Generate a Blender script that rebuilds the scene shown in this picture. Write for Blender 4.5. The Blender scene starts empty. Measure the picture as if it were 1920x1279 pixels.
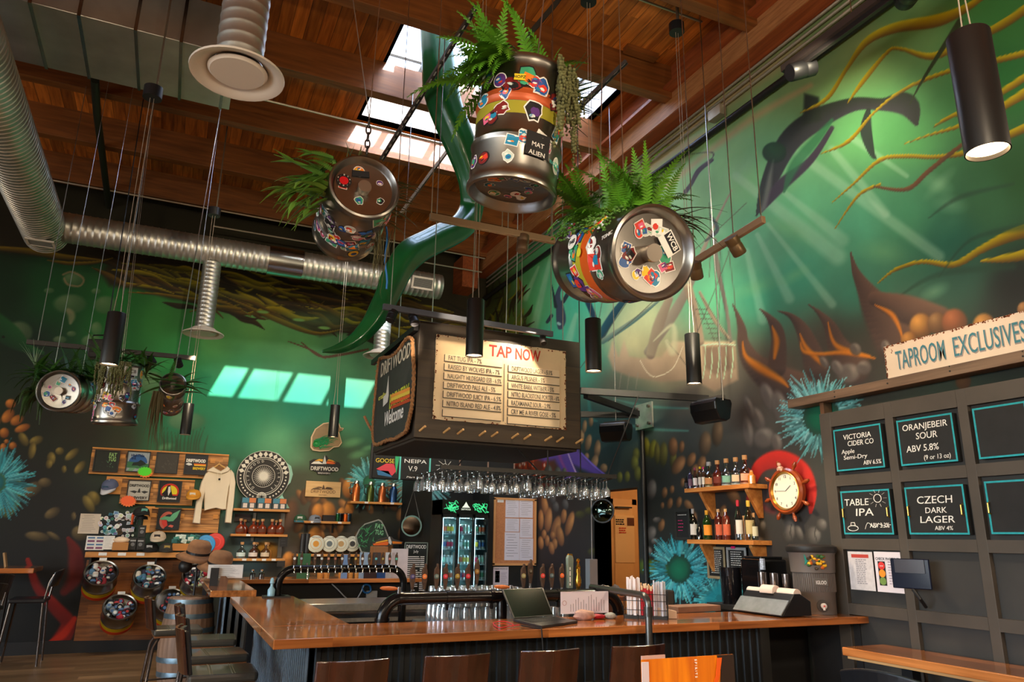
import bpy, math, random
import numpy as np
from mathutils import Vector, Matrix
rnd = random.Random(7)
SC = bpy.context.scene
COL = SC.collection
# ---------------------------------------------------------------- camera
EYE = np.array([0.0, 0.0, 1.6])
YAW, PITCH, ROLL, FPX = 0.42538866, 0.26273288, 0.01602128, 1373.30927
def _basis():
 y, p, r = YAW, PITCH, ROLL
 f = np.array([math.sin(y)*math.cos(p), math.cos(y)*math.cos(p), math.sin(p)])
 rt = np.array([math.cos(y), -math.sin(y), 0.0]); up = np.cross(rt, f)
 c, s = math.cos(r), math.sin(r)
 return np.array([rt*c+up*s, -rt*s+up*c, f])
CB = _basis()
cam = bpy.data.cameras.new('camera'); camo = bpy.data.objects.new('camera', cam); COL.objects.link(camo)
_m = Matrix(((CB[0][0], CB[1][0], -CB[2][0], 0), (CB[0][1], CB[1][1], -CB[2][1], 0), (CB[0][2], CB[1][2], -CB[2][2], 1.6), (0, 0, 0, 1)))
camo.matrix_world = _m
cam.sensor_width = 36.0; cam.lens = FPX/1920*36.0; cam.clip_start = 0.05; cam.clip_end = 200
SC.camera = camo
def at(x, y, **k):
 """where the line of sight through a measured picture point meets the plane X, Y or Z = value"""
 d = np.array([(x-960)/FPX, -(y-639.5)/FPX, 1.0]) @ CB
 (a, v), = k.items(); i = 'XYZ'.index(a)
 return EYE + d*((v-EYE[i])/d[i])
def px(P):
 q = (np.asarray(P, float)-EYE) @ CB.T
 return 960+FPX*q[..., 0]/q[..., 2], 639.5-FPX*q[..., 1]/q[..., 2]
# ---------------------------------------------------------------- world, sun, exposure
wd = bpy.data.worlds.new('sky'); SC.world = wd; wd.use_nodes = True
nt = wd.node_tree; bg = nt.nodes['Background']
sky = nt.nodes.new('ShaderNodeTexSky'); sky.sky_type = 'NISHITA'; sky.sun_disc = False
sky.sun_elevation = math.radians(31); sky.sun_rotation = math.radians(166); sky.air_density = 1.0; sky.dust_density = 2.5
mx = nt.nodes.new('ShaderNodeMix'); mx.data_type = 'RGBA'; mx.inputs[0].default_value = 0.72
nt.links.new(sky.outputs[0], mx.inputs[6]); mx.inputs[7].default_value = (0.42, 0.46, 0.50, 1)
nt.links.new(mx.outputs[2], bg.inputs[0]); bg.inputs[1].default_value = 16.0
SUN_DIR = Vector((-1.45, 5.0, -3.55)).normalized()
sl = bpy.data.lights.new('sun', 'SUN'); sl.energy = 42; sl.angle = 0.009; sl.color = (0.93, 0.98, 1.0)
so = bpy.data.objects.new('sun', sl); COL.objects.link(so); so.rotation_euler = SUN_DIR.to_track_quat('-Z', 'Y').to_euler(); so.location = (0, 0, 30)
SC.view_settings.view_transform = 'Standard'; SC.view_settings.look = 'None'; SC.view_settings.gamma = 1.0
SC.view_settings.use_curve_mapping = False; SC.view_settings.exposure = 0.33
SC.cycles.max_bounces = 7; SC.cycles.diffuse_bounces = 4; SC.cycles.glossy_bounces = 3; SC.cycles.transmission_bounces = 7
SC.cycles.transparent_max_bounces = 16; SC.cycles.caustics_reflective = False; SC.cycles.caustics_refractive = False
SC.cycles.sample_clamp_indirect = 6.0
SC.cycles.use_denoising = True
def lamp(kind, name, loc, energy, color=(1, .78, .52), rot=None, aim=None, **k):
 l = bpy.data.lights.new(name, kind); l.energy = energy; l.color = color
 for a, b in k.items(): setattr(l, a, b)
 o = bpy.data.objects.new(name, l); COL.objects.link(o); o.location = loc
 if aim is not None: o.rotation_euler = (Vector(aim)-Vector(loc)).to_track_quat('-Z', 'Y').to_euler()
 return o
# ---------------------------------------------------------------- room measures
W, D = 4.97, 12.2                     # right wall x, back wall y
XL, YF, DECK = -9.0, -5.0, 6.97       # left wall, front wall, roof deck
SKX0, SKX1, SKY0, SKY1 = 1.69, 4.45, 6.2, 8.75
# daylight comes through the roof opening and the glazed side wall: portals guide the sampling
po = lamp('AREA', 'skylight portal', ((SKX0+SKX1)/2, (SKY0+SKY1)/2, 7.75), 1, (1, 1, 1), aim=((SKX0+SKX1)/2, (SKY0+SKY1)/2, 0), shape='RECTANGLE', size=SKX1-SKX0, size_y=SKY1-SKY0)
po.data.cycles.is_portal = True
po = lamp('AREA', 'window portal', (XL+.05, 1.0, 2.3), 1, (1, 1, 1), aim=(10, 1.0, 2.3), shape='RECTANGLE', size=9.0, size_y=3.2)
po.data.cycles.is_portal = True
# unseen warm lights added behind and left of the view, filling room and ceiling
for lx in (-6, -2.5, 1.0, 4.0):
 for ly in (-3.0, 0.2):
  lamp('POINT', 'added fill light', (lx, ly, 3.1), 105, (1, .8, .56), shadow_soft_size=.15)
for lx, ly in ((-6.5, 5), (-4.5, 8.5)):
 lamp('POINT', 'added fill light', (lx, ly, 3.0), 50, (1, .8, .56), shadow_soft_size=.15)
# ---------------------------------------------------------------- materials
def s2l(c):
 c = np.asarray(c, float)
 if c.max() > 1.0: c = c/255.0
 return np.where(c <= .04045, c/12.92, ((c+.055)/1.055)**2.4)
_MC = {}
def mat(rgb, rough=.5, metal=0., emit=0., noise=0., scale=8., bump=0., spec=.5, trans=0., ior=1.45, coat=0., key=None):
 k = (tuple(rgb), rough, metal, emit, noise, scale, bump, spec, trans, ior, coat)
 if k in _MC: return _MC[k]
 m = bpy.data.materials.new('m%03d' % len(_MC)); _MC[k] = m; m.use_nodes = True
 n = m.node_tree; b = n.nodes['Principled BSDF']; c = [float(q) for q in s2l(rgb)]+[1]
 b.inputs['Base Color'].default_value = c; b.inputs['Roughness'].default_value = rough; b.inputs['Metallic'].default_value = metal
 b.inputs['Specular IOR Level'].default_value = spec; b.inputs['IOR'].default_value = ior
 b.inputs['Transmission Weight'].default_value = trans; b.inputs['Coat Weight'].default_value = coat
 if emit: b.inputs['Emission Color'].default_value = c; b.inputs['Emission Strength'].default_value = emit
 if noise or bump:
  tc = n.nodes.new('ShaderNodeTexCoord'); nz = n.nodes.new('ShaderNodeTexNoise'); nz.inputs['Scale'].default_value = scale; nz.inputs['Detail'].default_value = 5
  n.links.new(tc.outputs['Object'], nz.inputs['Vector'])
  if noise:
   hs = n.nodes.new('ShaderNodeHueSaturation'); hs.inputs['Color'].default_value = c
   mr = n.nodes.new('ShaderNodeMapRange'); mr.inputs[1].default_value = .3; mr.inputs[2].default_value = .7; mr.inputs[3].default_value = 1-noise; mr.inputs[4].default_value = 1+noise
   n.links.new(nz.outputs[0], mr.inputs[0]); n.links.new(mr.outputs[0], hs.inputs['Value']); n.links.new(hs.outputs[0], b.inputs['Base Color'])
  if bump:
   bp = n.nodes.new('ShaderNodeBump'); bp.inputs['Strength'].default_value = bump; bp.inputs['Distance'].default_value = .01
   n.links.new(nz.outputs[0], bp.inputs['Height']); n.links.new(bp.outputs[0], b.inputs['Normal'])
 return m
def wood(c1, c2, axis='X', rough=.4, plank=0., along=3., grain=1., coat=0., gap=.05, off=0.):
 """procedural timber: streaks along `axis`; plank > 0 lays boards of that width side by side"""
 k = ('w', tuple(c1), tuple(c2), axis, rough, plank, along, grain, coat, gap, off)
 if k in _MC: return _MC[k]
 m = bpy.data.materials.new('wood%03d' % len(_MC)); _MC[k] = m; m.use_nodes = True
 n = m.node_tree; L = n.links.new; b = n.nodes['Principled BSDF']; b.inputs['Roughness'].default_value = rough; b.inputs['Coat Weight'].default_value = coat
 b.inputs['Coat Roughness'].default_value = .06
 tc = n.nodes.new('ShaderNodeTexCoord'); sep = n.nodes.new('ShaderNodeSeparateXYZ'); L(tc.outputs['Object'], sep.inputs[0])
 def mth(op, a, b_=None):
  q = n.nodes.new('ShaderNodeMath'); q.operation = op
  for i, t in enumerate((a, b_)):
   if t is None: continue
   if isinstance(t, (int, float)): q.inputs[i].default_value = t
   else: L(t, q.inputs[i])
  return q.outputs[0]
 ai = 'XYZ'.index(axis); cross = [i for i in range(3) if i != ai]
 mp = n.nodes.new('ShaderNodeMapping'); s = [14*grain]*3; s[ai] = 1.1*grain; mp.inputs['Scale'].default_value = s
 L(tc.outputs['Object'], mp.inputs[0])
 nz = n.nodes.new('ShaderNodeTexNoise'); nz.noise_dimensions = '4D'; nz.inputs['Scale'].default_value = 1.6; nz.inputs['Detail'].default_value = 6; nz.inputs['Distortion'].default_value = .6
 L(mp.outputs[0], nz.inputs['Vector'])
 cr = n.nodes.new('ShaderNodeValToRGB'); cr.color_ramp.elements[0].position = .32; cr.color_ramp.elements[1].position = .68
 cr.color_ramp.elements[0].color = list(s2l(c1))+[1]; cr.color_ramp.elements[1].color = list(s2l(c2))+[1]
 L(nz.outputs[0], cr.inputs[0]); out = cr.outputs[0]
 if plank:
  ca = cross[0] if off >= 0 else cross[1]
  u = mth('DIVIDE', sep.outputs[ca], plank); fl = mth('FLOOR', u)
  wn = n.nodes.new('ShaderNodeTexWhiteNoise'); wn.noise_dimensions = '1D'; L(fl, wn.inputs['W'])
  v = mth('FLOOR', mth('ADD', mth('DIVIDE', sep.outputs[ai], along), mth('MULTIPLY', wn.outputs[0], 7.3)))
  wn2 = n.nodes.new('ShaderNodeTexWhiteNoise'); wn2.noise_dimensions = '2D'
  cb = n.nodes.new('ShaderNodeCombineXYZ'); L(fl, cb.inputs[0]); L(v, cb.inputs[1]); L(cb.outputs[0], wn2.inputs['Vector'])
  L(mth('MULTIPLY', wn2.outputs[0], 20.), nz.inputs['W'])
  hs = n.nodes.new('ShaderNodeHueSaturation'); L(out, hs.inputs['Color'])
  mr = n.nodes.new('ShaderNodeMapRange'); mr.inputs[3].default_value = .55; mr.inputs[4].default_value = 1.35; L(wn2.outputs[0], mr.inputs[0])
  fr = mth('FRACT', u); edge = mth('LESS_THAN', fr, gap)
  L(mth('MULTIPLY', mr.outputs[0], mth('SUBTRACT', 1., mth('MULTIPLY', edge, .75))), hs.inputs['Value'])
  out = hs.outputs[0]
 L(out, b.inputs['Base Color'])
 bp = n.nodes.new('ShaderNodeBump'); bp.inputs['Strength'].default_value = .12; bp.inputs['Distance'].default_value = .01
 L(nz.outputs[0], bp.inputs['Height']); L(bp.outputs[0], b.inputs['Normal'])
 return m
def vcol(rough=.7, metal=0., spec=.35, bump=0.):
 k = ('vc', rough, metal, spec, bump)
 if k in _MC: return _MC[k]
 m = bpy.data.materials.new('painted%03d' % len(_MC)); _MC[k] = m; m.use_nodes = True
 n = m.node_tree; b = n.nodes['Principled BSDF']; a = n.nodes.new('ShaderNodeVertexColor'); a.layer_name = 'paint'
 b.inputs['Roughness'].default_value = rough; b.inputs['Metallic'].default_value = metal; b.inputs['Specular IOR Level'].default_value = spec
 tc = n.nodes.new('ShaderNodeTexCoord'); nz = n.nodes.new('ShaderNodeTexNoise'); nz.inputs['Scale'].default_value = 1.7; nz.inputs['Detail'].default_value = 8
 n.links.new(tc.outputs['Object'], nz.inputs['Vector'])
 hs = n.nodes.new('ShaderNodeHueSaturation'); mr = n.nodes.new('ShaderNodeMapRange'); mr.inputs[1].default_value = .3; mr.inputs[2].default_value = .7; mr.inputs[3].default_value = .84; mr.inputs[4].default_value = 1.16
 n.links.new(nz.outputs[0], mr.inputs[0]); n.links.new(mr.outputs[0], hs.inputs['Value']); n.links.new(a.outputs[0], hs.inputs['Color']); n.links.new(hs.outputs[0], b.inputs['Base Color'])
 return m
BLACK = mat((22, 22, 24), .45); BLACKG = mat((14, 14, 16), .25); STEEL = mat((190, 190, 188), .28, 1., noise=.12, scale=30)
CHROME = mat((225, 225, 225), .1, 1.); DARK = mat((34, 33, 34), .6, noise=.15, scale=5); GOLD = mat((200, 150, 70), .3, 1.)
WHITE = mat((235, 232, 225), .55); PAPER = mat((226, 224, 220), .8, noise=.05, scale=20)
INK = mat((30, 30, 34), .8); CHALK = mat((232, 230, 224), .9); TEAL = mat((40, 160, 170), .8)
SLATE = mat((26, 26, 27), .75, noise=.2, scale=9)
def glassm(c=(240, 245, 245), rough=0.02, sparkle_mix=0.):
 k = ('glass', tuple(c), rough, sparkle_mix)
 if k in _MC: return _MC[k]
 m = bpy.data.materials.new('glass%03d' % len(_MC)); _MC[k] = m; m.use_nodes = True
 n = m.node_tree; n.nodes.remove(n.nodes['Principled BSDF']); o = n.nodes['Material Output']
 t = n.nodes.new('ShaderNodeBsdfTransparent'); t.inputs[0].default_value = list(s2l(c))+[1]
 g = n.nodes.new('ShaderNodeBsdfGlossy'); g.inputs['Roughness'].default_value = rough
 lw = n.nodes.new('ShaderNodeLayerWeight'); lw.inputs[0].default_value = .42; m2 = n.nodes.new('ShaderNodeMixShader')
 mr = n.nodes.new('ShaderNodeMapRange'); mr.inputs[3].default_value = .1; mr.inputs[4].default_value = .95
 n.links.new(lw.outputs[1], mr.inputs[0]); n.links.new(mr.outputs[0], m2.inputs[0])
 df = n.nodes.new('ShaderNodeBsdfDiffuse'); df.inputs[0].default_value = (.95, .97, 1, 1); m3 = n.nodes.new('ShaderNodeMixShader'); m3.inputs[0].default_value = sparkle_mix  # white diffuse share imitates the bright sparkle on clear glass
 n.links.new(t.outputs[0], m3.inputs[1]); n.links.new(df.outputs[0], m3.inputs[2]); n.links.new(m3.outputs[0], m2.inputs[1]); n.links.new(g.outputs[0], m2.inputs[2]); n.links.new(m2.outputs[0], o.inputs[0])
 return m
GLASS = glassm((246, 250, 252), .03, .13)
# ---------------------------------------------------------------- mesh builder
ORG = {}
def frame(w, ref=(0, 0, 1)):
 w = Vector(w).normalized(); r = Vector(ref)
 if abs(w.dot(r)) > .97: r = Vector((1, 0, 0)) if abs(w.x) < .9 else Vector((0, 1, 0))
 u = r.cross(w).normalized(); v = w.cross(u)
 return u, v, w
class MB:
 def __init__(s): s.v = []; s.f = []; s.m = []; s.cur = 0
 def add(s, vs, fs, mi=None):
  b = len(s.v); s.v += [tuple(p) for p in vs]; s.f += [tuple(i+b for i in f) for f in fs]; s.m += [s.cur if mi is None else mi]*len(fs); return s
 def bx(s, x0, x1, y0, y1, z0, z1, mi=None):
  return s.add([(x, y, z) for x in (x0, x1) for y in (y0, y1) for z in (z0, z1)], [(0, 1, 3, 2), (4, 6, 7, 5), (0, 4, 5, 1), (2, 3, 7, 6), (0, 2, 6, 4), (1, 5, 7, 3)], mi)
 def box(s, c, d, u=(1, 0, 0), v=(0, 1, 0), mi=None):
  u = Vector(u).normalized(); v = Vector(v); v = (v-u*v.dot(u)).normalized(); w = u.cross(v); c = Vector(c)
  return s.add([c+u*(a*d[0]/2)+v*(b*d[1]/2)+w*(e*d[2]/2) for a in (-1, 1) for b in (-1, 1) for e in (-1, 1)], [(0, 1, 3, 2), (4, 6, 7, 5), (0, 4, 5, 1), (2, 3, 7, 6), (0, 2, 6, 4), (1, 5, 7, 3)], mi)
 def bar(s, a, b, w, h=None, mi=None, ref=(0, 0, 1)):
  a = Vector(a); b = Vector(b); u, v, d = frame(b-a, ref)
  return s.box((a+b)/2, ((b-a).length, w, h or w), d, u, mi)
 def lathe(s, prof, o=(0, 0, 0), ax=(0, 0, 1), n=24, mi=None, cap=True):
  u, v, w = frame(ax); o = Vector(o); vs = []; fs = []; N = len(prof)
  for r, h in prof:
   for i in range(n):
    t = 2*math.pi*i/n; vs.append(o+w*h+u*(max(r, 1e-5)*math.cos(t))+v*(max(r, 1e-5)*math.sin(t)))
  for j in range(N-1):
   for i in range(n): k = (i+1) % n; fs.append((j*n+i, j*n+k, (j+1)*n+k, (j+1)*n+i))
  cl = prof[0] == prof[-1]
  if prof[0][0] > 1e-4 and not cl and prof[0][1] != prof[1][1] and cap: fs.append(tuple(range(n-1, -1, -1)))
  if prof[-1][0] > 1e-4 and not cl and prof[-1][1] != prof[-2][1] and cap: fs.append(tuple((N-1)*n+i for i in range(n)))
  return s.add(vs, fs, mi)
 def cyl(s, a, b, r, r2=None, n=16, mi=None):
  a = Vector(a); b = Vector(b); return s.lathe([(r, 0), (r if r2 is None else r2, (b-a).length)], a, b-a, n, mi)
 def tube(s, pts, r, n=8, mi=None, closed=False):
  P = [Vector(p) for p in pts]; N = len(P); vs = []; fs = []; pu = None
  for i, p in enumerate(P):
   if closed: t = P[(i+1) % N]-P[i-1]
   else: t = P[min(i+1, N-1)]-P[max(i-1, 0)]
   if t.length < 1e-9: t = Vector((0, 0, 1))
   t.normalize()
   if pu is None: u = frame(t)[0]
   else:
    u = pu-t*pu.dot(t); u = u.normalized() if u.length > 1e-6 else frame(t)[0]
   pu = u; v = t.cross(u); rr = r[i] if isinstance(r, (list, tuple)) else r
   for k in range(n): a = 2*math.pi*k/n; vs.append(p+u*(rr*math.cos(a))+v*(rr*math.sin(a)))
  for j in range(N if closed else N-1):
   for i in range(n): k = (i+1) % n; q = ((j+1) % N)*n; fs.append((j*n+i, j*n+k, q+k, q+i))
  if not closed: fs.append(tuple(range(n-1, -1, -1))); fs.append(tuple((N-1)*n+i for i in range(n)))
  return s.add(vs, fs, mi)
 def prism(s, poly, o, u, v, t, mi=None):
  """outline poly (2-D) laid in the plane (o; u, v), extruded by t along u x v"""
  o = Vector(o); u = Vector(u); v = Vector(v); w = u.cross(v).normalized()*t; n = len(poly)
  a = [o+u*p[0]+v*p[1] for p in poly]; vs = a+[p+w for p in a]
  return s.add(vs, [tuple(range(n-1, -1, -1)), tuple(range(n, 2*n))]+[(i, (i+1) % n, n+(i+1) % n, n+i) for i in range(n)], mi)
 def ball(s, c, r, n=12, m=8, mi=None, R=None):
  c = Vector(c); r = r if isinstance(r, (tuple, list)) else (r, r, r); vs = []; fs = []
  for j in range(m+1):
   ph = math.pi*j/m
   for i in range(n):
    t = 2*math.pi*i/n; p = Vector((r[0]*math.sin(ph)*math.cos(t), r[1]*math.sin(ph)*math.sin(t), r[2]*math.cos(ph)))
    vs.append(c+(R @ p if R else p))
  for j in range(m):
   for i in range(n): k = (i+1) % n; fs.append((j*n+i, (j+1)*n+i, (j+1)*n+k, j*n+k))
  return s.add(vs, fs, mi)
 def build(s, name, mats, parent=None, smooth=False, bev=0., kind=None, label=None):
  me = bpy.data.meshes.new(name); og = ORG.get(parent, Vector((0, 0, 0))) if parent else Vector((0, 0, 0))
  me.from_pydata([(p[0]-og.x, p[1]-og.y, p[2]-og.z) for p in s.v], [], s.f)
  mats = mats if isinstance(mats, (list, tuple)) else [mats]
  for q in mats: me.materials.append(q)
  if len(mats) > 1: me.polygons.foreach_set('material_index', s.m)
  if smooth: me.shade_smooth() if smooth == 2 else (me.polygons.foreach_set('use_smooth', [True]*len(me.polygons)), me.set_sharp_from_angle(angle=math.radians(38)))
  me.update(); o = bpy.data.objects.new(name, me); COL.objects.link(o)
  if parent: o.parent = parent; ORG[o] = og
  if bev:
   q = o.modifiers.new('bevel', 'BEVEL'); q.width = bev; q.segments = 2; q.limit_method = 'ANGLE'; q.angle_limit = math.radians(40)
  if kind: o['kind'] = kind
  if label: o['label'] = label
  return o
def thing(name, label, cat, loc=(0, 0, 0), group=None):
 o = bpy.data.objects.new(name, None); COL.objects.link(o); o.empty_display_size = .1
 o.location = [float(q) for q in loc]; ORG[o] = Vector(o.location); o['label'] = label; o['category'] = cat
 if group: o['group'] = group
 return o
def solo(mb, name, label, cat, mats, group=None, smooth=False, bev=0., kind=None):
 """a thing that is one mesh; its origin is moved to the foot of its shape"""
 o = mb.build(name, mats, None, smooth, bev); V = np.array(mb.v); c = V.mean(0); c[2] = V[:, 2].min(); c = Vector([float(q) for q in c])
 o.data.transform(Matrix.Translation(-c)); o.location = c; ORG[o] = c; o['label'] = label; o['category'] = cat
 if group: o['group'] = group
 if kind: o['kind'] = kind
 return o
def struct(mb, name, mats, parent=None, smooth=False, bev=0.):
 o = mb.build(name, mats, parent, smooth, bev)
 if parent is None: o['kind'] = 'structure'
 return o
def kids(o): return [c for c in bpy.data.objects if c.parent == o]
_KC = {}
def dup(root, loc, label=None, rz=None, group=None, rot=None, sc=None):
 if root not in _KC: _KC[root] = [(c, kids(c)) for c in kids(root)]
 r = root.copy(); COL.objects.link(r); r.location = [float(q) for q in loc]
 if rz is not None: r.rotation_euler = (0, 0, rz)
 if rot is not None: r.rotation_euler = rot
 if sc is not None: r.scale = (sc, sc, sc)
 if label: r['label'] = label
 if group: r['group'] = group
 for c, gs in _KC[root]:
  d = c.copy(); COL.objects.link(d); d.parent = r
  for g in gs: e = g.copy(); COL.objects.link(e); e.parent = d
 return r
def text(s, o, u, v, size, m, parent, width=None, align='CENTER', name='lettering', bold=0., shear=0., ext=.0006, spacing=1.):
 """raised lettering in the plane (u right, v up), o = anchor on the baseline"""
 cu = bpy.data.curves.new(name, 'FONT'); cu.body = s; cu.size = size; cu.align_x = align; cu.offset = bold; cu.shear = shear
 cu.extrude = ext; cu.resolution_u = 3; cu.space_character = spacing; cu.materials.append(m)
 tmp = bpy.data.objects.new(name, cu); me = bpy.data.meshes.new_from_object(tmp); bpy.data.objects.remove(tmp); bpy.data.curves.remove(cu); me.name = name
 if not me.materials: me.materials.append(m)
 u = Vector(u).normalized(); v = Vector(v).normalized(); w = u.cross(v).normalized(); sx = 1.
 if width and len(me.vertices):
  xs = [q.co.x for q in me.vertices]; bw = max(xs)-min(xs)
  if bw > 1e-6: sx = width/bw
 og = ORG.get(parent, Vector((0, 0, 0))); p = Vector([float(q) for q in o])-og
 me.transform(Matrix(((u.x*sx, v.x, w.x, p.x), (u.y*sx, v.y, w.y, p.y), (u.z*sx, v.z, w.z, p.z), (0, 0, 0, 1))))
 t = bpy.data.objects.new(name, me); COL.objects.link(t)
 if parent: t.parent = parent; ORG[t] = og
 return t
def bars(o, u, v, w, h, n, m, parent, seed=1):
 """rows of short dashes for print too small to read"""
 g = random.Random(seed); mb = MB(); o = Vector([float(q) for q in o]); u = Vector(u); v = Vector(v)
 for i in range(n):
  x = 0.; y = h*(n-1-i)/max(n, 1)
  while x < w*.86: L = w*g.uniform(.1, .3); q = o+u*(x-w/2)+v*y; e = min(L, w-x); mb.add([q, q+u*e, q+u*e+v*(h*.55/n), q+v*(h*.55/n)], [(0, 1, 2, 3)]); x += L+w*.06
 return mb.build('printed_lines', m, parent)
def spline(P, n=8):
 P = [np.array(p, float) for p in P]; out = []
 for i in range(len(P)-1):
  a, b, c, d = P[max(i-1, 0)], P[i], P[i+1], P[min(i+2, len(P)-1)]
  for k in range(n):
   t = k/n; out.append(.5*((2*b)+(c-a)*t+(2*a-5*b+4*c-d)*t*t+(3*b-a-3*c+d)*t**3))
 out.append(P[-1]); return [tuple(q) for q in out]
def rect(x0, y0, x1, y1, Y):
 """picture corners (top-left, bottom-right) on the plane Y -> x0, x1, z0, z1 in metres"""
 a = at(x0, y0, Y=Y); b = at(x1, y1, Y=Y); return float(a[0]), float(b[0]), float(b[2]), float(a[2])
EX, EY, EZ = Vector((1, 0, 0)), Vector((0, 1, 0)), Vector((0, 0, 1))
# ================================================================ the room
FLOORM = wood((128, 98, 66), (150, 118, 82), 'X', .35, plank=.18, along=1.6, gap=.02)
DECKM = wood((144, 74, 22), (214, 128, 50), 'Y', .5, plank=.145, along=1.9, gap=.045)
BEAMM = wood((104, 58, 24), (138, 82, 36), 'X', .5); BEAMY = wood((122, 58, 26), (160, 82, 40), 'Y', .5)
OSB = wood((140, 88, 48), (180, 124, 74), 'Y', .6, grain=2.2)
DIMW = mat((40, 40, 42), .8, noise=.1)
b = MB().bx(XL, W+2.2, YF, D+.1, -.1, 0); struct(b, 'floor', FLOORM)
b = MB()
for r in ((XL, SKX0, YF, D), (SKX1, W, YF, D), (SKX0, SKX1, YF, SKY0), (SKX0, SKX1, SKY1, D)): b.bx(r[0], r[1], r[2], r[3], DECK, DECK+.06)
ceil_ = struct(b, 'ceiling', DECKM)
for k in range(-6, 6):
 y = 4.65+1.39*k; y += .02*(k == 3)
 MB().bx(XL, 4.73, y, y+.14, 6.55, DECK+.001).build('beam', BEAMM, ceil_, bev=.004)
MB().bx(4.73, W, YF, D, 6.353, DECK).build('edge_beam', [BEAMY], ceil_)
MB().bx(4.722, 4.73, YF, D, 6.36, 6.62).build('beam_facing', OSB, ceil_)
MB().bx(4.60, 4.722, YF, D, 6.62, 6.66).build('ledger', BEAMY, ceil_)
MB().bx(4.3, 4.6, 11.7, 12.19, 5.95, 6.55).build('corbel', BEAMY, ceil_)
# batten in the bay before the skylight
a = at(1170, 94, Z=6.93); MB().bx(a[0], 4.45, 5.9, 6.0, 6.9, 6.968).build('batten', BEAMM, ceil_)
# skylight well and its glazing
wb = MB(); t = .04
wb.bx(SKX0-t, SKX0, SKY0, SKY1, DECK, 7.66); wb.bx(SKX1, SKX1+t, SKY0, SKY1, DECK, 7.66)
wb.bx(SKX0-t, SKX1+t, SKY0-t, SKY0, DECK, 7.66); wb.bx(SKX0-t, SKX1+t, SKY1, SKY1+t, DECK, 7.66)
wb.build('skylight_well', wood((214, 208, 196), (226, 220, 210), 'Y', .6, plank=.2, along=4), ceil_)
win = MB()
for i in range(5):
 x = SKX0+(SKX1-SKX0)*i/4; win.bx(x-.035, x+.035, SKY0-.04, SKY1+.04, 7.66, 7.72)
for y in (SKY0, 7.3, 8.2, SKY1): win.bx(SKX0, SKX1, y-.03, y+.03, 7.66, 7.72)
w1 = struct(win, 'window_1', mat((90, 92, 96), .4))
MB().bx(SKX0, SKX1, SKY0, SKY1, 7.68, 7.69).build('pane', glassm((250, 252, 255)), w1)
# left wall with its glazed bays, front wall
b = MB()
b.bx(XL-.15, XL, YF, D, 0, .7); b.bx(XL-.15, XL, YF, D, 3.9, DECK); b.bx(XL-.15, XL, YF, -3.5, .7, 3.9); b.bx(XL-.15, XL, 5.5, D, .7, 3.9)
struct(b, 'wall_left', mat((70, 72, 70), .8, noise=.1))
win = MB()
for i in range(7): y = -3.5+9.0*i/6; win.bx(XL-.12, XL-.04, y-.03, y+.03, .7, 3.9)
for z in (.73, 1.8, 2.9, 3.87): win.bx(XL-.12, XL-.04, -3.5, 5.5, z-.03, z+.03)
w2 = struct(win, 'window_2', BLACK); MB().bx(XL-.09, XL-.08, -3.5, 5.5, .7, 3.9).build('pane', glassm((250, 252, 255)), w2)
struct(MB().bx(XL-.15, W+2.2, YF-.15, YF, 0, DECK), 'wall_front', mat((92, 84, 74), .8, noise=.1))
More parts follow.
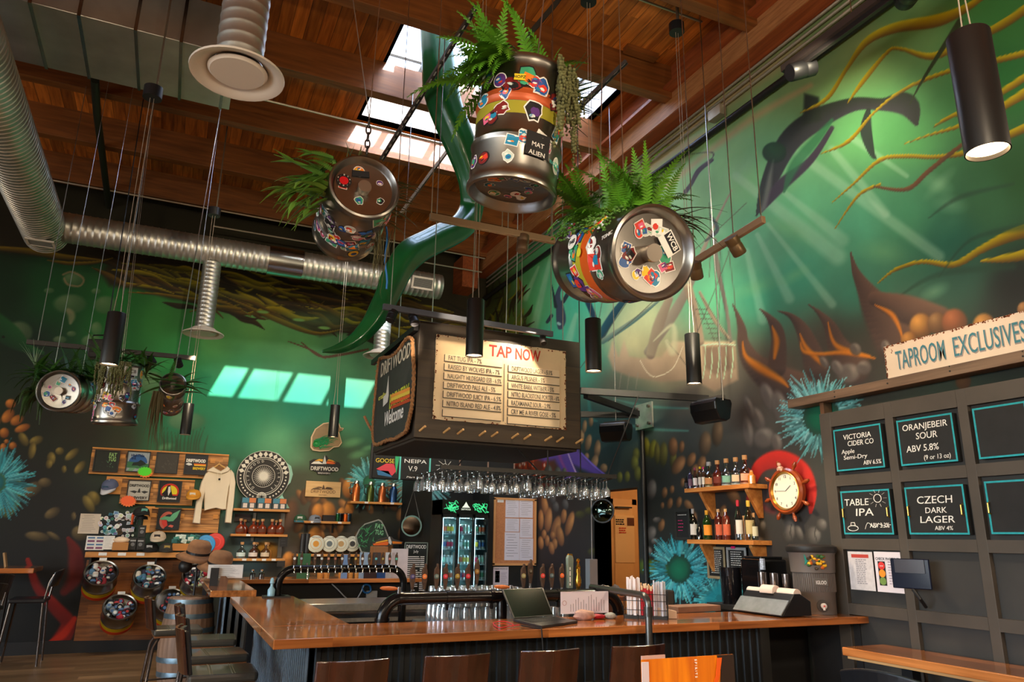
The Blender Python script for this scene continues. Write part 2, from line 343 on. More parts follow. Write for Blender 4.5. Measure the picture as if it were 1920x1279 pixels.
# ================================================================ the murals (pigment on the two painted walls)
def idw(pxx, pyy, S, p=3.0):
 num = 0; den = 0
 for x, y, r, g, b in S:
  w = 1/(((pxx-x)**2+(pyy-y)**2)+900)**(p/2); num = num+w[..., None]*np.array([r, g, b], float); den = den+w
 return num/den[..., None]
class Canvas:
 def __init__(s, axis, val, us, vs):
  s.axis, s.val, s.us, s.vs = axis, val, np.array(us), np.array(vs)
  U, V = np.meshgrid(s.us, s.vs)
  P = np.stack([U, np.full_like(U, val), V], -1) if axis == 'Y' else np.stack([np.full_like(U, val), U, V], -1)
  s.P = P; s.x, s.y = px(P); s.c = np.zeros(U.shape+(3,))
 def win(s, x0, x1, y0, y1):
  q = [at(a, b, **{s.axis: s.val}) for a in (x0, x1) for b in (y0, y1)]
  k = 0 if s.axis == 'Y' else 1
  u = [p[k] for p in q]; v = [p[2] for p in q]
  i0, i1 = np.searchsorted(s.us, [min(u), max(u)]); j0, j1 = np.searchsorted(s.vs, [min(v), max(v)])
  return slice(max(j0-2, 0), j1+2), slice(max(i0-2, 0), i1+2)
 def mix(s, sl, a, col):
  col = np.asarray(col, float); s.c[sl] = s.c[sl]*(1-a[..., None])+(col if col.ndim > 1 else col[None, None])*a[..., None]
 def blob(s, cx, cy, rx, ry, ang, col, dark=None, soft=.25, alpha=1., hl=(-.3, -.4)):
  R = max(rx, ry)*1.1; sl = s.win(cx-R, cx+R, cy-R, cy+R); X = s.x[sl]-cx; Y = s.y[sl]-cy; a = math.radians(ang)
  u = (X*math.cos(a)+Y*math.sin(a))/rx; v = (-X*math.sin(a)+Y*math.cos(a))/ry; d = np.sqrt(u*u+v*v)
  al = np.clip((1-d)/soft, 0, 1)*alpha
  if dark is not None:
   h = np.clip(1-np.sqrt((u-hl[0])**2+(v-hl[1])**2)/1.5, 0, 1)[..., None]; col = np.array(dark)*(1-h)+np.array(col)*h
  s.mix(sl, al, col)
 def stroke(s, pts, col, w=None, lo=None, soft=.35, alpha=1., n=6, fade=False):
  """pts (x, y[, width]) ; col on the upper edge, lo on the lower edge"""
  P = [(p[0], p[1], p[2] if len(p) > 2 else w) for p in pts]; Q = np.array(spline(P, n));
  m = Q[:, 2].max()*1.2+2; sl = s.win(Q[:, 0].min()-m, Q[:, 0].max()+m, Q[:, 1].min()-m, Q[:, 1].max()+m); X = s.x[sl]; Y = s.y[sl]
  best = np.full(X.shape, 9e9); side = np.zeros(X.shape); tt = np.zeros(X.shape)
  for i in range(len(Q)-1):
   a = Q[i]; b = Q[i+1]; d = b[:2]-a[:2]; L = max(float(d @ d), 1e-6)
   t = np.clip(((X-a[0])*d[0]+(Y-a[1])*d[1])/L, 0, 1); ex = X-a[0]-t*d[0]; ey = Y-a[1]-t*d[1]
   r = np.maximum((a[2]+(b[2]-a[2])*t)/2, .6); q = np.sqrt(ex*ex+ey*ey)/r; k = q < best
   best = np.where(k, q, best); side = np.where(k, ey/r, side); tt = np.where(k, (i+t)/(len(Q)-1), tt)
  al = np.clip((1-best)/soft, 0, 1)*alpha
  if fade: al = al*np.clip(np.minimum(tt, 1-tt)*4, 0, 1)
  if lo is not None:
   h = np.clip(.5-side*.6, 0, 1)[..., None]; col = np.array(lo)*(1-h)+np.array(col)*h
  s.mix(sl, al, col)
 def poly(s, pts, col, soft=2., alpha=1., col2=None):
  A = np.array(pts, float); sl = s.win(A[:, 0].min()-soft, A[:, 0].max()+soft, A[:, 1].min()-soft, A[:, 1].max()+soft); X = s.x[sl]; Y = s.y[sl]
  ins = np.zeros(X.shape, bool); dm = np.full(X.shape, 9e9)
  for i in range(len(A)):
   a = A[i-1]; b = A[i]; d = b-a; L = max(float(d @ d), 1e-6)
   c = (a[1] > Y) != (b[1] > Y)
   with np.errstate(divide='ignore', invalid='ignore'): ins ^= c & (X < d[0]*(Y-a[1])/(d[1] if d[1] else 1e-9)+a[0])
   t = np.clip(((X-a[0])*d[0]+(Y-a[1])*d[1])/L, 0, 1); dm = np.minimum(dm, np.hypot(X-a[0]-t*d[0], Y-a[1]-t*d[1]))
  sd = np.where(ins, dm, -dm); al = np.clip(sd/max(soft, .5)*.5+.5, 0, 1)*alpha
  if col2 is not None:
   h = np.clip((Y-A[:, 1].min())/(np.ptp(A[:, 1])+1e-6), 0, 1)[..., None]; col = np.array(col)*(1-h)+np.array(col2)*h
  s.mix(sl, al, col)
 def anemone(s, cx, cy, rx, ry, inner=.5, n=90, seed=1, a0=0., a1=360., col=(70, 190, 205), core=(20, 110, 80)):
  g = random.Random(seed)
  if core: s.blob(cx, cy, rx*inner*1.05, ry*inner*1.05, 0, core, (8, 60, 50), .5, 1., (0, 0))
  for ring, (q0, q1) in enumerate(((.5, 1.0), (.45, .85), (.4, .72))):
   for i in range(n):
    t = math.radians(a0+(a1-a0)*(i+g.random())/n); k0 = inner*(.85+.3*g.random()); k1 = k0+(1.02-inner)*(q1)*(.8+.35*g.random()); w = g.uniform(-.22, .22)
    c = np.array(col)*g.uniform(.6, 1.15)+(45 if g.random() < .3 else 0); c = np.clip(c, 0, 240); k1 *= g.uniform(.85, 1.22)
    s.stroke([(cx+rx*k0*math.cos(t), cy+ry*k0*math.sin(t), 4.5), (cx+rx*(k0+k1)/2*math.cos(t+w*.3), cy+ry*(k0+k1)/2*math.sin(t+w*.3), 4.0), (cx+rx*k1*math.cos(t+w*.6), cy+ry*k1*math.sin(t+w*.6), 1.6)], c, lo=c*.62, n=2)
 def eggs(s, seed, n, x0, x1, y0, y1, col, dark, r0=8, r1=16, asp=1.7, ang=90, spread=25, soft=.3):
  g = random.Random(seed)
  for i in range(n):
   x = g.uniform(x0, x1); y = g.uniform(y0, y1); r = g.uniform(r0, r1); k = g.uniform(.7, 1.15)
   s.blob(x, y, r*asp*.75, r*.6, ang+g.uniform(-spread, spread), np.array(col)*k, dark, soft)
 def mesh(s, name, hole=None, parent=None, gain=1.0, back=.12):
  H, Wd = s.c.shape[:2]; me = bpy.data.meshes.new(name)
  idx = np.arange(H*Wd).reshape(H, Wd); q = np.stack([idx[:-1, :-1], idx[:-1, 1:], idx[1:, 1:], idx[1:, :-1]], -1)
  if s.axis == 'X': q = q[..., ::-1]
  if hole is not None:
   uc = (s.us[:-1]+s.us[1:])/2; vc = (s.vs[:-1]+s.vs[1:])/2
   k = ~(((uc > hole[0]) & (uc < hole[1]))[None, :] & ((vc > hole[2]) & (vc < hole[3]))[:, None]); q = q[k]
  q = q.reshape(-1, 4)
  me.vertices.add(H*Wd); me.vertices.foreach_set('co', s.P.reshape(-1).astype(np.float32))
  me.loops.add(q.size); me.loops.foreach_set('vertex_index', q.reshape(-1).astype(np.int32))
  me.polygons.add(len(q)); me.polygons.foreach_set('loop_start', np.arange(0, q.size, 4, dtype=np.int32))
  me.update(calc_edges=True)
  at_ = me.color_attributes.new('paint', 'FLOAT_COLOR', 'POINT'); c = np.clip(s.c*gain, 0, 250)/255.
  c = np.where(c <= .04045, c/12.92, ((c+.055)/1.055)**2.4); rgba = np.concatenate([c, np.ones(c.shape[:2]+(1,))], -1)
  at_.data.foreach_set('color', rgba.reshape(-1).astype(np.float32)); me.materials.append(vcol(.62))
  o = bpy.data.objects.new(name, me); COL.objects.link(o)
  if parent: o.parent = parent
  else: o['kind'] = 'structure'
  return o
# ---- right wall: green sea, wreck, glowing rock spires, seaweed, anemones
ys = [2.0]
while ys[-1] < D:
 ys.append(ys[-1]+.0065*(1+ys[-1]/4.)*(.8 if ys[-1] < 5 else 1.0))
ys[-1] = D
R_ = Canvas('X', W, ys, np.linspace(0, 6.36, 560))
R_.c = idw(R_.x, R_.y, [
 (1920, -250, 70, 78, 40), (1500, -100, 120, 112, 66), (1200, 240, 150, 120, 84), (1300, 180, 150, 138, 88), (1420, 60, 125, 118, 72), (1250, 330, 140, 178, 118), (1350, 300, 130, 186, 120), (1500, 120, 118, 142, 88), (1600, 60, 112, 128, 74),
 (1700, 60, 90, 128, 70), (1880, 20, 50, 110, 50), (1900, 150, 30, 92, 42), (1920, 330, 34, 78, 40), (1450, 300, 110, 178, 122), (1600, 250, 92, 160, 98), (1700, 250, 76, 150, 86), (1500, 400, 92, 172, 128), (1600, 430, 72, 150, 118),
 (1700, 400, 60, 128, 92), (1780, 450, 30, 92, 74), (1850, 380, 46, 92, 60), (1500, 520, 58, 146, 118), (1600, 540, 60, 128, 104), (1800, 520, 40, 80, 66), (1900, 540, 24, 26, 26), (1900, 620, 26, 26, 26),
 (1430, 470, 90, 160, 125), (1420, 560, 60, 150, 118), (1320, 560, 100, 190, 140), (1060, 480, 96, 182, 120), (1000, 560, 90, 178, 110), (1040, 640, 66, 190, 150), (1090, 560, 70, 190, 150), (1100, 680, 60, 170, 140), (960, 600, 90, 120, 30), (920, 560, 60, 60, 20), (930, 640, 70, 84, 20),
 (1200, 600, 214, 220, 160), (1180, 640, 210, 196, 140), (1240, 680, 180, 156, 120), (1150, 720, 104, 98, 82), (1300, 740, 110, 96, 80), (1380, 700, 100, 92, 80), (1200, 780, 50, 84, 82), (1120, 800, 26, 58, 62), (1300, 800, 62, 66, 62), (1400, 780, 84, 74, 66),  # cream lamp glow around the wreck is worked into these base tones
 (1450, 700, 90, 70, 56), (1550, 640, 74, 62, 52), (1650, 640, 62, 54, 46), (1600, 700, 52, 46, 42), (1500, 760, 62, 56, 52), (1420, 850, 52, 48, 46), (1300, 880, 36, 36, 36), (1210, 900, 30, 32, 32), (1100, 880, 28, 42, 44), (1060, 960, 36, 30, 28), (1060, 1050, 34, 28, 30),
 (1240, 1000, 36, 38, 36), (1350, 960, 44, 42, 42), (1500, 960, 54, 52, 52), (1450, 1060, 46, 44, 44), (1600, 1100, 44, 42, 42), (1800, 900, 40, 40, 40), (1300, 1130, 26, 32, 34), (1000, 880, 120, 50, 34), (1200, 1300, 24, 24, 26), (1700, 1400, 24, 24, 26)])
G = R_
def rays(C, L, col, al):
 for a, b, w0, w1 in L: C.stroke([(a[0], a[1], w0), ((a[0]+b[0])/2, (a[1]+b[1])/2, (w0+w1)/2), (b[0], b[1], w1)], col, soft=.6, alpha=al, n=3)
rays(G, [((1380, 330), (1570, 480), 20, 46), ((1470, 360), (1580, 450), 14, 34), ((1500, 290), (1760, 480), 26, 30), ((1560, 280), (1660, 400), 20, 24), ((1420, 440), (1480, 560), 12, 26), ((1440, 420), (1560, 570), 10, 22), ((1400, 470), (1430, 600), 14, 24), ((1600, 260), (1700, 330), 20, 12)], (176, 206, 180), .33)
rays(G, [((1035, 470), (1000, 620), 8, 22), ((1080, 590), (1060, 660), 10, 26), ((1010, 500), (985, 560), 6, 14), ((1120, 300), (1060, 520), 10, 22)], (190, 215, 170), .4)
g = random.Random(5)
for i in range(16):
 x = g.uniform(1250, 1900); y = g.uniform(220, 560); G.blob(x, y, g.uniform(30, 60), g.uniform(14, 30), g.uniform(-50, 30), g.choice([(140, 190, 150), (60, 120, 90), (120, 175, 120)]), soft=.9, alpha=.35)
# tan haze streaks below the roof
for p in ([(1180, 330, 30), (1330, 210, 34), (1500, 90, 40)], [(1250, 350, 16), (1400, 230, 22), (1520, 160, 16)], [(1140, 400, 20), (1240, 300, 26), (1330, 250, 18)]): G.stroke(p, (186, 140, 100), soft=.9, alpha=.55)
# the diving mer-creature, dark
DK = (34, 44, 34)
G.stroke([(1418, 405, 3), (1440, 345, 30), (1478, 268, 44), (1530, 225, 44), (1600, 196, 28), (1655, 196, 26), (1700, 196, 46), (1718, 232, 10)], DK, lo=(52, 52, 58), soft=.15)
G.stroke([(1425, 400, 4), (1462, 350, 26), (1520, 300, 16), (1560, 240, 10)], (58, 52, 64), soft=.3)
G.stroke([(1470, 360, 6), (1490, 310, 26), (1530, 262, 22), (1560, 225, 8)], (44, 104, 68), soft=.5, alpha=.8)
G.blob(1452, 286, 24, 21, 0, (34, 78, 40), (20, 40, 24), .12)
G.poly([(1505, 235), (1508, 175), (1535, 182), (1540, 225)], DK, 3); G.stroke([(1628, 208, 10), (1624, 245, 24), (1634, 285, 14), (1642, 298, 3)], DK, lo=(44, 60, 56), soft=.15)
G.poly([(1425, 400), (1440, 330), (1450, 300), (1446, 350), (1436, 392)], (120, 128, 120), 3, .6)
# seaweed arms
YE, YL = (178, 162, 12), (84, 58, 20)
for P in ([(1500, 212, 2), (1550, 185, 9), (1588, 128, 8), (1625, 78, 15), (1680, 52, 22), (1760, 38, 26), (1820, 10, 14), (1860, -20, 10)],
   [(1590, 192, 2), (1620, 150, 10), (1665, 97, 7), (1690, 92, 8), (1745, 106, 15), (1800, 84, 16), (1880, 46, 18), (1960, -10, 20)],
   [(1540, 288, 2), (1592, 264, 8), (1640, 210, 5), (1700, 165, 7), (1790, 130, 10), (1850, 118, 12), (1960, 90, 16)],
   [(1695, 270, 2), (1740, 254, 5), (1800, 236, 9), (1870, 206, 15), (1960, 150, 24)], [(1750, 238, 2), (1780, 220, 8), (1850, 190, 12), (1960, 120, 18)],
   [(1560, 380, 2), (1600, 345, 5), (1650, 300, 8), (1700, 293, 9), (1760, 294, 9), (1830, 280, 13), (1960, 222, 20)],
   [(1566, 428, 2), (1610, 366, 6), (1650, 346, 6)], [(1840, 490, 4), (1890, 484, 18), (1960, 470, 26)],
   [(1645, 532, 2), (1680, 505, 7), (1730, 491, 9), (1790, 496, 14), (1840, 468, 16), (1900, 440, 26), (1980, 420, 40)]): G.stroke(P, YE, lo=YL, soft=.22)
G.stroke([(1640, 350, 5), (1700, 355, 9), (1740, 322, 10), (1790, 282, 9), (1850, 240, 8)], (110, 72, 40), lo=(70, 50, 40), soft=.3)
G.stroke([(1706, 196, 2), (1730, 150, 6), (1800, 40, 14)], (40, 52, 26), soft=.3)
for P in ([(1740, 410, 3), (1800, 370, 14), (1900, 345, 8)], [(1680, 560, 4), (1760, 515, 16), (1900, 500, 20)], [(1760, 520, 4), (1820, 450, 10), (1920, 425, 22)]): G.stroke(P, (34, 62, 48), soft=.8, alpha=.6)
# ship wreck
TN, TD = (202, 178, 140), (110, 92, 78)
G.poly([(1140, 668), (1148, 640), (1160, 668), (1170, 640), (1180, 668), (1205, 672), (1240, 670), (1262, 640), (1378, 640), (1384, 712), (1340, 735), (1300, 712), (1240, 716), (1180, 706), (1150, 694)], (206, 178, 140), 3, .95, (136, 112, 92))
G.poly([(1318, 650), (1376, 646), (1378, 690), (1340, 704), (1322, 690)], (128, 104, 84), 4)
for x in (1322, 1335, 1348, 1361, 1374): G.stroke([(x, 650, 2), (x, 680, 2.5), (x-4, 710, 2)], (170, 205, 165), soft=.5)
G.stroke([(1315, 648, 3), (1345, 645, 3), (1378, 647, 3)], (180, 210, 175), soft=.5)
for P, c, d in (([(1372, 356, 3), (1345, 410, 6), (1318, 470, 9), (1300, 520, 14), (1262, 590, 22), (1215, 660, 18)], (160, 150, 126), (120, 108, 92)), ([(1340, 450, 10), (1345, 500, 10), (1362, 580, 8), (1370, 640, 7)], (140, 130, 112), (88, 82, 76)),
    ([(1312, 548, 6), (1340, 600, 9), (1366, 634, 6)], (190, 170, 136), TD), ([(1290, 540, 20), (1305, 590, 16), (1312, 640, 20)], TN, TD), ([(1255, 560, 16), (1235, 610, 24), (1220, 665, 20)], (186, 172, 136), TD),
    ([(1322, 452, 4), (1345, 430, 9), (1330, 400, 3)], (70, 84, 84), (60, 70, 72)), ([(1092, 540, 14), (1112, 590, 12), (1125, 620, 8)], (38, 70, 86), (20, 44, 58)), ([(1185, 545, 9), (1150, 590, 16), (1115, 650, 20)], (44, 92, 100), (22, 54, 66)),
    ([(1240, 560, 4), (1190, 600, 10), (1130, 640, 12)], (150, 160, 130), (60, 100, 96)), ([(1335, 300, 8), (1310, 320, 10), (1296, 345, 8), (1285, 360, 10)], (74, 62, 64), (58, 50, 54)), ([(1290, 290, 1), (1320, 286, 2), (1338, 288, 3), (1330, 306, 2)], (86, 84, 74), None)):
 G.stroke(P, c, lo=d, soft=.3)
for a, bb in (((1372, 460), (1300, 640)), ((1350, 470), (1345, 640)), ((1366, 470), (1384, 640)), ((1318, 560), (1366, 640)), ((1304, 560), (1340, 640)), ((1296, 560), (1310, 640)), ((1140, 640), (1230, 560)), ((1100, 700), (1130, 560)), ((1088, 690), (1180, 560)), ((1250, 640), (1290, 690)), ((1400, 380), (1300, 470)), ((1330, 380), (1330, 520))):
 G.stroke([(a[0], a[1], 2.6), ((a[0]+bb[0])/2+2, (a[1]+bb[1])/2, 2.6), (bb[0], bb[1], 2.6)], (84, 78, 64), soft=.8, n=2, alpha=.75)
for k in range(7): G.stroke([(1304+5*k, 580+9*k, 2.6), (1326+4.5*k, 580+9*k, 2.6)], (84, 76, 62), soft=.8, n=1)
G.stroke([(1200, 676, 2), (1215, 700, 2), (1232, 706, 2), (1262, 690, 2), (1280, 650, 2)], (222, 210, 176), soft=.5)
G.stroke([(1225, 640, 3), (1262, 610, 12), (1262, 660, 20), (1250, 640, 10)], (206, 206, 160), soft=.8, alpha=.7)
for x in (1165, 1180, 1196): G.stroke([(x, 700, 4), (x-4, 730, 2)], (150, 140, 120), soft=.6, alpha=.6)
for y in (748, 790): G.stroke([(1150, y, 3), (1215, y+14, 9), (1290, y+18, 5)], (90, 158, 140), soft=.8, alpha=.7)
G.stroke([(1100, 720, 2), (1108, 780, 12), (1120, 790, 4)], (60, 150, 140), soft=.8, alpha=.5)
# small orca and corner kelp
G.stroke([(1062, 512, 2), (1046, 552, 10), (1050, 578, 17), (1052, 600, 20), (1050, 614, 10)], (52, 62, 66), lo=(66, 74, 92), soft=.2)
G.stroke([(1035, 535, 2), (1042, 575, 8)], (40, 48, 50)); G.stroke([(1064, 552, 9), (1056, 566, 8)], (44, 52, 56)); G.stroke([(1034, 592, 8), (1026, 604, 7)], (48, 56, 60)); G.blob(1048, 607, 5, 3, 30, (150, 190, 170))
g = random.Random(9)
for i in range(46):
 x = g.uniform(886, 985); y = g.uniform(560, 660); c = g.choice([(150, 160, 20), (190, 180, 20), (60, 50, 14), (84, 84, 20), (170, 80, 40), (40, 34, 12)])
 G.stroke([(x, y, 2), (x+g.uniform(2, 18), y-g.uniform(8, 30), g.uniform(4, 9)), (x+g.uniform(-4, 26), y-g.uniform(26, 60), 2)], c, lo=np.array(c)*.45, soft=.4)
G.poly([(880, 520), (960, 500), (975, 560), (1000, 620), (990, 680), (880, 680)], (40, 34, 14), 16, .35)
# rock spires glowing orange
for P in ([(1373, 569, 2), (1383, 591, 9), (1391, 617, 18), (1394, 645, 26), (1412, 680, 44), (1455, 712, 64), (1520, 730, 60)], [(1424, 579, 2), (1441, 594, 12), (1455, 615, 26), (1460, 645, 32), (1456, 690, 40)],
   [(1458, 583, 2), (1482, 592, 11), (1502, 614, 26), (1516, 645, 38), (1532, 690, 54)], [(1516, 571, 2), (1535, 586, 10), (1556, 612, 26), (1572, 650, 44), (1600, 690, 70)], [(1595, 472, 2), (1604, 508, 16), (1624, 545, 38), (1652, 590, 74), (1690, 640, 110)],
   [(1640, 560, 30), (1700, 580, 60), (1760, 600, 60)]): G.stroke(P, (110, 82, 66), lo=(58, 46, 42), soft=.22)
OR, OD = (244, 146, 30), (150, 84, 30)
for P in ([(1392, 640, 3), (1398, 668, 12), (1424, 690, 24), (1462, 712, 16), (1478, 726, 4)], [(1448, 612, 4), (1456, 640, 16), (1452, 672, 8)], [(1500, 626, 3), (1510, 650, 12), (1530, 672, 14), (1548, 690, 4)], [(1552, 604, 3), (1562, 640, 10), (1582, 656, 16), (1630, 668, 8)],
   [(1640, 572, 3), (1672, 590, 14), (1688, 620, 8), (1692, 640, 3)], [(1500, 640, 2), (1508, 660, 10), (1540, 664, 10), (1580, 662, 12), (1640, 672, 6)]):
 G.stroke(P, OR, lo=OD, soft=.75, alpha=.9)
# round boulders
for x, y, r, c in ((1727, 612, 24, (206, 146, 70)), (1757, 606, 20, (150, 112, 72)), (1790, 606, 27, (176, 104, 66)), (1845, 612, 24, (204, 144, 70)), (1705, 640, 18, (190, 130, 60)), (1920, 580, 14, (180, 130, 80)), (1806, 715, 16, (100, 70, 40))): G.blob(x, y, r, r*1.12, 0, c, (70, 46, 30), .2)
# pale branching coral under the spires
g = random.Random(3)
for x, y, l, w, a in ((1440, 745, 60, 15, 70), (1462, 765, 70, 17, 78), (1420, 785, 50, 14, 66), (1402, 810, 60, 12, 82), (1432, 822, 40, 24, 50), (1405, 765, 50, 9, 70), (1456, 830, 36, 12, 80), (1590, 700, 40, 26, 80), (1620, 690, 30, 16, 20), (1570, 690, 34, 12, 60), (1604, 655, 26, 12, 60), (1660, 650, 26, 10, 80), (1545, 680, 26, 8, 60)):
 G.blob(x, y, l*.55, w, a, (142, 130, 118), (64, 58, 54), .3, .9); G.blob(x-2, y, l*.45, w*.5, a, (84, 76, 70), None, .6, .7)
# red tentacle
G.stroke([(1520, 960, 8), (1520, 920, 26), (1500, 882, 40), (1462, 862, 40), (1428, 872, 30), (1412, 900, 20), (1405, 935, 12)], (216, 48, 36), lo=(150, 34, 30), soft=.25)
G.stroke([(1412, 900, 6), (1420, 940, 20), (1450, 960, 16)], (120, 30, 34), soft=.9, alpha=.6); G.blob(1452, 925, 26, 36, 0, (40, 34, 38), None, .3)
# egg corals on the dark lower wall
for x, y, r, s_, a, c in ((1212, 838, 20, 8, 85, 0), (1224, 842, 20, 8, 100, 0), (1244, 852, 26, 9, 92, 1), (1262, 860, 20, 7, 95, 1), (1232, 850, 24, 6, 90, 1), (1262, 838, 20, 10, 90, 2), (1278, 838, 13, 6, 95, 2), (1296, 862, 16, 9, 110, 2), (1315, 870, 18, 9, 105, 2), (1272, 872, 22, 12, 120, 2), (1302, 886, 18, 8, 100, 2), (1322, 832, 26, 13, 95, 3), (1345, 812, 28, 12, 95, 3), (1280, 905, 10, 5, 95, 2),
      (1246, 924, 12, 6, 95, 2), (1260, 918, 9, 5, 95, 2), (1256, 944, 12, 6, 100, 2), (1242, 948, 7, 4, 90, 2), (1273, 942, 12, 6, 100, 2), (1292, 950, 16, 8, 60, 2), (1240, 985, 14, 7, 100, 2), (1300, 975, 18, 8, 95, 2), (1335, 955, 20, 7, 100, 2), (1352, 965, 22, 8, 110, 2), (1375, 930, 24, 12, 60, 2), (1330, 905, 20, 8, 70, 2), (1222, 918, 22, 10, 95, 4), (1220, 1000, 16, 11, 110, 4), (1232, 975, 9, 6, 0, 4), (1215, 1035, 12, 9, 80, 4), (1228, 1015, 8, 7, 0, 4), (1478, 996, 24, 15, 95, 4), (1498, 1000, 18, 8, 70, 4), (1524, 1005, 20, 17, 95, 4), (1428, 985, 12, 9, 80, 4), (1540, 985, 14, 12, 80, 4), (1425, 1020, 16, 14, 40, 4)):
 cc = [(150, 150, 50), (120, 116, 52), (164, 116, 74), (132, 104, 74), (126, 120, 114)][c]; G.blob(x, y, r, s_, a, cc, np.array(cc)*.3, .25)
G.blob(1222, 1065, 18, 40, 100, (110, 140, 40), (50, 60, 20), .4)
for x, y in ((1470, 990), (1484, 1000), (1515, 1000), (1530, 1002)): G.stroke([(x, y-16, 2), (x-2, y, 3), (x+3, y+16, 2)], (60, 58, 56), soft=.5)
for x, y, r, s_, a in ((1090, 820, 16, 6, 95), (1103, 830, 18, 7, 100), (1120, 842, 20, 7, 95), (1114, 868, 18, 8, 105), (1132, 878, 10, 8, 90), (1100, 856, 8, 5, 90), (1096, 800, 14, 5, 95), (1108, 790, 12, 5, 90)): G.blob(x, y, r, s_, a, (176, 140, 96), (60, 50, 40), .25)
for x, y, r, s_ in ((1193, 852, 14, 8), (1190, 868, 16, 8), (1162, 895, 12, 6), (1176, 894, 12, 6), (1196, 888, 16, 8)): G.blob(x, y, r, s_, 90, (128, 128, 50), (40, 44, 24), .25)
# purple starfish and red coral left of it
g = random.Random(12)
for i in range(60):
 x = g.uniform(950, 1022); y = g.uniform(832, 900); G.blob(x, y, 8, 4.2, 90+g.uniform(-25, 25), g.choice([(226, 92, 30), (236, 130, 60), (206, 66, 40)]), (120, 24, 20), .3);
 if g.random() < .6: G.blob(x, y-3, 4.5, 1.8, 90, (236, 206, 190), None, .5)
G.poly([(1003, 858), (1022, 848), (1036, 836), (1080, 838), (1100, 862), (1136, 892), (1120, 893), (1075, 872), (1088, 896), (1060, 898), (1040, 862), (1020, 866)], (96, 70, 140), 4, 1., (84, 62, 150))
G.stroke([(1060, 836, 3), (1072, 868, 3), (1084, 896, 3)], (190, 160, 200), soft=.6); G.stroke([(1090, 850, 3), (1112, 872, 4), (1134, 890, 2)], (120, 100, 210), soft=.6); G.stroke([(1045, 845, 10), (1055, 870, 8), (1070, 896, 6)], (128, 70, 136), soft=.8)
for x, y, r in ((1028, 884, 14), (1046, 886, 12), (1058, 884, 8)): G.blob(x, y, r, r*.6, 90, (110, 112, 100), (40, 44, 40), .3)
# tan egg coral beside the notice board
for x, y, r, s_, a in ((1022, 950, 24, 7, 80), (1028, 975, 26, 8, 95), (1014, 975, 22, 6, 90), (1042, 990, 26, 9, 105), (1057, 968, 16, 6, 95), (1068, 982, 26, 8, 105), (1050, 1005, 22, 8, 80), (1020, 1002, 10, 5, 90), (1036, 1004, 8, 5, 90), (1026, 1014, 12, 5, 90), (1014, 1018, 14, 6, 85), (1040, 1020, 12, 6, 90), (1034, 1028, 14, 6, 80)): G.blob(x, y, r, s_, a, (192, 134, 78), (84, 50, 34), .22)
for x, y in ((1042, 950), (1060, 946), (1036, 935)): G.blob(x, y, 12, 7, 80, (100, 98, 96), (36, 36, 36), .3)
for x, y in ((1088, 965), (1106, 958), (1112, 1035)): G.blob(x, y, 12, 9, 0, (76, 76, 36), (36, 36, 26), .4)
G.anemone(1273, 1068, 56, 62, .5, 60, 2); G.anemone(1350, 1122, 46, 40, .25, 54, 4, a0=150, a1=390, core=None); G.anemone(1540, 782, 74, 74, .55, 76, 6, col=(120, 205, 205))
G.poly([(1322, 1120), (1350, 1092), (1378, 1118), (1378, 1150), (1322, 1150)], (20, 130, 150), 4, .8)
DOOR = (7.34, 8.33, -1, 2.2)
wr = G.mesh('wall_right', DOOR)
struct(MB().bx(W, W+.25, YF, 2.0, 0, DECK).bx(W+.002, W+.25, 2.0, DOOR[0], 0, DECK).bx(W+.002, W+.25, DOOR[1], D, 0, DECK).bx(W+.002, W+.25, DOOR[0], DOOR[1], DOOR[3], DECK), 'wall_right_core', mat((60, 44, 32), .8), wr)
# ---- back wall: kelp canopy, green water, jellyfish, reef
B_ = Canvas('Y', D, np.concatenate([np.arange(-3.0, 4.9, .0125), [W]]), np.linspace(0, 6.97, 500)); G = B_
G.c = idw(G.x, G.y, [
 (-200, 500, 8, 20, 10), (20, 430, 10, 30, 14), (0, 560, 6, 44, 24), (100, 560, 8, 76, 34), (220, 560, 20, 110, 44), (200, 640, 20, 108, 44), (60, 650, 4, 30, 24), (120, 700, 4, 44, 40), (300, 600, 52, 138, 60), (400, 640, 84, 158, 78), (480, 600, 96, 160, 84), (560, 640, 92, 168, 100),
 (640, 680, 84, 150, 100), (700, 690, 70, 120, 80), (330, 680, 40, 150, 70), (380, 730, 26, 152, 104), (450, 740, 14, 136, 100), (560, 760, 14, 128, 100), (640, 760, 20, 136, 104), (690, 790, 46, 110, 84), (430, 800, 22, 130, 92), (330, 800, 24, 116, 80),
 (520, 830, 76, 150, 104), (600, 870, 84, 92, 66), (560, 900, 70, 66, 50), (640, 860, 70, 88, 64), (300, 840, 40, 96, 60), (230, 830, 52, 50, 34), (160, 800, 34, 28, 20), (100, 760, 24, 22, 16), (60, 900, 18, 18, 20), (120, 960, 20, 20, 24), (60, 1030, 16, 18, 22), (140, 1000, 22, 22, 28), (100, 1100, 10, 10, 12), (60, 1200, 8, 8, 9),
 (600, 960, 90, 74, 58), (560, 1040, 70, 56, 46), (660, 1000, 64, 56, 46), (700, 940, 44, 44, 38), (730, 1020, 34, 36, 34), (780, 960, 30, 32, 30), (780, 1060, 26, 26, 26), (470, 1000, 56, 60, 60), (500, 1080, 50, 44, 38), (420, 900, 30, 60, 44), (450, 1030, 66, 90, 96), (800, 1200, 20, 20, 20), (400, 1200, 20, 20, 20), (650, 560, 40, 36, 14), (400, 500, 28, 24, 8), (820, 600, 60, 50, 14), (250, 480, 18, 14, 6)])
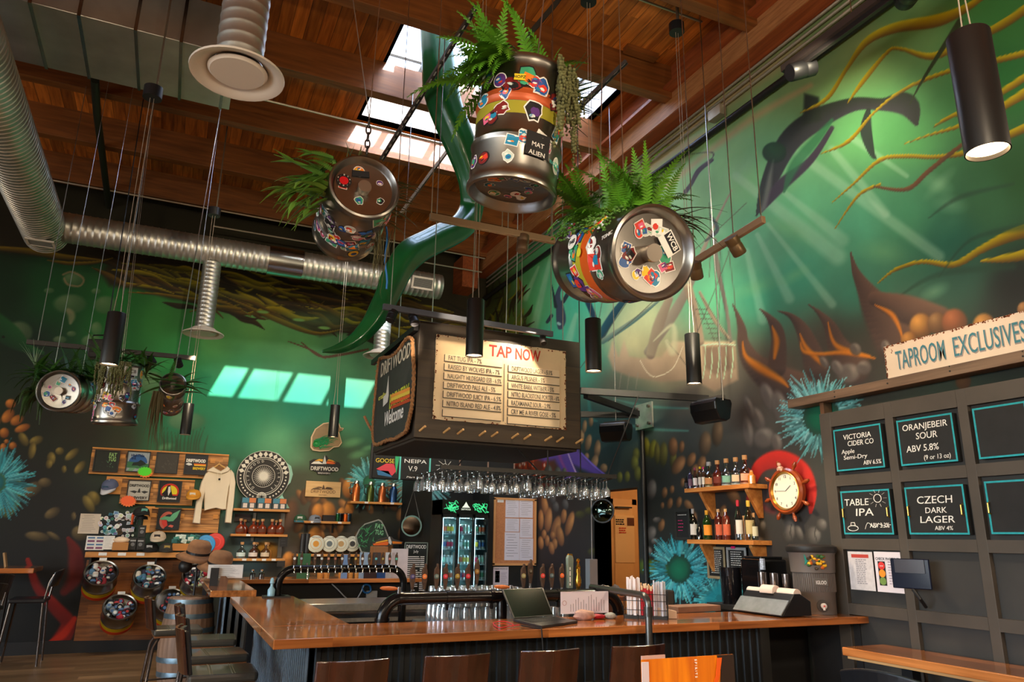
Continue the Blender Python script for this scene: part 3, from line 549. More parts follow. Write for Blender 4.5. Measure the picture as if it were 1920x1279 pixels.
# kelp canopy
G.poly([(-40, 470), (80, 480), (120, 492), (170, 496), (215, 484), (190, 512), (205, 536), (260, 542), (320, 560), (370, 566), (420, 575), (470, 585), (520, 600), (570, 616), (600, 630), (650, 622), (700, 640), (760, 656), (900, 660), (1000, 640), (1010, 300), (300, 300), (-40, 300)], (34, 28, 10), 5, .95)
g = random.Random(21)
for i in range(150):
 x = g.uniform(195, 900); yb = 500+(x-190)*.155; y = g.uniform(yb-34, min(yb+58, 648)); L = g.uniform(50, 150); c = g.choice([(120, 112, 16), (150, 136, 14), (92, 66, 16), (60, 44, 14), (110, 84, 20), (44, 34, 12), (166, 150, 20)])
 if x < 330 and y > yb+20: continue
 G.stroke([(x-L*.5, y-8+g.uniform(-8, 8), 2), (x-L*.15, y+g.uniform(-10, 6), g.uniform(6, 13)), (x+L*.2, y+10+g.uniform(-8, 10), g.uniform(5, 12)), (x+L*.5, y+14+g.uniform(-8, 10), 2)], c, lo=np.array(c)*.4, soft=.35)
for P in ([(240, 548, 2), (300, 552, 6), (350, 560, 8), (420, 568, 6), (470, 592, 3)], [(355, 585, 2), (400, 575, 7), (450, 580, 8)], [(0, 466, 10), (60, 472, 14), (120, 482, 12), (190, 488, 4)], [(90, 488, 3), (130, 494, 8), (180, 492, 6), (212, 484, 2)], [(430, 560, 3), (520, 600, 12), (590, 625, 8), (640, 618, 2)]): G.stroke(P, (136, 112, 20), lo=(50, 40, 14), soft=.3)
for x, y in ((493, 585), (560, 600), (608, 615)): G.blob(x, y, 14, 3.5, 5, (110, 160, 80), None, .4)
G.stroke([(565, 642, 3), (600, 668, 5), (640, 665, 6), (690, 655, 4)], (86, 60, 40), soft=.3); G.stroke([(540, 640, 2), (580, 655, 4), (610, 672, 3)], (90, 62, 44), soft=.3)
# mounds of light green
for x, y, rx, ry in ((520, 830, 66, 56), (650, 800, 50, 40), (470, 700, 120, 26), (600, 600, 120, 26), (560, 860, 60, 30)): G.blob(x, y, rx, ry, 0, (120, 190, 140), None, .9, .35)
for x, y, rx in ((660, 830, 26), (672, 852, 24), (690, 840, 16), (310, 838, 20)): G.blob(x, y, rx, rx*.4, -14, (110, 176, 120), None, .7, .6)
# jellyfish and bubbles
JF, JD = (150, 156, 120), (66, 92, 60)
for x, y, rx, ry in ((137, 524, 22, 14), (131, 570, 35, 21), (198, 572, 25, 19), (36, 624, 28, 24), (112, 637, 14, 8), (134, 626, 10, 6), (172, 640, 22, 14), (181, 616, 12, 14), (92, 545, 11, 6), (180, 546, 10, 6), (286, 718, 26, 24), (240, 690, 26, 12), (270, 690, 16, 18), (350, 790, 40, 20)):
 G.blob(x, y, rx, ry, 0, JF, JD, .25, .55)
G.stroke([(118, 515, 5), (135, 510, 5), (156, 522, 5), (150, 536, 5), (128, 534, 5), (120, 522, 4)], (150, 120, 90), soft=.5, alpha=.7); G.stroke([(128, 582, 12), (134, 592, 20), (132, 606, 8)], (150, 144, 112), soft=.6, alpha=.7)
# green eel head at the far left
G.stroke([(-20, 600, 50), (20, 630, 46), (50, 652, 22), (80, 662, 8)], (22, 84, 40), lo=(10, 56, 34), soft=.2); G.blob(6, 632, 3.5, 3, 0, (10, 24, 14))
for k in range(16): G.stroke([(290+6*k, 860, 6), (292+6*k+random.Random(k).uniform(-4, 4), 832, 5), (286+7*k, 806+random.Random(k).uniform(-8, 8), 1)], (52, 60, 34), soft=.7, alpha=.6)
# reef: orange eggs, beige corals
OE, OK_ = (222, 140, 60), (90, 46, 20)
for x, y, r, s_, a in ((20, 757, 11, 10, 0), (15, 780, 17, 11, -50), (32, 788, 15, 10, -30), (42, 803, 17, 8, -20), (8, 812, 10, 11, 0), (6, 840, 7, 10, 0), (24, 836, 8, 8, 0), (12, 828, 5, 5, 0), (-8, 790, 10, 12, 0)): G.blob(x, y, r, s_, a, OE, OK_, .22)
for x, y, r, s_, a, k in ((44, 824, 16, 9, 60, 1), (68, 826, 15, 9, -20, 1), (60, 845, 18, 8, 100, 1), (96, 860, 14, 9, 90, 1), (112, 846, 9, 8, 0, 1), (135, 852, 18, 8, -40, 1), (150, 876, 16, 8, -50, 1), (92, 870, 10, 7, 100, 1), (60, 918, 24, 14, -30, 2), (84, 905, 14, 10, 0, 2), (98, 962, 18, 10, -30, 2), (70, 1006, 26, 10, 8, 2), (100, 1005, 16, 6, 30, 2), (138, 968, 9, 5, 90, 2), (150, 1000, 18, 16, 10, 2), (175, 935, 16, 14, 60, 1), (166, 945, 20, 10, 60, 1), (120, 880, 8, 5, 90, 1)):
 c = (152, 132, 66) if k == 1 else (122, 104, 70); G.blob(x, y, r, s_, a, c, np.array(c)*.3, .22)
G.blob(12, 915, 30, 58, 0, (112, 124, 50), (70, 80, 34), .1); G.anemone(-6, 904, 62, 66, .35, 90, 8, col=(60, 176, 196), core=(20, 110, 130))
# red tentacle at floor level
G.stroke([(52, 1050, 10), (70, 1100, 22), (104, 1140, 30), (128, 1170, 34), (112, 1205, 40)], (150, 22, 12), lo=(96, 12, 10), soft=.3); G.stroke([(128, 1010, 10), (142, 1040, 34), (140, 1080, 40), (120, 1110, 20)], (120, 20, 16), lo=(70, 10, 12), soft=.4)
G.stroke([(92, 1205, 8), (118, 1190, 20), (140, 1160, 12)], (190, 40, 16), soft=.5); G.blob(100, 1078, 34, 40, 0, (10, 8, 10), None, .5)
# tan egg reef behind the shop shelves
G.eggs(31, 70, 560, 800, 905, 1120, (176, 120, 66), (60, 42, 30), 10, 17, 1.5, 90, 40)
for x, y, r in ((614, 962, 24), (596, 960, 18), (655, 915, 22), (590, 1005, 20), (655, 955, 14), (640, 962, 12), (540, 1050, 18)): G.blob(x, y, r*.7, r, 10, (226, 148, 66), (110, 66, 34), .25)
G.blob(470, 1050, 40, 40, 0, (96, 126, 130), (50, 64, 70), .4); G.blob(500, 1035, 30, 24, 0, (206, 150, 50), (110, 80, 40), .4); G.blob(540, 970, 20, 46, 20, (128, 90, 64), (60, 44, 36), .4)
G.eggs(33, 16, 560, 640, 1040, 1140, (150, 104, 60), (50, 36, 26), 9, 14, 1.4, 90, 40)
G.anemone(692, 905, 38, 42, .4, 50, 14, col=(96, 200, 200), core=(50, 120, 80)); G.anemone(790, 890, 52, 62, .1, 76, 15, a0=-10, a1=190, col=(120, 212, 206), core=None)
G.poly([(400, 890), (436, 870), (440, 960), (404, 960)], (90, 190, 160), 12, .6)
wbk = G.mesh('wall_back')
struct(MB().bx(XL, -3.0, D, D+.15, 0, DECK).bx(-3.0, W+2.2, D+.02, D+.15, 0, DECK), 'wall_back_core', mat((16, 30, 22), .8, noise=.2), wbk)
struct(MB().bx(XL, W, D-.02, D-.001, 0, .165), 'baseboard_back', mat((26, 25, 26), .6))
# walk-in cooler block in the corner with the painted face
CBX = 3.54
cb = Canvas('Y', 10.6, np.arange(CBX, W+.01, .012), np.linspace(0, 2.62, 220)); cb.c = idw(cb.x, cb.y, [(760, 960, 36, 38, 36), (800, 900, 30, 32, 32), (820, 1000, 40, 38, 34), (900, 1000, 20, 20, 20), (800, 1100, 24, 24, 24)])
cb.eggs(41, 16, 760, 830, 940, 1060, (84, 84, 46), (34, 34, 28), 9, 16, 1.4, 90, 40, soft=.6); cb.anemone(790, 890, 52, 62, .1, 76, 15, a0=-10, a1=190, col=(120, 212, 206), core=None)
wc = cb.mesh('wall_cooler')
PX0 = float(at(916, 1000, Y=9.95)[0])
struct(MB().bx(CBX, W, 10.61, D, 0, 2.62).bx(PX0, W, 9.95, 10.59, 0, 2.5), 'wall_cooler_core', mat((24, 25, 25), .6, noise=.2), wc)
# room behind the doorway in the right wall
al = MB().bx(W+.25, 7.2, 9.0, 9.1, 0, 2.8).bx(7.1, 7.2, 6.2, 9.0, 0, 2.8).bx(W+.25, 7.2, 6.2, 9.1, 2.7, 2.8).bx(W+.25, 7.2, 6.1, 6.2, 0, 2.8)
struct(al, 'wall_passage', mat((206, 158, 100), .7, noise=.05))
dx0, dx1, dz0, dz1 = rect(1147, 946, 1191, 1300, 8.98); dr = MB().bx(dx0, dx1, 8.93, 8.98, 0.01, dz1)
d1 = struct(dr, 'door_1', mat((222, 176, 116), .5, noise=.04), None, bev=.004); ORG[d1] = Vector((0, 0, 0))
MB().bx(dx0-.08, dx0, 8.94, 9.0, 0, dz1+.08).bx(dx1, dx1+.08, 8.94, 9.0, 0, dz1+.08).bx(dx0-.08, dx1+.08, 8.94, 9.0, dz1, dz1+.08).build('door_frame', mat((214, 166, 108), .5), d1, bev=.003)
a0, a1, c0, c1 = rect(1153, 966, 1191, 1055, 8.92); MB().bx(a0, a1, 8.92, 8.93, c0, c1).build('notice_sheet', mat((226, 190, 136), .8), d1)
a0, a1, c0, c1 = rect(1176, 971, 1189, 986, 8.915); MB().bx(a0, a1, 8.912, 8.92, c0, c1).build('photograph', mat((88, 44, 22), .5), d1)
bars(at(1163, 984, Y=8.912), EX, EZ, .14, .09, 3, INK, d1, 3); bars(at(1168, 1000, Y=8.912), EX, EZ, .12, .09, 3, mat((190, 60, 40), .8), d1, 4)
MB().bx(dx0+.02, dx1-.05, 8.86, 8.93, dz1-.05, dz1-.03).build('door_closer', BLACK, d1)
struct(MB().bx(W-.004, W+.25, DOOR[0]-.005, DOOR[0]+.0, 0, 2.2).bx(W, W+.25, DOOR[1], DOOR[1]+.01, 0, 2.2), 'trim_1', mat((54, 38, 26), .6))
lamp('POINT', 'passage lamp light', (6.0, 7.6, 2.4), 22, (1, .72, .42), shadow_soft_size=.1)
# ================================================================ ducts
GALV = mat((196, 196, 190), .38, .85, noise=.16, scale=3, bump=.1); GALVD = mat((150, 152, 150), .26, 1., noise=.1, scale=6); OFFW = mat((214, 204, 192), .45)
def spiral(mb, a, b, r, step=.085, n=28):
 L = (Vector(b)-Vector(a)).length; P = []; z = 0
 while z < L: P += [(r, z), (r, z+step*.72), (r*1.025, z+step*.8), (r*1.025, z+step*.92)]; z += step
 P.append((r, L)); P = [p for p in P if p[1] <= L]; return mb.lathe(P, a, Vector(b)-Vector(a), n)
t = thing('rectangular_duct', 'flat galvanised rectangular air duct under the roof beams, upper left', 'duct', (-4, 7.1, 6.0))
mb = MB().bx(XL+.02, .07, 6.62, 7.63, 6.0, 6.5); mb.build('duct_body', GALV, t, bev=.006)
for x in (-8, -6.5, -5, -3.5, -2.6, -1.92, -1.62, -1.25, -.8, -.42, -.02): MB().bx(x-.014, x+.014, 6.61, 7.64, 5.988, 6.51).build('seam', GALVD, t)
def diffuser(t, c, r):
 MB().lathe([(r, 0), (r*1.01, .012), (r*.62, .07), (r*.55, .09), (r*.55, .07), (r*.62, .05), (r*.9, .004), (r, 0)], c, EZ, 40).build('diffuser_ring', OFFW, t, smooth=1)
 MB().lathe([(0, .012), (r*.58, .012), (r*.64, .03), (r*.3, .05), (0, .05)], c, EZ, 36).build('diffuser_plate', OFFW, t, smooth=1)
c = Vector([float(q) for q in at(445, 142, Y=4.5)])
t = thing('spiral_duct', 'vertical spiral duct dropping to a large round white diffuser, top left', 'duct', c)
mb = MB(); spiral(mb, c+EZ*.08, (c.x, c.y, DECK-.01), .145); mb.build('spiral_pipe', GALV, t, smooth=1); diffuser(t, c, .29)
HZ = 5.57; HY = 10.9; LX = -1.98
t = thing('spiral_duct', 'long horizontal spiral duct crossing the back of the room above the kelp painting', 'duct', (LX, HY, HZ))
mb = MB(); spiral(mb, (LX+.2, HY, HZ), (3.62, HY, HZ), .205); mb.build('spiral_pipe', GALV, t, smooth=1)
MB().lathe([(0, 0), (.2, 0), (.205, .01)], (3.62, HY, HZ), (-1, 0, 0), 28).build('end_cap', GALVD, t)
MB().lathe([(.225, 0), (.225, .5)], (.9, HY, HZ), EX, 28).build('collar', GALVD, t, smooth=1)
def grille(t, c, u, v, w, h):
 u = Vector(u); v = Vector(v); c = Vector([float(q) for q in c]); nrm = u.cross(v)
 mb = MB();
 for s in (-1, 1): mb.box(c+v*(s*h/2), (w+.03, .03, .02), u, v); mb.box(c+u*(s*w/2), (.03, h, .02), u, v)
 g = mb.build('register', OFFW, t); mb = MB()
 for i in range(9): mb.box(c+v*(h*(i+.5)/9-h/2), (w, .012, .012), u, v)
 mb.build('louvre', mat((120, 118, 112), .5), g); MB().box(c-nrm*.008, (w, h, .01), u, v).build('register_back', DARK, g)
grille(t, at(793, 531, Y=HY-.21), EX, Vector((0, -.34, .94)).normalized(), .34, .17)
for (px_, py_, tx, lab) in ((400, 480, 628, 'left'), (722, 545, 668, 'right')):
 a = at(px_, py_, Y=HY); c = Vector([float(q) for q in at(px_-15, tx, Y=HY)]); c.x = float(a[0])
 d = thing('duct_drop', 'short spiral duct drop with round diffuser, %s one under the long duct' % lab, 'duct', c, 'duct drops under the long horizontal duct')
 mb = MB(); spiral(mb, c+EZ*.06, (c.x, HY, HZ-.19), .125, .06); mb.build('spiral_pipe', GALV, d, smooth=1); diffuser(d, c, .275)
t = thing('spiral_duct', 'wide spiral duct running front to back along the left edge of the picture', 'duct', (LX, 8, HZ-.05))
mb = MB(); spiral(mb, (LX, -1, HZ-.05), (LX, HY+.25, HZ-.05), .27, .075, 32); mb.build('spiral_pipe', GALV, t, smooth=1)
MB().lathe([(0, 0), (.27, 0), (.27, .01)], (LX, HY+.25, HZ-.05), EY, 28).build('end_cap', GALVD, t)
grille(t, Vector((LX+.03, 10.75, HZ-.05-.275)), EX, -EY, .3, .22)
# drain pipe and conduits on the ceiling
P = [at(178, 150, Z=6.5), at(182, 215, Z=6.5), at(193, 300, Z=6.5), at(205, 395, Z=6.5)]
solo(MB().tube([(p[0], p[1], 6.5) for p in P], .045, 10), 'drain_pipe', 'dark green pipe running under the beams beside the flat duct', 'pipe', mat((40, 46, 34), .5), smooth=1)
def conduit(pts, label, r=.013, m=None, grp=None):
 return solo(MB().tube([tuple(float(q) for q in p) for p in pts], r, 6), 'conduit', label, 'conduit', m or mat((176, 166, 150), .35, .6), grp, smooth=1)
a = at(55, 330, Z=6.52); conduit([(a[0], a[1], 6.52), (4.7, a[1]+.02, 6.52)], 'thin metal conduit along the fourth roof beam above the long duct')
a = at(490, 190, Z=6.53); conduit([(a[0], a[1]-.05, 6.53), (2.9, a[1]-.03, 6.53)], 'thin grey conduit on the beam edge behind the big diffuser')
a = at(400, 424, Z=6.2); conduit([(a[0], a[1], 6.2), (4.6, a[1], 6.2)], 'thin metal conduit hung lowest, just above the long duct')
a = at(1155, 0, Z=6.88); conduit([(a[0]-.2, 5.2, 6.9), (4.5, 5.2, 6.9)], 'conduit feeding the black canopy in the bay before the skylight')
for k, (dz, dx) in enumerate(((0, .0), (-.085, .0), (-.17, .0))):
 conduit([(W-.03, 0.5, 6.33+dz), (W-.03, 12.1, 6.33+dz)], ['highest of the three parallel conduits along the mural wall', 'middle one of the three parallel conduits along the mural wall', 'lowest of the three parallel conduits along the mural wall'][k], .016)
c = at(1345, 213, X=W-.05); solo(MB().bx(W-.1, W-.01, c[1]-.1, c[1]+.1, c[2]-.06, c[2]+.06), 'junction_box', 'small metal junction box on the conduits over the mural', 'junction box', mat((170, 160, 140), .4, .5), bev=.004)
solo(MB().tube([(W-.05, .5, 5.935), (W-.05, 12.15, 5.935)], .038, 12), 'sprinkler_pipe', 'long black pipe running just below the conduits on the mural wall', 'pipe', BLACK, smooth=1)
# perforated strut channels under the skylight
def strut(a, b, label, m=None, w=.042):
 a = Vector([float(q) for q in a]); b = Vector([float(q) for q in b]); u, v, d = frame(b-a)
 t = thing('strut_channel', label, 'strut', (a+b)/2); m = m or mat((120, 122, 122), .35, .8)
 mb = MB()
 for s in (-1, 1): mb.bar(a+u*(s*w/2), b+u*(s*w/2), .004, w)
 mb.bar(a+v*(w/2), b+v*(w/2), w, .004); mb.build('channel', m, t)
 mb = MB(); n = int((b-a).length/.1)
 for i in range(n): p = a+(b-a)*((i+.5)/n); mb.bar(p-d*.028-v*.004, p+d*.028-v*.004, .014, .003)
 mb.build('slot', mat((196, 200, 205), .5), t); return t
strut(at(893, 12, Z=6.53), at(715, 300, Z=5.9), 'perforated metal strut slanting down left of the tall fern keg')
strut(at(850, 268, Z=6.55), at(752, 400, Z=5.6), 'plain metal strut leaning between the two left kegs', mat((120, 104, 86), .5, .4), .035)
strut(at(1062, 225, Z=6.0), at(1175, 115, Z=6.53), 'perforated metal strut rising right of the tall fern keg')
strut(at(975, 85, Z=6.0), at(1048, 0, Z=6.6), 'dark strut rising from the fern on top of the tall keg', mat((70, 66, 60), .5, .4))
# ================================================================ green tentacle sculpture
T = [(818, 38, 6.9, .17), (822, 110, 6.85, .18), (832, 190, 6.85, .19), (862, 270, 6.9, .17), (884, 345, 7.0, .14), (882, 395, 7.1, .135), (862, 428, 7.0, .14), (815, 452, 6.9, .145), (768, 478, 6.8, .145), (742, 515, 6.8, .135), (722, 560, 6.8, .12), (700, 600, 6.8, .1), (672, 632, 6.8, .075), (638, 652, 6.8, .05), (604, 659, 6.8, .012)]
Q = spline([tuple(at(x, y, Y=Y))+(r,) for x, y, Y, r in T], 7)
mb = MB(); n = 28; vs = []; fs = []; pu = None
for i, q in enumerate(Q):
 p = Vector(q[:3]); d = (Vector(Q[min(i+1, len(Q)-1)][:3])-Vector(Q[max(i-1, 0)][:3])).normalized()
 u = frame(d)[0] if pu is None else (pu-d*pu.dot(d)).normalized(); pu = u; v = d.cross(u)
 for k in range(n):
  t_ = 2*math.pi*k/n; r = q[3]*(1+.07*math.cos(5*t_+i*.05)+.02*math.sin(i*.7)); vs.append(p+u*(r*math.cos(t_))+v*(r*math.sin(t_)))
for j in range(len(Q)-1):
 for i in range(n): k = (i+1) % n; fs.append((j*n+i, j*n+k, (j+1)*n+k, (j+1)*n+i))
fs.append(tuple(range(n-1, -1, -1))); fs.append(tuple((len(Q)-1)*n+i for i in range(n))); mb.add(vs, fs)
TG = mat((16, 88, 42), .28, 0, noise=.35, scale=2.2, bump=.25, coat=.3)
t = thing('tentacle_sculpture', 'huge green sculpted tentacle hanging down from the skylight', 'sculpture', Q[60][:3])
mb.build('tentacle', TG, t, smooth=2)
MB().tube([(Q[12][0], Q[12][1], Q[12][2]), (Q[12][0]+.02, Q[12][1], 6.6)], .006, 5).build('cable', STEEL, t)
# ================================================================ kegs hung as planters
KS = mat((146, 142, 136), .3, 1., noise=.14, scale=5, bump=.05); LEAF = mat((84, 140, 34), .45, noise=.35, scale=12, spec=.4); LEAF2 = mat((42, 86, 26), .5, noise=.35, scale=12); LEAFD = mat((38, 62, 24), .55, noise=.3, scale=14); MOSS = mat((96, 98, 60), .8, noise=.3, scale=20); PALE = mat((112, 140, 110), .5, noise=.2, scale=10)
KR, KL = .205, .6
PROF = [(0, .052), (.055, .05), (.12, .046), (.168, .04), (.176, .03), (.184, .006), (.192, -.002), (.203, .003), (.206, .016), (.203, .032), (.196, .05), (.2, .075), (.2, .185), (.203, .192), (.209, .205), (.203, .218), (.2, .225), (.2, .375), (.203, .382), (.209, .395), (.203, .408), (.2, .415), (.2, .53), (.196, .55), (.203, .568), (.206, .584), (.203, .597), (.192, .602), (.184, .594), (.176, .57), (.168, .56), (.12, .554), (0, .55)]
def rad(z, s=1.): return np.interp(z/s, [p[1] for p in PROF[8:25]], [p[0] for p in PROF[8:25]])*s
PAL = [(216, 60, 44), (236, 196, 40), (40, 90, 160), (30, 30, 34), (240, 240, 236), (60, 160, 120), (240, 130, 40), (90, 50, 120), (220, 100, 140), (30, 130, 170), (120, 30, 30), (200, 210, 200)]
def blobpoly(g, w, h, kind):
 if kind == 'rect': return [(-w/2, -h/2), (0, -h/2), (w/2, -h/2), (w/2, 0), (w/2, h/2), (0, h/2), (-w/2, h/2), (-w/2, 0)]
 n = 18 if kind == 'disc' else 14; j = 0 if kind == 'disc' else .22
 return [(w/2*math.cos(2*math.pi*i/n)*(1+g.uniform(-j, j)), h/2*math.sin(2*math.pi*i/n)*(1+g.uniform(-j, j))) for i in range(n)]
def sticker(t, f, w, h, kind, cols, rot=0., g=rnd):
 """f maps (a, b, lift) in metres on the surface to a point"""
 mb = MB(); ca, sa = math.cos(rot), math.sin(rot)
 def lay(poly, sc, lift, mi, ox=0, oy=0):
  N = len(poly); vs = [f(ox*ca-oy*sa, ox*sa+oy*ca, lift)]; fs = []
  for k in (.5, 1.):
   for p in poly: x, y = p[0]*sc*k+ox, p[1]*sc*k+oy; vs.append(f(x*ca-y*sa, x*sa+y*ca, lift))
  for i in range(N): j = (i+1) % N; fs += [(0, 1+i, 1+j), (1+i, 1+N+i, 1+N+j, 1+j)]
  mb.add(vs, fs, mi)
 P = blobpoly(g, w, h, kind); lay(P, 1, .0016, 0); lay(P, .86, .0022, 1)
 lay(blobpoly(g, w*.5, h*.4, g.choice(['disc', 'blob', 'rect'])), 1, .0028, 2, g.uniform(-.12, .12)*w, g.uniform(-.15, .15)*h)
 for k in range(2): lay(blobpoly(g, w*.3, h*.14, 'blob'), 1, .0034, 3 if k else 0, g.uniform(-.2, .2)*w, g.uniform(-.3, .3)*h)
 return mb.build('sticker', [mat(c, .4) for c in cols], t)
def cylf(s=1.):
 def mk(th, z):
  def f(a, b, l):
   zz = z+b; r = rad(zz, s)+l; q = th+a/(KR*s); return (r*math.cos(q), r*math.sin(q), zz)
  return f
 return mk
def keg(name, label, seed, nb=20, nf=8, s=1., bands=True, cut=None, grp=None, col=None, Lk=None, top=None, txt=(), valve=True, slots=True, arc=(0, 6.28)):
 g = random.Random(seed); t = thing(name, label, 'keg', (0, 0, 0), grp)
 if Lk: P = [(r*s, z*s if z < .3 else z*s+(Lk-.6*s)) for r, z in PROF]
 else: P = [(r*s, z*s) for r, z in PROF]
 L = Lk or .6*s
 def rd(z): return np.interp(z, [p[1] for p in P[8:25]], [p[0] for p in P[8:25]])
 MB().lathe(P, (0, 0, 0), EZ, 56).build('keg_body', KS, t, smooth=1)
 if valve: MB().lathe([(.038*s, .0), (.04*s, .012), (.036*s, .03), (.036*s, .052)][::-1], (0, 0, 0), EZ, 24).lathe([(0, .016), (.02*s, .014), (.022*s, .02)], (0, 0, 0), EZ, 16).build('valve', mat((160, 150, 138), .4, .9), t, smooth=1)
 if bands:
  for z0, z1, c in ((.225, .3, (222, 96, 30)), (.3, .375, (196, 186, 50))):
   z0 *= L/.6; z1 *= L/.6; MB().lathe([(rd(z0)+.0008, z0), (rd((z0+z1)/2)+.0008, (z0+z1)/2), (rd(z1)+.0008, z1)], (0, 0, 0), EZ, 56).build('painted_band', mat(c, .35, .2), t, smooth=1)
 def mk(th, z):
  def f(a, b, l):
   zz = z+b; r = rd(zz)+l; q = th+a/(KR*s); return (r*math.cos(q), r*math.sin(q), zz)
  return f
 if slots:
  for th in (arc[0]+.5, arc[0]+.5+math.pi):
   mb = MB(); f = mk(th, .048*L/.6); poly = [(.055*math.cos(q)*s*(1.35 if abs(math.cos(q)) < .8 else 1.2), .017*math.sin(q)*s) for q in [2*math.pi*i/14 for i in range(14)]]
   vs = [f(0, 0, .002)]+[f(p[0], p[1], .004) for p in poly]; mb.add(vs, [(0, 1+i, 1+(i+1) % 14) for i in range(14)]); mb.build('handle_slot', mat((30, 26, 24), .7), t)
 for i in range(nb):
  w = g.uniform(.05, .095)*s; h = w*g.uniform(.7, 1.3); cs = [(236, 234, 228) if g.random() < .7 else (30, 30, 32)]+[g.choice(PAL) for _ in range(3)]
  th = arc[0]+(arc[1]-arc[0])*(i+g.uniform(-.35, .35))/nb*1.0; z = g.uniform(.07, .53)*L/.6
  sticker(t, mk(th, z), w, h, g.choice(['disc', 'rect', 'blob', 'blob']), cs, g.uniform(-.4, .4), g)
 for i in range(nf):
  a = 2*math.pi*i/nf+g.uniform(-.3, .3); r = g.uniform(.075, .125)*s; w = g.uniform(.04, .07)*s; c = (r*math.cos(a), r*math.sin(a))
  def f(x, y, l, c=c): return (c[0]+x, c[1]+y, np.interp(math.hypot(c[0]+x, c[1]+y), [0, .12*s, .168*s, .18*s], [.052*s, .046*s, .04*s, .02*s])-l)
  sticker(t, f, w, w*g.uniform(.7, 1.3), g.choice(['disc', 'blob', 'rect']), [(236, 234, 228)]+[g.choice(PAL) for _ in range(3)], g.uniform(0, 6), g)
 t['_'] = 0; del t['_']
 return t
def place(t, base, axis, spin=0.):
 u, v, w = frame(axis); m = Matrix(((u.x, v.x, w.x), (u.y, v.y, w.y), (u.z, v.z, w.z))) @ Matrix.Rotation(spin, 3, 'Z')
 t.rotation_euler = m.to_euler(); t.location = base
def ktext(t, s, th, z, size, m=CHALK, up=1, bg=None, w=None):
 """a word on the keg side at angle th, height z ; up=-1 when the keg face points down the axis"""
 u = Vector((-math.sin(th), math.cos(th), 0))*up; v = EZ*up; o = Vector((math.cos(th), math.sin(th), 0))*(KR+.006)+EZ*z
 if bg: MB().box(o+v*size*.35-Vector((math.cos(th), math.sin(th), 0))*.002, (bg[0], bg[1], .002), u, v).build('sticker', mat(bg[2], .5), t)
 text(s, o, u, v, size, m, t, width=w)
# ---- leaves
def frond(mb, p, d, L, w, droop=.5, n=16, mi=None, g=rnd):
 p = Vector(p); d = Vector(d).normalized(); side = d.cross(EZ); side = side.normalized() if side.length > .1 else EX.copy(); side = (side+Vector((g.uniform(-.3, .3), g.uniform(-.3, .3), g.uniform(-.2, .2)))).normalized()
 pts = []; q = p.copy()
 for i in range(n+1): pts.append(q.copy()); d = (d-EZ*(droop/n*(.4+1.4*i/n))).normalized(); q = q+d*(L/n)
 nrm = side.cross(d).normalized()
 for i in range(1, n+1):
  f = i/n; ww = w*math.sin(math.pi*min(1, f*.82+.16))**.8*(1.05-f*.75)+.004; a = pts[i]; b = pts[i-1]; ax = (a-b); s_ = side-ax.normalized()*side.dot(ax.normalized())
  for sg in (-1, 1):
   tip = a+s_*(sg*ww)+ax*.7-nrm*(ww*.18); m = (a+tip)/2
   mb.add([b+ax*.15, m-ax*.42, tip, m+ax*.34, a+ax*.0], [(0, 1, 2, 3, 4)], mi)
 mb.add([pts[0]-side*.002, pts[0]+side*.002]+[q for p_ in pts[1:] for q in (p_-side*.0015, p_+side*.0015)], [(2*i, 2*i+1, 2*i+3, 2*i+2) for i in range(n)], mi)
def finger(mb, p, d, L, r, droop=.6, mi=None, g=rnd, n=8, fork=False):
 p = Vector(p); d = Vector(d).normalized(); vs = []; side = d.cross(EZ); side = side.normalized() if side.length > .1 else EX.copy(); q = p.copy()
 for i in range(n+1):
  f = i/n; w = r*(1-.75*f)*(.6+.8*math.sin(math.pi*min(1, f+.2))); up = side.cross(d).normalized(); vs += [q-side*w, q+up*w*.35, q+side*w, q-up*w*.25]
  d = (d-EZ*(droop/n)+side*g.uniform(-.03, .03)).normalized(); q = q+d*(L/n)
  if fork and i == n//2:
   for k in (-1, 1): finger(mb, q, (d+side*.7*k), L*.5, r*.6, droop, mi, g, 5)
 fs = [(4*i+k, 4*i+(k+1) % 4, 4*i+4+(k+1) % 4, 4*i+4+k) for i in range(n) for k in range(4)]; mb.add(vs, fs, mi)
def string(mb, p, L, r=.007, mi=None, g=rnd, out=(0, 0)):
 q = Vector(p)
 for i in range(int(L/.017)): q = q+Vector((g.uniform(-.006, .006)+out[0]*.0007, g.uniform(-.006, .006)+out[1]*.0007, -.017)); mb.ball(q, r*g.uniform(.7, 1.2), 5, 3, mi)
def cable(t, a, b, r=.003, name='cable', m=None): return MB().tube([tuple(map(float, a)), tuple(map(float, b))], r, 5).build(name, m or STEEL, t)
# K1: tall upright keg with ferns
def upto(p, z=6.55, dx=0., dy=0.): return (p[0]+dx, p[1]+dy, z)
g = random.Random(101)
K1 = keg('keg_planter', 'upright steel keg hung highest under the skylight, ferns sprouting from its top', 77, nb=34, nf=12, valve=False, slots=False, arc=(-1.6, 1.6), bands=False)
for z0, z1, c in ((.3, .36, (166, 158, 50)), (.362, .425, (186, 84, 40))): MB().lathe([(rad(z0+(z1-z0)*i/8)+.0012, z0+(z1-z0)*i/8) for i in range(9)], (0, 0, 0), EZ, 56, cap=False).build('painted_band', mat(c, .4, .2), K1, smooth=1)
ktext(K1, 'MAT', .05, .155, .03, up=1, bg=(.115, .11, (24, 24, 26))); ktext(K1, 'ALIEN', .05, .115, .03, up=1); ktext(K1, 'WOOF', .55, .11, .024, mat((60, 190, 180), .6))
ktext(K1, 'HOPZ', -.5, .46, .02, INK, bg=(.05, .03, (230, 200, 40)))
place(K1, Vector((1.23, 2.75, 3.085)), Vector((.07, -.08, .99)))
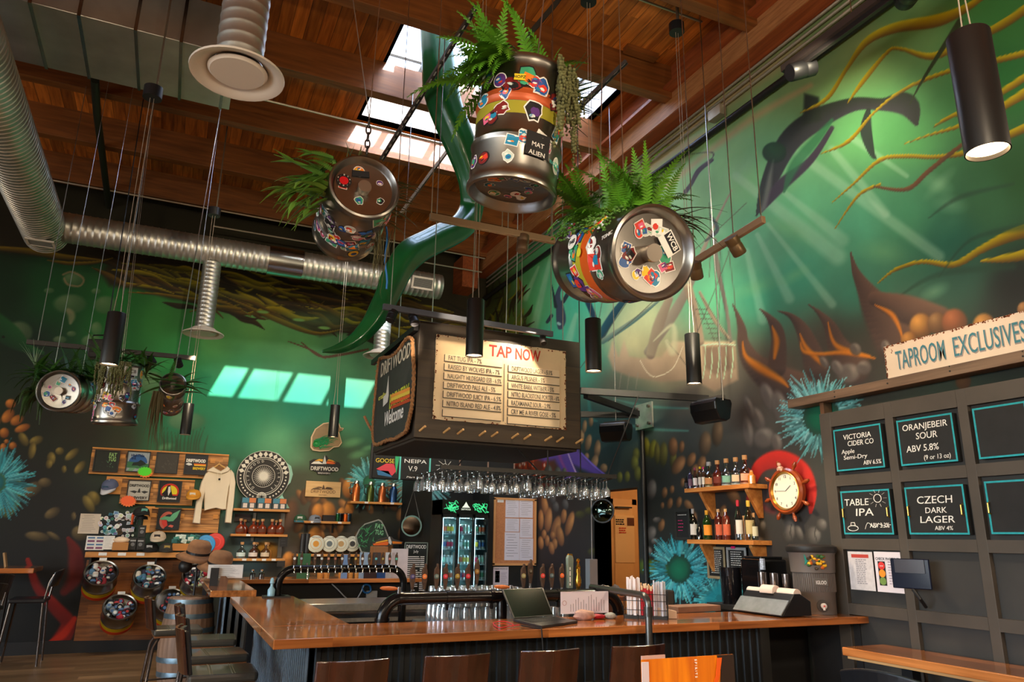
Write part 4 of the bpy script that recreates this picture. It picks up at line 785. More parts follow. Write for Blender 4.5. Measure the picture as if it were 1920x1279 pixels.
top = Vector((1.23, 2.75, 3.085))+Vector((.07, -.08, .99)).normalized()*.58
for dx in (-.12, .12): cable(K1, (dx, 0, .6), (dx*.2, .0, 3.4))
f1 = MB()
for i in range(52): # dense to the left and up
 a = g.uniform(1.9, 4.6); e = g.uniform(.0, 1.3); frond(f1, top+Vector((-.08+g.uniform(-.08, .1), g.uniform(-.1, .1), .0)), (math.cos(a)*math.cos(e), math.sin(a)*math.cos(e)*.8, math.sin(e)), g.uniform(.22, .42), g.uniform(.04, .065), g.uniform(.9, 2.0), 18, g=g)
for i in range(34): a = g.uniform(0, 6.28); e = g.uniform(.3, 1.4); frond(f1, top+Vector((g.uniform(-.12, .14), g.uniform(-.1, .1), 0)), (math.cos(a)*math.cos(e), math.sin(a)*math.cos(e), math.sin(e)), g.uniform(.12, .24), .035, 1.0, 14, g=g)
for i in range(40): frond(f1, top+Vector((-.17+g.uniform(-.02, .06), -.08+g.uniform(-.06, .1), -.02)), (-1, g.uniform(-.9, .3), g.uniform(-.4, .8)), g.uniform(.14, .3), .05, 1.7, 16, g=g)
solo(f1, 'boston_fern', 'bright green fern bursting left and upward from the highest keg', 'plant', LEAF)
f2 = MB()
for i in range(44):
 a = g.uniform(-.7, .7); e = g.uniform(-.3, .9); finger(f2, top+Vector((.14, g.uniform(-.08, .05), -.02-.1*g.random())), (math.cos(a)*math.cos(e), math.sin(a)*math.cos(e)-.2, math.sin(e)), g.uniform(.12, .26), .009, g.uniform(-.3, .8), g=g)
solo(f2, 'spiky_succulent', 'spiky dark leaves poking out right of the highest keg', 'plant', LEAFD, smooth=1)
f3 = MB()
for i in range(26):
 x = g.uniform(.04, .215); yy = -math.sqrt(max(.222**2-x*x, 0))+g.uniform(-.02, .0); string(f3, top+Vector((x, yy, g.uniform(-.02, .03))), g.uniform(.12, .46), .009, g=g, out=(.2 if x > .17 else 0, 0))
for i in range(8): string(f3, top+Vector((.22+g.uniform(0, .05), -.05+g.uniform(-.05, .1), -.05)), g.uniform(.1, .34), .007, g=g)
solo(f3, 'trailing_succulent', 'grey green trailing strings draped over the right side of the highest keg', 'plant', MOSS, smooth=1)
# K2: horizontal keg, right
K2 = keg('keg_planter', 'large steel keg lying sideways right of centre with a WCB sticker on its end', 55, nb=26, nf=20, arc=(-2.5, .9), slots=False)
a2 = Vector((.036, .961, .276)).normalized(); u2, v2, w2_ = frame(a2)
# big WCB label, cut handles and stamped hoop on the end
def face(x, y, l=.003): return Vector((-x, y, .044-l))
mb = MB();
for rot, o, wd, hg, c in ((-.9, (.09, .055), .1, .075, (236, 234, 228)),):
 uu = Vector((-math.cos(rot), math.sin(rot), 0)); vv = Vector((math.sin(rot), math.cos(rot), 0)); MB().box(face(o[0], o[1], .006), (wd, hg, .002), uu, vv).build('sticker', mat(c, .5), K2); MB().box(face(o[0], o[1], .008)+vv*.012, (wd*.9, hg*.5, .002), uu, vv).build('sticker', INK, K2)
 text('WCB', face(o[0], o[1], .0105)+vv*.002, uu, vv, .034, WHITE, K2, bold=.0006)
for s_, a in ((1, 0.), (-1, math.pi)):
 mb = MB(); N = 14
 for th0 in (a-.33,):
  vs = [];
  for i in range(N+1): q = th0+.66*i/N; vs += [(-.178*math.cos(q), .178*math.sin(q), .026), (-.186*math.cos(q), .186*math.sin(q), .004)]
  mb.add(vs, [(2*i, 2*i+1, 2*i+3, 2*i+2) for i in range(N)])
 mb.build('handle_slot', mat((188, 208, 196) if s_ == 1 else (40, 34, 30), .6), K2)
place(K2, Vector((1.719, 2.361, 2.762)), a2)
def onkeg(K, th, z, lift=.004):
 m = K.rotation_euler.to_matrix(); return K.location+m @ Vector(((KR+lift)*math.cos(th), (KR+lift)*math.sin(th), z))
def ktxt2(K, s, pxy, size, m, bg=None, disc=False):
 """word on a lying keg, found by its place in view"""
 R = K.rotation_euler.to_matrix(); best = None
 for i in range(120):
  th = i*math.pi/60
  for j in range(24):
   z = .05+j*.022; P = onkeg(K, th, z); n_ = R @ Vector((math.cos(th), math.sin(th), 0))
   if n_.dot(P-Vector(EYE)) > 0: continue
   q = px(np.array(P)); e = (q[0]-pxy[0])**2+(q[1]-pxy[1])**2
   if best is None or e < best[0]: best = (e, th, z)
 th, z = best[1:]; n_ = Vector((math.cos(th), math.sin(th), 0)); up = R.transposed() @ EZ; up = (up-n_*up.dot(n_)).normalized(); u = up.cross(n_); o = n_*(KR+.007)+EZ*z
 if bg and disc: MB().lathe([(bg[0], -.003), (bg[0], -.0015)], o, n_, 20).build('sticker', mat(bg[2], .5), K)
 elif bg: MB().box(o-n_*.002, (bg[0], bg[1], .002), u, up).build('sticker', mat(bg[2], .5), K)
 if s: text(s, o-up*size*.35, u, up, size, m, K)
bpy.context.view_layer.update()
ktxt2(K2, '948', (1074, 456), .034, INK, (.036, 0, (236, 234, 228)), True); ktxt2(K2, '', (1127, 420), .03, INK, (.026, 0, (240, 240, 236)), True); ktxt2(K2, '2', (1074, 423), .036, CHALK, (.022, 0, (190, 30, 50)), True); ktxt2(K2, '', (1087, 475), .03, INK, (.02, 0, (206, 210, 60)), True)
ktxt2(K2, 'TONIC', (1150, 445), .026, CHALK)
for p in ((.0, .3), (.05, .45)): cable(K2, (p[0], .2, p[1]), (p[0]+.05, 4.4, 2.0) if 0 else tuple(K2.rotation_euler.to_matrix().transposed() @ (Vector((1.8, 2.7, 6.55))-K2.location)))
g = random.Random(202); f1 = MB(); m2_ = K2.rotation_euler.to_matrix(); ztop = KR
def ktop(K, s, lat): # a point on the upper side of a lying keg
 ax = K.rotation_euler.to_matrix() @ EZ; r = ax.cross(EZ).normalized(); up = r.cross(ax); a = lat; return K.location+ax*s+(up*math.cos(a)+r*math.sin(a))*KR
for i in range(60):
 s = g.uniform(.04, .55); la = g.uniform(-.5, .45); p = ktop(K2, s, la); a = g.uniform(0, 6.28); e = g.uniform(.5, 1.4)
 frond(f1, p, (math.cos(a)*math.cos(e), math.sin(a)*math.cos(e), math.sin(e)), g.uniform(.16, .34), g.uniform(.03, .055), g.uniform(.4, 1.6), 20, g=g)
for i in range(10): p = ktop(K2, .5, -.4); frond(f1, p, (-.5+g.uniform(-.5, .3), -.1, g.uniform(.6, 1.2)), g.uniform(.26, .38), .05, g.uniform(.4, 1.2), 22, g=g)
for i in range(26): p = ktop(K2, g.uniform(.05, .5), g.uniform(.1, .6)); frond(f1, p, (g.uniform(.2, 1), g.uniform(-.8, .2), g.uniform(.1, .6)), g.uniform(.1, .22), .03, 1.3, 14, g=g)
for i in range(16): p = ktop(K2, g.uniform(.3, .58), g.uniform(-.7, -.3)); frond(f1, p, (-1, g.uniform(-.5, .4), g.uniform(.0, .5)), g.uniform(.12, .24), .03, 1.4, 14, g=g)
solo(f1, 'boston_fern', 'tall bright green fern fronds growing along the top of the sideways keg at right', 'plant', LEAF)
f2 = MB()
for i in range(420):
 p = ktop(K2, g.uniform(.1, .6), g.uniform(-1.25, -.15))+Vector((g.uniform(-.02, .02), 0, g.uniform(-.01, .03))); f2.ball(p, (g.uniform(.005, .011), g.uniform(.005, .011), .006), 5, 3)
for i in range(120): p = ktop(K2, g.uniform(.02, .4), g.uniform(.2, 1.0)); f2.ball(p+Vector((0, 0, .01)), (g.uniform(.005, .012), .008, .006), 5, 3)
solo(f2, 'trailing_succulent', 'small round leaves creeping down the left shoulder of the sideways keg', 'plant', mat((78, 122, 40), .5, noise=.3, scale=20), smooth=1)
f3 = MB()
for i in range(16): p = ktop(K2, g.uniform(.02, .2), g.uniform(.4, .9)); finger(f3, p, (1, g.uniform(-.6, .4), g.uniform(-.2, .7)), g.uniform(.14, .27), .006, g.uniform(.2, 1.4), g=g)
solo(f3, 'air_plant', 'wiry dark tendrils curling off the right end of the sideways keg', 'plant', mat((66, 66, 40), .7), smooth=1)
# K3: left keg, end towards us
K3 = keg('keg_planter', 'sticker covered keg left of centre, round end facing the room, hung from a chain', 33, nb=46, nf=5, arc=(-3.0, .9), bands=False, slots=False)
for x, y, r, c in ((-.115, .03, .045, (30, 28, 28)), ): MB().lathe([(r, -.004), (r, -.002)], (-x, y, .042), EZ, 20).build('sticker', mat(c, .5), K3)
MB().lathe([(.026, -.002), (.026, .0)], (.115, .03, .036), EZ, 20).build('sticker', mat((206, 24, 34), .4), K3)
for k in range(10): a = k*.628; text('RED BIRD!!'[k] if 'RED BIRD!!'[k] != ' ' else '.', (.115-.0355*math.cos(a+.3)*1, .03+.0355*math.sin(a+.3), .0365), (-1, 0, 0), EY, .012, CHALK, K3)
MB().box((0.02, .1, .04), (.1, .04, .002), (-1, .1, 0), EY).build('sticker', INK, K3)
place(K3, Vector((.8, 3.844, 3.539)), Vector((.022, .995, -.1)))
R3 = K3.rotation_euler.to_matrix().transposed(); topc = K3.location+Vector((0, .02, KR))
ch = MB()
for i in range(5):
 c = topc+EZ*(.03+.045*i); ax = EX if i % 2 else EY; pts = [c+EZ*(.028*math.cos(t))+ax*(.014*math.sin(t)) for t in [2*math.pi*k/12 for k in range(12)]]
 ch.tube([K3.location*0+(R3 @ (p-K3.location)) for p in pts], .005, 6, closed=True)
ch.build('chain', mat((70, 66, 64), .4, .9), K3)
cable(K3, R3 @ (topc+EZ*.24-K3.location), R3 @ (Vector((.86, 4.0, 6.6))-K3.location)); cable(K3, R3 @ (topc+EZ*.24-K3.location), R3 @ (Vector((.2, 3.6, 6.6))-K3.location))
g = random.Random(303); f1 = MB()
cl = K3.location+Vector((-.2, .12, .02))
for i in range(30): finger(f1, cl+Vector((g.uniform(-.03, .02), g.uniform(-.12, .2), g.uniform(-.12, .12))), (-1, g.uniform(-.7, .4), g.uniform(-.9, .5)), g.uniform(.18, .34), g.uniform(.018, .03), g.uniform(.1, 1.2), g=g, fork=i % 2 == 0)
for i in range(16): frond(f1, cl+Vector((g.uniform(-.02, .05), g.uniform(-.1, .2), g.uniform(0, .14))), (-1, g.uniform(-.6, .3), g.uniform(-.1, .9)), g.uniform(.1, .22), .03, .9, 14, g=g)
solo(f1, 'staghorn_fern', 'forked staghorn fern leaves fanning left of the chained keg', 'plant', mat((96, 136, 50), .45, noise=.3, scale=9))
f2 = MB(); cr = K3.location+Vector((.2, .1, .0))
for i in range(34): finger(f2, cr+Vector((g.uniform(-.03, .02), g.uniform(-.05, .2), g.uniform(-.16, .17))), (1, g.uniform(-.6, .2), g.uniform(-.5, .8)), g.uniform(.08, .24), .007, g.uniform(-.1, .9), g=g)
for i in range(5): finger(f2, K3.location+Vector((g.uniform(-.1, .1), .1, KR)), (g.uniform(-.4, .4), 0, 1), g.uniform(.08, .14), .01, .1, g=g)
solo(f2, 'finger_succulent', 'brown green finger leaves poking out right of the chained keg', 'plant', mat((84, 84, 44), .5, noise=.3, scale=9), smooth=1)
f3 = MB()
for i in range(30): finger(f3, cr+Vector((g.uniform(-.06, .04), g.uniform(.05, .35), g.uniform(-.2, -.12))), (g.uniform(-.25, .25), g.uniform(-.2, .2), -1), g.uniform(.15, .42), .004, .1, g=g)
solo(f3, 'hanging_roots', 'thin brown roots and stems hanging under the right side of the chained keg', 'plant', mat((84, 76, 44), .8))
solo(MB().tube([tuple(at(724+2*math.sin(i), 425+13*i, Y=4.1)) for i in range(10)], .006, 6), 'rope', 'blue cord dangling below the chained keg', 'rope', mat((40, 110, 180), .6))
# far kegs at the left
def farfern(lab, c, seed, n, spread, L, m=LEAF2, dn=.6, lat=.22, nm='hanging_fern'):
 g = random.Random(seed); mb = MB(); c = Vector(c)
 for i in range(n):
  a = g.uniform(0, 6.28); e = g.uniform(-.3, 1.2); p = c+Vector((g.uniform(-lat, lat), g.uniform(-.15, .15), g.uniform(-.04, .04)))
  (frond if g.random() < .6 else finger)(mb, p, (math.cos(a)*math.cos(e)*spread, math.sin(a)*math.cos(e), math.sin(e)), g.uniform(.5, 1)*L, .028 if True else 0, g.uniform(.3, 1)*dn*2, g=g)
 return solo(mb, nm, lab, 'plant', m)
K4 = keg('keg_planter', 'far left hanging keg, its round sticker covered end facing out', 44, nb=20, nf=10, bands=False); place(K4, Vector((-1.126, 8.322, 2.932)), Vector((.196, .973, .121)))
R4_ = K4.rotation_euler.to_matrix().transposed()
for dx in (-.1, .15): cable(K4, R4_ @ Vector((dx, .2, .2)), R4_ @ (Vector((-1.1+dx, 8.5, 6.6))-K4.location))
farfern('leafy plants spilling over the far left hanging keg', (-1.08, 8.5, 3.13), 7, 90, 1.2, .36, lat=.28)
farfern('dark leaves trailing down left of the far left hanging keg', (-1.35, 8.5, 2.95), 8, 30, .5, .4, LEAFD, 2.2, .06)
f = MB(); g = random.Random(4)
for i in range(16): finger(f, (-1.36, 8.3, 3.16), (g.uniform(-.7, .4), g.uniform(-.3, .2), 1), g.uniform(.12, .26), .008, g.uniform(0, .5), g=g)
solo(f, 'aloe', 'pale blue green aloe rosette on top left of the far left keg', 'plant', PALE)
K5 = keg('keg_planter', 'upright sticker covered keg in the middle of the far left trio', 46, nb=40, nf=0, bands=False, valve=False, arc=(-1.7, 1.7)); c5 = at(215, 796, Y=8.2); place(K5, Vector([float(q) for q in c5]), Vector((-.03, -.06, 1)))
ktext(K5, 'WCB', .5, .5, .045, INK, bg=(.13, .08, (206, 210, 208)))
for dx in (-.12, .1): cable(K5, (dx, 0, .6), (dx, 0, 4.0))
farfern('bushy plants crowning the middle keg of the far left trio', Vector(c5)+Vector((.02, 0, .6)), 9, 80, 1.3, .34)
f = MB(); g = random.Random(5)
for i in range(44): x = g.uniform(-.24, .08); string(f, Vector(c5)+Vector((x, -math.sqrt(max(.23**2-x*x*.9, .001))-.01, .6)), g.uniform(.1, .4), .011, g=g)
solo(f, 'trailing_succulent', 'grey trailing stems draped over the middle keg of the far left trio', 'plant', MOSS, smooth=1)
K6 = keg('keg_planter', 'small slim keg hanging right of the far left trio', 48, nb=26, nf=0, s=.585, Lk=.5, bands=False, slots=False); place(K6, Vector((-.105, 7.636, 2.981)), Vector((-.01, .96, -.28)))
R6 = K6.rotation_euler.to_matrix().transposed()
cable(K6, R6 @ Vector((0, 0, .12)), R6 @ (Vector((.0, 7.9, 6.6))-K6.location), .005)
farfern('spindly green plants sticking out both sides of the small slim keg', (-.1, 7.72, 2.98), 10, 34, 3.0, .34, LEAF2, .5, .12)
f = MB(); g = random.Random(6)
for i in range(26): finger(f, (-.22+g.uniform(-.05, .04), 7.66, 2.9), (g.uniform(-.15, .1), g.uniform(-.1, .1), -1), g.uniform(.3, .62), .006, .1, g=g)
solo(f, 'hanging_grass', 'long tuft of dry grass hanging below the small slim keg', 'plant', mat((74, 64, 34), .8))
# ================================================================ pendants, tracks, speakers
LENS = mat((255, 214, 160), .4, emit=9.); PB = mat((18, 17, 17), .38, noise=.1)
def pendant(xt, yt, xb, yb, wpx, Y, label, can=None, power=60, aim=None, split=.05):
 a = Vector([float(q) for q in at(xb, yb, Y=Y)]); b = Vector([float(q) for q in at(xt, yt, Y=Y)]); h = b.z-a.z; b.x = a.x
 n_ = Vector((a.y, -a.x, 0)).normalized()*.1; q = px(np.array([a-n_, a+n_])); r = wpx/2/(abs(float(q[0][1]-q[0][0]))/.2)
 t = thing('pendant_lamp', label, 'lamp', a, 'black cylinder pendants')
 MB().lathe([(r*.9, .03), (r*.94, 0), (r, 0), (r, h-.004), (r*.97, h), (0, h)], a, EZ, 32).build('lamp_shade', PB, t, smooth=1)
 MB().lathe([(0, .012), (r*.92, .014)], a, EZ, 28).build('lamp_lens', LENS, t)
 cz = float(at(can[0], can[1], Y=Y)[2]) if can else 6.5; cz = min(cz, 6.6)
 for s in (-1, 1): MB().tube([(a.x+s*r*.4, a.y, a.z+h), (a.x+s*r*.2, a.y, a.z+h+.25), (a.x+s*.015, a.y, cz)], .0024, 5).build('cord', mat((150, 136, 120), .5), t)
 MB().lathe([(.075, 0), (.075, .1), (0, .1)], (a.x, a.y, cz), EZ, 24).build('canopy', BLACK, t, smooth=1)
 if cz < 6.5: MB().bar((a.x+.02, a.y, cz+.1), (a.x+.02, a.y, 6.95), .03, .015).build('hanger', mat((120, 110, 96), .4, .7), t)
 lamp('SPOT', 'pendant lamp light', a-EZ*.012, power, (1, .76, .46), aim=aim or (a.x, a.y, 0), spot_size=2.3, spot_blend=.6, shadow_soft_size=r*.8)
 return t
pendant(889, 562, 889, 668, 33, 5.0, 'black cylinder pendant in front of the tap list sign', None, 75)
pendant(1111, 599, 1113, 697, 31, 5.0, 'lit black cylinder pendant just right of the tap list sign', (1100, 4), 75)
pendant(1298, 627, 1302, 720, 29, 5.0, 'lit black cylinder pendant in front of the painted shipwreck', (1265, 60), 75)
pendant(1818, 68, 1852, 285, 90, 1.25, 'biggest black pendant, close by at the top right corner', None, 40)
pendant(216, 587, 204, 684, 37, 6.2, 'black cylinder pendant over the far left kegs', (288, 185), 60)
pendant(352, 757, 347, 815, 21, 9.3, 'small black pendant beside the slim keg, in front of the green wall', (402, 405), 40)
pendant(629, 760, 624, 820, 19, 10.2, 'small black pendant in front of the tap monster sign on the back wall', None, 40)
def spothead(t, p, d, r=.035, L=.11, on=True, m=BLACK, nm='spotlight_head'):
 p = Vector(p); d = Vector(d).normalized(); q = p-EZ*.07
 h = MB().lathe([(r*.9, L*.5), (r, L*.45), (r, 0), (r*.94, -L*.06), (r*.94, -L*.12), (r, -L*.15), (r, -L*.5), (0, -L*.5)], q, d, 20).cyl(p, q, .009, n=8).build(nm, m, t, smooth=1)
 MB().lathe([(0, L*.46), (r*.86, L*.46)], q, d, 18).build('spotlight_lens', LENS if on else mat((190, 180, 170), .1, .6), h)
def track(label, a, b, hang=(), r=.02, col=(60, 58, 56), up=6.55):
 a = Vector([float(q) for q in a]); b = Vector([float(q) for q in b]); t = thing('track_light', label, 'track light', (a+b)/2)
 MB().bar(a, b, .035, .05).build('track_rail', mat(col, .4, .3), t, bev=.003); d = b-a
 for k in hang: p = a+d*k; MB().tube([p, (p.x, p.y, up)], .004, 6).build('hanger_rod', STEEL, t)
 t['_a'] = 0; del t['_a']; return t, a, d
t, a, d = track('long black track light rail behind the far left kegs', at(50, 641, Y=8.8), at(366, 672, Y=8.8), (.06, .5, .95))
for k in (.73, .9): spothead(t, a+d*k, (.5 if k < .8 else .3, .6, -.6), .04, .1, False)
p = at(195, 655, Y=8.7); th = thing('floodlight', 'black box floodlight hidden behind the far left pendant', 'lamp', p)
MB().box(p, (.3, .12, .2), (.97, 0, .12), EY).build('housing', BLACK, th, bev=.01); MB().tube([Vector(p)+Vector((-.13, 0, .05)), Vector(p)+Vector((-.12, 0, .14)), Vector(p)+Vector((.12, 0, .17)), Vector(p)+Vector((.13, 0, .07))], .008, 6).build('bracket', BLACK, th); cable(th, Vector(p)+Vector((0, 0, .16)), (p[0]-.02, p[1], 6.5), .006, 'cord', BLACK)
t, a, d = track('grey track light rail above the tap list sign', at(718, 575, Y=5.75), at(1036, 627, Y=5.75), (.04, .5, .8, .99), col=(86, 92, 104))
spothead(t, a+d*.05, (-.3, -.2, -.8), .04, .1, False); spothead(t, a+d*.17, (.1, -.5, -.8), .04, .1, True); spothead(t, a+d*.94, (-.1, -.5, -.8), .03, .09, True)
p = a+d*.17; lamp('SPOT', 'track and wash spot', p-EZ*.14-EY*.06, 12, (1, .82, .6), aim=(1.0, 12, 2.4), spot_size=1.2, shadow_soft_size=.03)
p = a+d*.9; lamp('SPOT', 'track and wash spot', (p.x, 5.6, p.z-.02), 26, (1, .8, .56), aim=(2.6, 6.0, 2.9), spot_size=1.5, shadow_soft_size=.03)
p = a+d*.3; lamp('SPOT', 'track and wash spot', (p.x, 5.35, p.z+.2), 34, (1, .76, .5), aim=(2.3, 6.0, 3.2), spot_size=1.0, spot_blend=1, shadow_soft_size=.03)
t, a, d = track('bronze track light rail hung below the highest keg', at(806, 406, Y=4.6), at(1040, 452, Y=4.6), (.01, .56, .98), col=(140, 120, 92))
spothead(t, a+d*.73, (-.15, -.1, -1), .045, .13, False, mat((96, 76, 56), .4, .5))
t, a, d = track('bronze track light rail sloping behind the WCB keg with lit spotlights', at(1300, 492, X=3.4), at(1432, 411, X=3.4), (.02, .6, .97), col=(170, 140, 110))
spothead(t, a+d*.62, (.7, .1, -.8), .05, .14, True, mat((110, 88, 60), .4, .5)); spothead(t, a+d*.03, (.6, .5, -.9), .05, .14, False, mat((110, 88, 60), .4, .5))
p = a+d*.62; lamp('SPOT', 'track and wash spot', p+Vector((.1, 0, -.2)), 45, (1, .8, .54), aim=(W, 3.4, 2.5), spot_size=1.5, spot_blend=.9, shadow_soft_size=.04)
p = a+d*.03; lamp('SPOT', 'track and wash spot', p+Vector((.1, .1, -.2)), 260, (1, .86, .6), aim=tuple(at(1195, 620, X=W)), spot_size=1.3, spot_blend=.9, shadow_soft_size=.04)
t, a, d = track('wide black track rail high on the mural wall at top right', at(1473, 142, X=4.3), (4.3, 1.2, float(at(1473, 142, X=4.3)[2])), (.25, .8), col=(44, 40, 40))
MB().bar(a+Vector((0, 0, .05)), a+d+Vector((0, 0, .05)), .1, .06).build('track_box', mat((60, 52, 50), .4), t)
spothead(t, a+d*.06+EZ*.02, (-.9, .3, -.35), .075, .22, False); spothead(t, a+d*.42+EZ*.0, (-.6, -.7, -.35), .075, .26, False)
p = a+d*.2; lamp('SPOT', 'track and wash spot', (4.1, 3.4, 5.3), 70, (1, .86, .6), aim=(W, 4.4, 4.6), spot_size=2.2, spot_blend=1, shadow_soft_size=.04)
lamp('SPOT', 'track and wash spot', (3.3, 2.4, 5.2), 60, (1, .84, .58), aim=(W, 2.6, 3.2), spot_size=1.7, spot_blend=1, shadow_soft_size=.04)
# added wash lights brightening the back mural; no rail heads stand here
for x, y, z, tx, tz, e in ((-.9, 8.6, 3.3, -1.6, 2.2, 14), (.1, 8.7, 3.5, .0, 2.2, 60), (1.6, 8.9, 3.6, 1.8, 2.0, 62), (2.9, 8.8, 3.4, 2.8, 1.6, 30), (.6, 7.4, 5.3, .6, 4.0, 70), (2.5, 7.4, 5.3, 2.8, 4.4, 40)): lamp('SPOT', 'track and wash spot', (x, y, z), e*1.35, (1, .80, .52), aim=(tx, 12.2, tz), spot_size=1.5, spot_blend=1, shadow_soft_size=.05)
for x, y, z, tx, ty, tz, e in ((3.0, 7.4, 3.4, 4.4, 10.0, 1.5, 30), (3.6, 4.2, 3.3, 4.9, 4.6, 1.5, 22), (2.6, 7.2, 5.6, 4.97, 7.6, 4.2, 30)): lamp('SPOT', 'track and wash spot', (x, y, z), e*1.5, (1, .8, .54), aim=(tx, ty, tz), spot_size=1.7, spot_blend=1, shadow_soft_size=.05)  # more wash lights added without fixtures: back corner, bar end, wreck
def speaker(c, label, u, s=1., grp='black wall speakers'):
 t = thing('speaker', label, 'speaker', c, grp); u = Vector(u).normalized(); v = EZ.cross(u)
 P = [(-.1, .09), (.1, .09), (.115, .05), (.08, -.1), (.03, -.125), (-.06, -.12), (-.115, -.02), (-.118, .05)]
 MB().prism([(p[0]*s, p[1]*s) for p in P], Vector(c)-u*.17*s, v, EZ, .34*s).build('speaker_body', BLACKG, t, bev=.012)
 MB().bar(Vector(c)-u*.15*s+EZ*.1*s, Vector(c)+u*.17*s+EZ*.1*s, .05, .03).build('mount_rail', mat((150, 146, 140), .3, .8), t)
 return t
c = at(1333, 768, X=4.45); sp = speaker(Vector(c), 'larger black speaker hung from a rod in front of the shipwreck mural', (.12, -1, .02), .95)
MB().tube([(4.45, c[1]-.17, c[2]+.06), (4.45, c[1]-.17, 6.97)], .006, 6).build('hanger_rod', STEEL, sp)
c = at(1155, 808, X=4.5); sp = speaker(Vector(c), 'smaller black speaker below the metal bracket on the mural wall', (.5, -.8, .02), .95); cable(sp, (4.5, c[1], c[2]+.08), (4.5, c[1], 6.97), .005)
# ================================================================ tap list sign box
SY, SX0, SX1, SZ0, SZ1, SYB = 6.0, 1.814, 3.43, 2.41, 3.443, 7.38
SB = wood((44, 34, 24), (58, 46, 32), 'X', .5, plank=.26, along=9, off=-1, gap=.02)
t = thing('tap_sign_box', 'big dark wooden sign box with the TAP NOW beer list on its front', 'sign', (SX0, SY, SZ0))
MB().bx(SX0, SX1, SY, SYB, SZ0, SZ1).build('box', mat((46, 38, 30), .6, noise=.2, scale=4), t, bev=.01)
MB().bx(SX0, SX1, SY-.02, SY, SZ0, SZ1).build('front_board', SB, t, bev=.004)
MB().bx(SX0+.02, SX1-.02, SY+.02, SYB-.02, SZ0-.02, SZ0).build('bottom_board', mat((50, 42, 34), .7, noise=.1), t)
a = [at(*p, Y=SY-.03) for p in ((818, 627), (1060, 659), (1060, 805), (813, 786))]; x0, x1 = float(a[0][0]), float(a[1][0]); z1, z0 = float(a[0][2]), float(a[3][2])
g = random.Random(8); edge = []
for (xa, za), (xb, zb) in (((x0, z0), (x1, z0)), ((x1, z0), (x1, z1)), ((x1, z1), (x0, z1)), ((x0, z1), (x0, z0))):
 for i in range(26): k = i/26; edge.append((xa+(xb-xa)*k+g.uniform(-.003, .003), za+(zb-za)*k+g.uniform(-.003, .003)))
MB().prism([(p[0], p[1]) for p in edge], (0, SY-.024, 0), EX, EZ, .012).build('enamel_panel', mat((214, 190, 152), .4, noise=.05), t)
mb = MB()
for i in range(150):
 k = g.random(); s = g.choice('LRTB'); d_ = abs(g.gauss(0, .008));
 if s in 'TB': p = (x0+k*(x1-x0), (z1-d_) if s == 'T' else (z0+d_))
 else: p = ((x0+d_) if s == 'L' else (x1-d_), z0+k*(z1-z0))
 if g.random() < .35: p = (g.choice((x0+.015, x1-.015))+g.uniform(-.012, .012), g.choice((z0+.015, z1-.015))+g.uniform(-.012, .012))
 r = g.uniform(.002, .009); mb.prism([(r*math.cos(q)*g.uniform(.6, 1.2), r*math.sin(q)*g.uniform(.6, 1.2)) for q in [i*.9 for i in range(7)]], (p[0], SY-.0375, p[1]), EX, EZ, .0006)
mb.build('rust', mat((112, 52, 20), .9, noise=.3, scale=60), t)
RED = mat((176, 40, 26), .7); GREYT = mat((96, 92, 86), .8); LINE = mat((120, 112, 100), .8); SLT = mat((222, 200, 166), .6)
pw = x1-x0; ph = z1-z0
text('ON', (x0+pw*.295, SY-.038, z0+ph*.82), EX, EZ, .13, RED, t, bold=.003, width=pw*.1); text('TAP', (x0+pw*.477, SY-.038, z0+ph*.82), EX, EZ, .15, RED, t, bold=.003, width=pw*.175)
text('NOW', (x0+pw*.69, SY-.038, z0+ph*.82), EX, EZ, .15, RED, t, bold=.003, width=pw*.2)
LT = ['FAT TUG IPA - 7%', 'RAISED BY WOLVES IPA - 7%', 'NAUGHTY HILDEGARD ESB - 6.5%', 'DRIFTWOOD PALE ALE - 5%', 'DRIFTWOOD JUICY IPA - 6.5%', 'NITRO ISLAND RED ALE - 4.8%', '']
RT = ['DRIFTWOOD LAGER - 5.1%', 'ARGUS PILSNER - 5%', 'WHITE BARK WITBIER - 5%', 'NITRO BLACKSTONE PORTER - 6%', 'RAZAMANAZ SOUR - 2.9%', 'CRY ME A RIVER GOSE - 5%', '']
for col, (L_, xa, xb, zt) in enumerate(((LT, .065, .49, .775), (RT, .54, .945, .735))):
 for i, s in enumerate(L_):
  zz = z0+ph*(zt-i*(.105 if col else .108)); xa_ = x0+pw*xa; xb_ = x0+pw*xb; h = ph*.083
  sl_ = MB().bx(xa_, xb_, SY-.044, SY-.037, zz-h, zz).build('beer_slat', SLT, t)
  MB().bx(xa_, xb_, SY-.046, SY-.0365, zz-h-.006, zz-h).bx(xa_-.004, xa_, SY-.046, SY-.0365, zz-h-.006, zz-h*.1).build('slat_rail', mat((70, 66, 62), .7), sl_)
  if s: text(s, (xa_+.03, SY-.0465, zz-h*.86), EX, EZ, h*.98, GREYT, t, width=(xb_-xa_)*min(.93, .036*len(s)), align='LEFT', bold=.0004)
MB().bx(x0+pw*.505, x0+pw*.513, SY-.039, SY-.037, z0+.03, z0+ph*.74).build('groove', LINE, t)
for X_ in (787, 832, 858, 899, 922, 960, 983, 1022, 1044, 1080):
 yy = 808+(X_-787)*.079; p = Vector([float(q) for q in at(X_, yy, Y=SY-.02)]); MB().cyl(p, p+Vector((.02, -.085, .03)), .0105, n=10).build('peg', mat((206, 160, 100), .5), t, smooth=1)
for k, z in enumerate((3.42,)): MB().bar((SX0-.03, 5.98, 3.37), (SX0-.03, 7.5, 3.37), .04, .05).build('side_rail', BLACK, t)
BR = Vector((W, 7.14, 3.01));
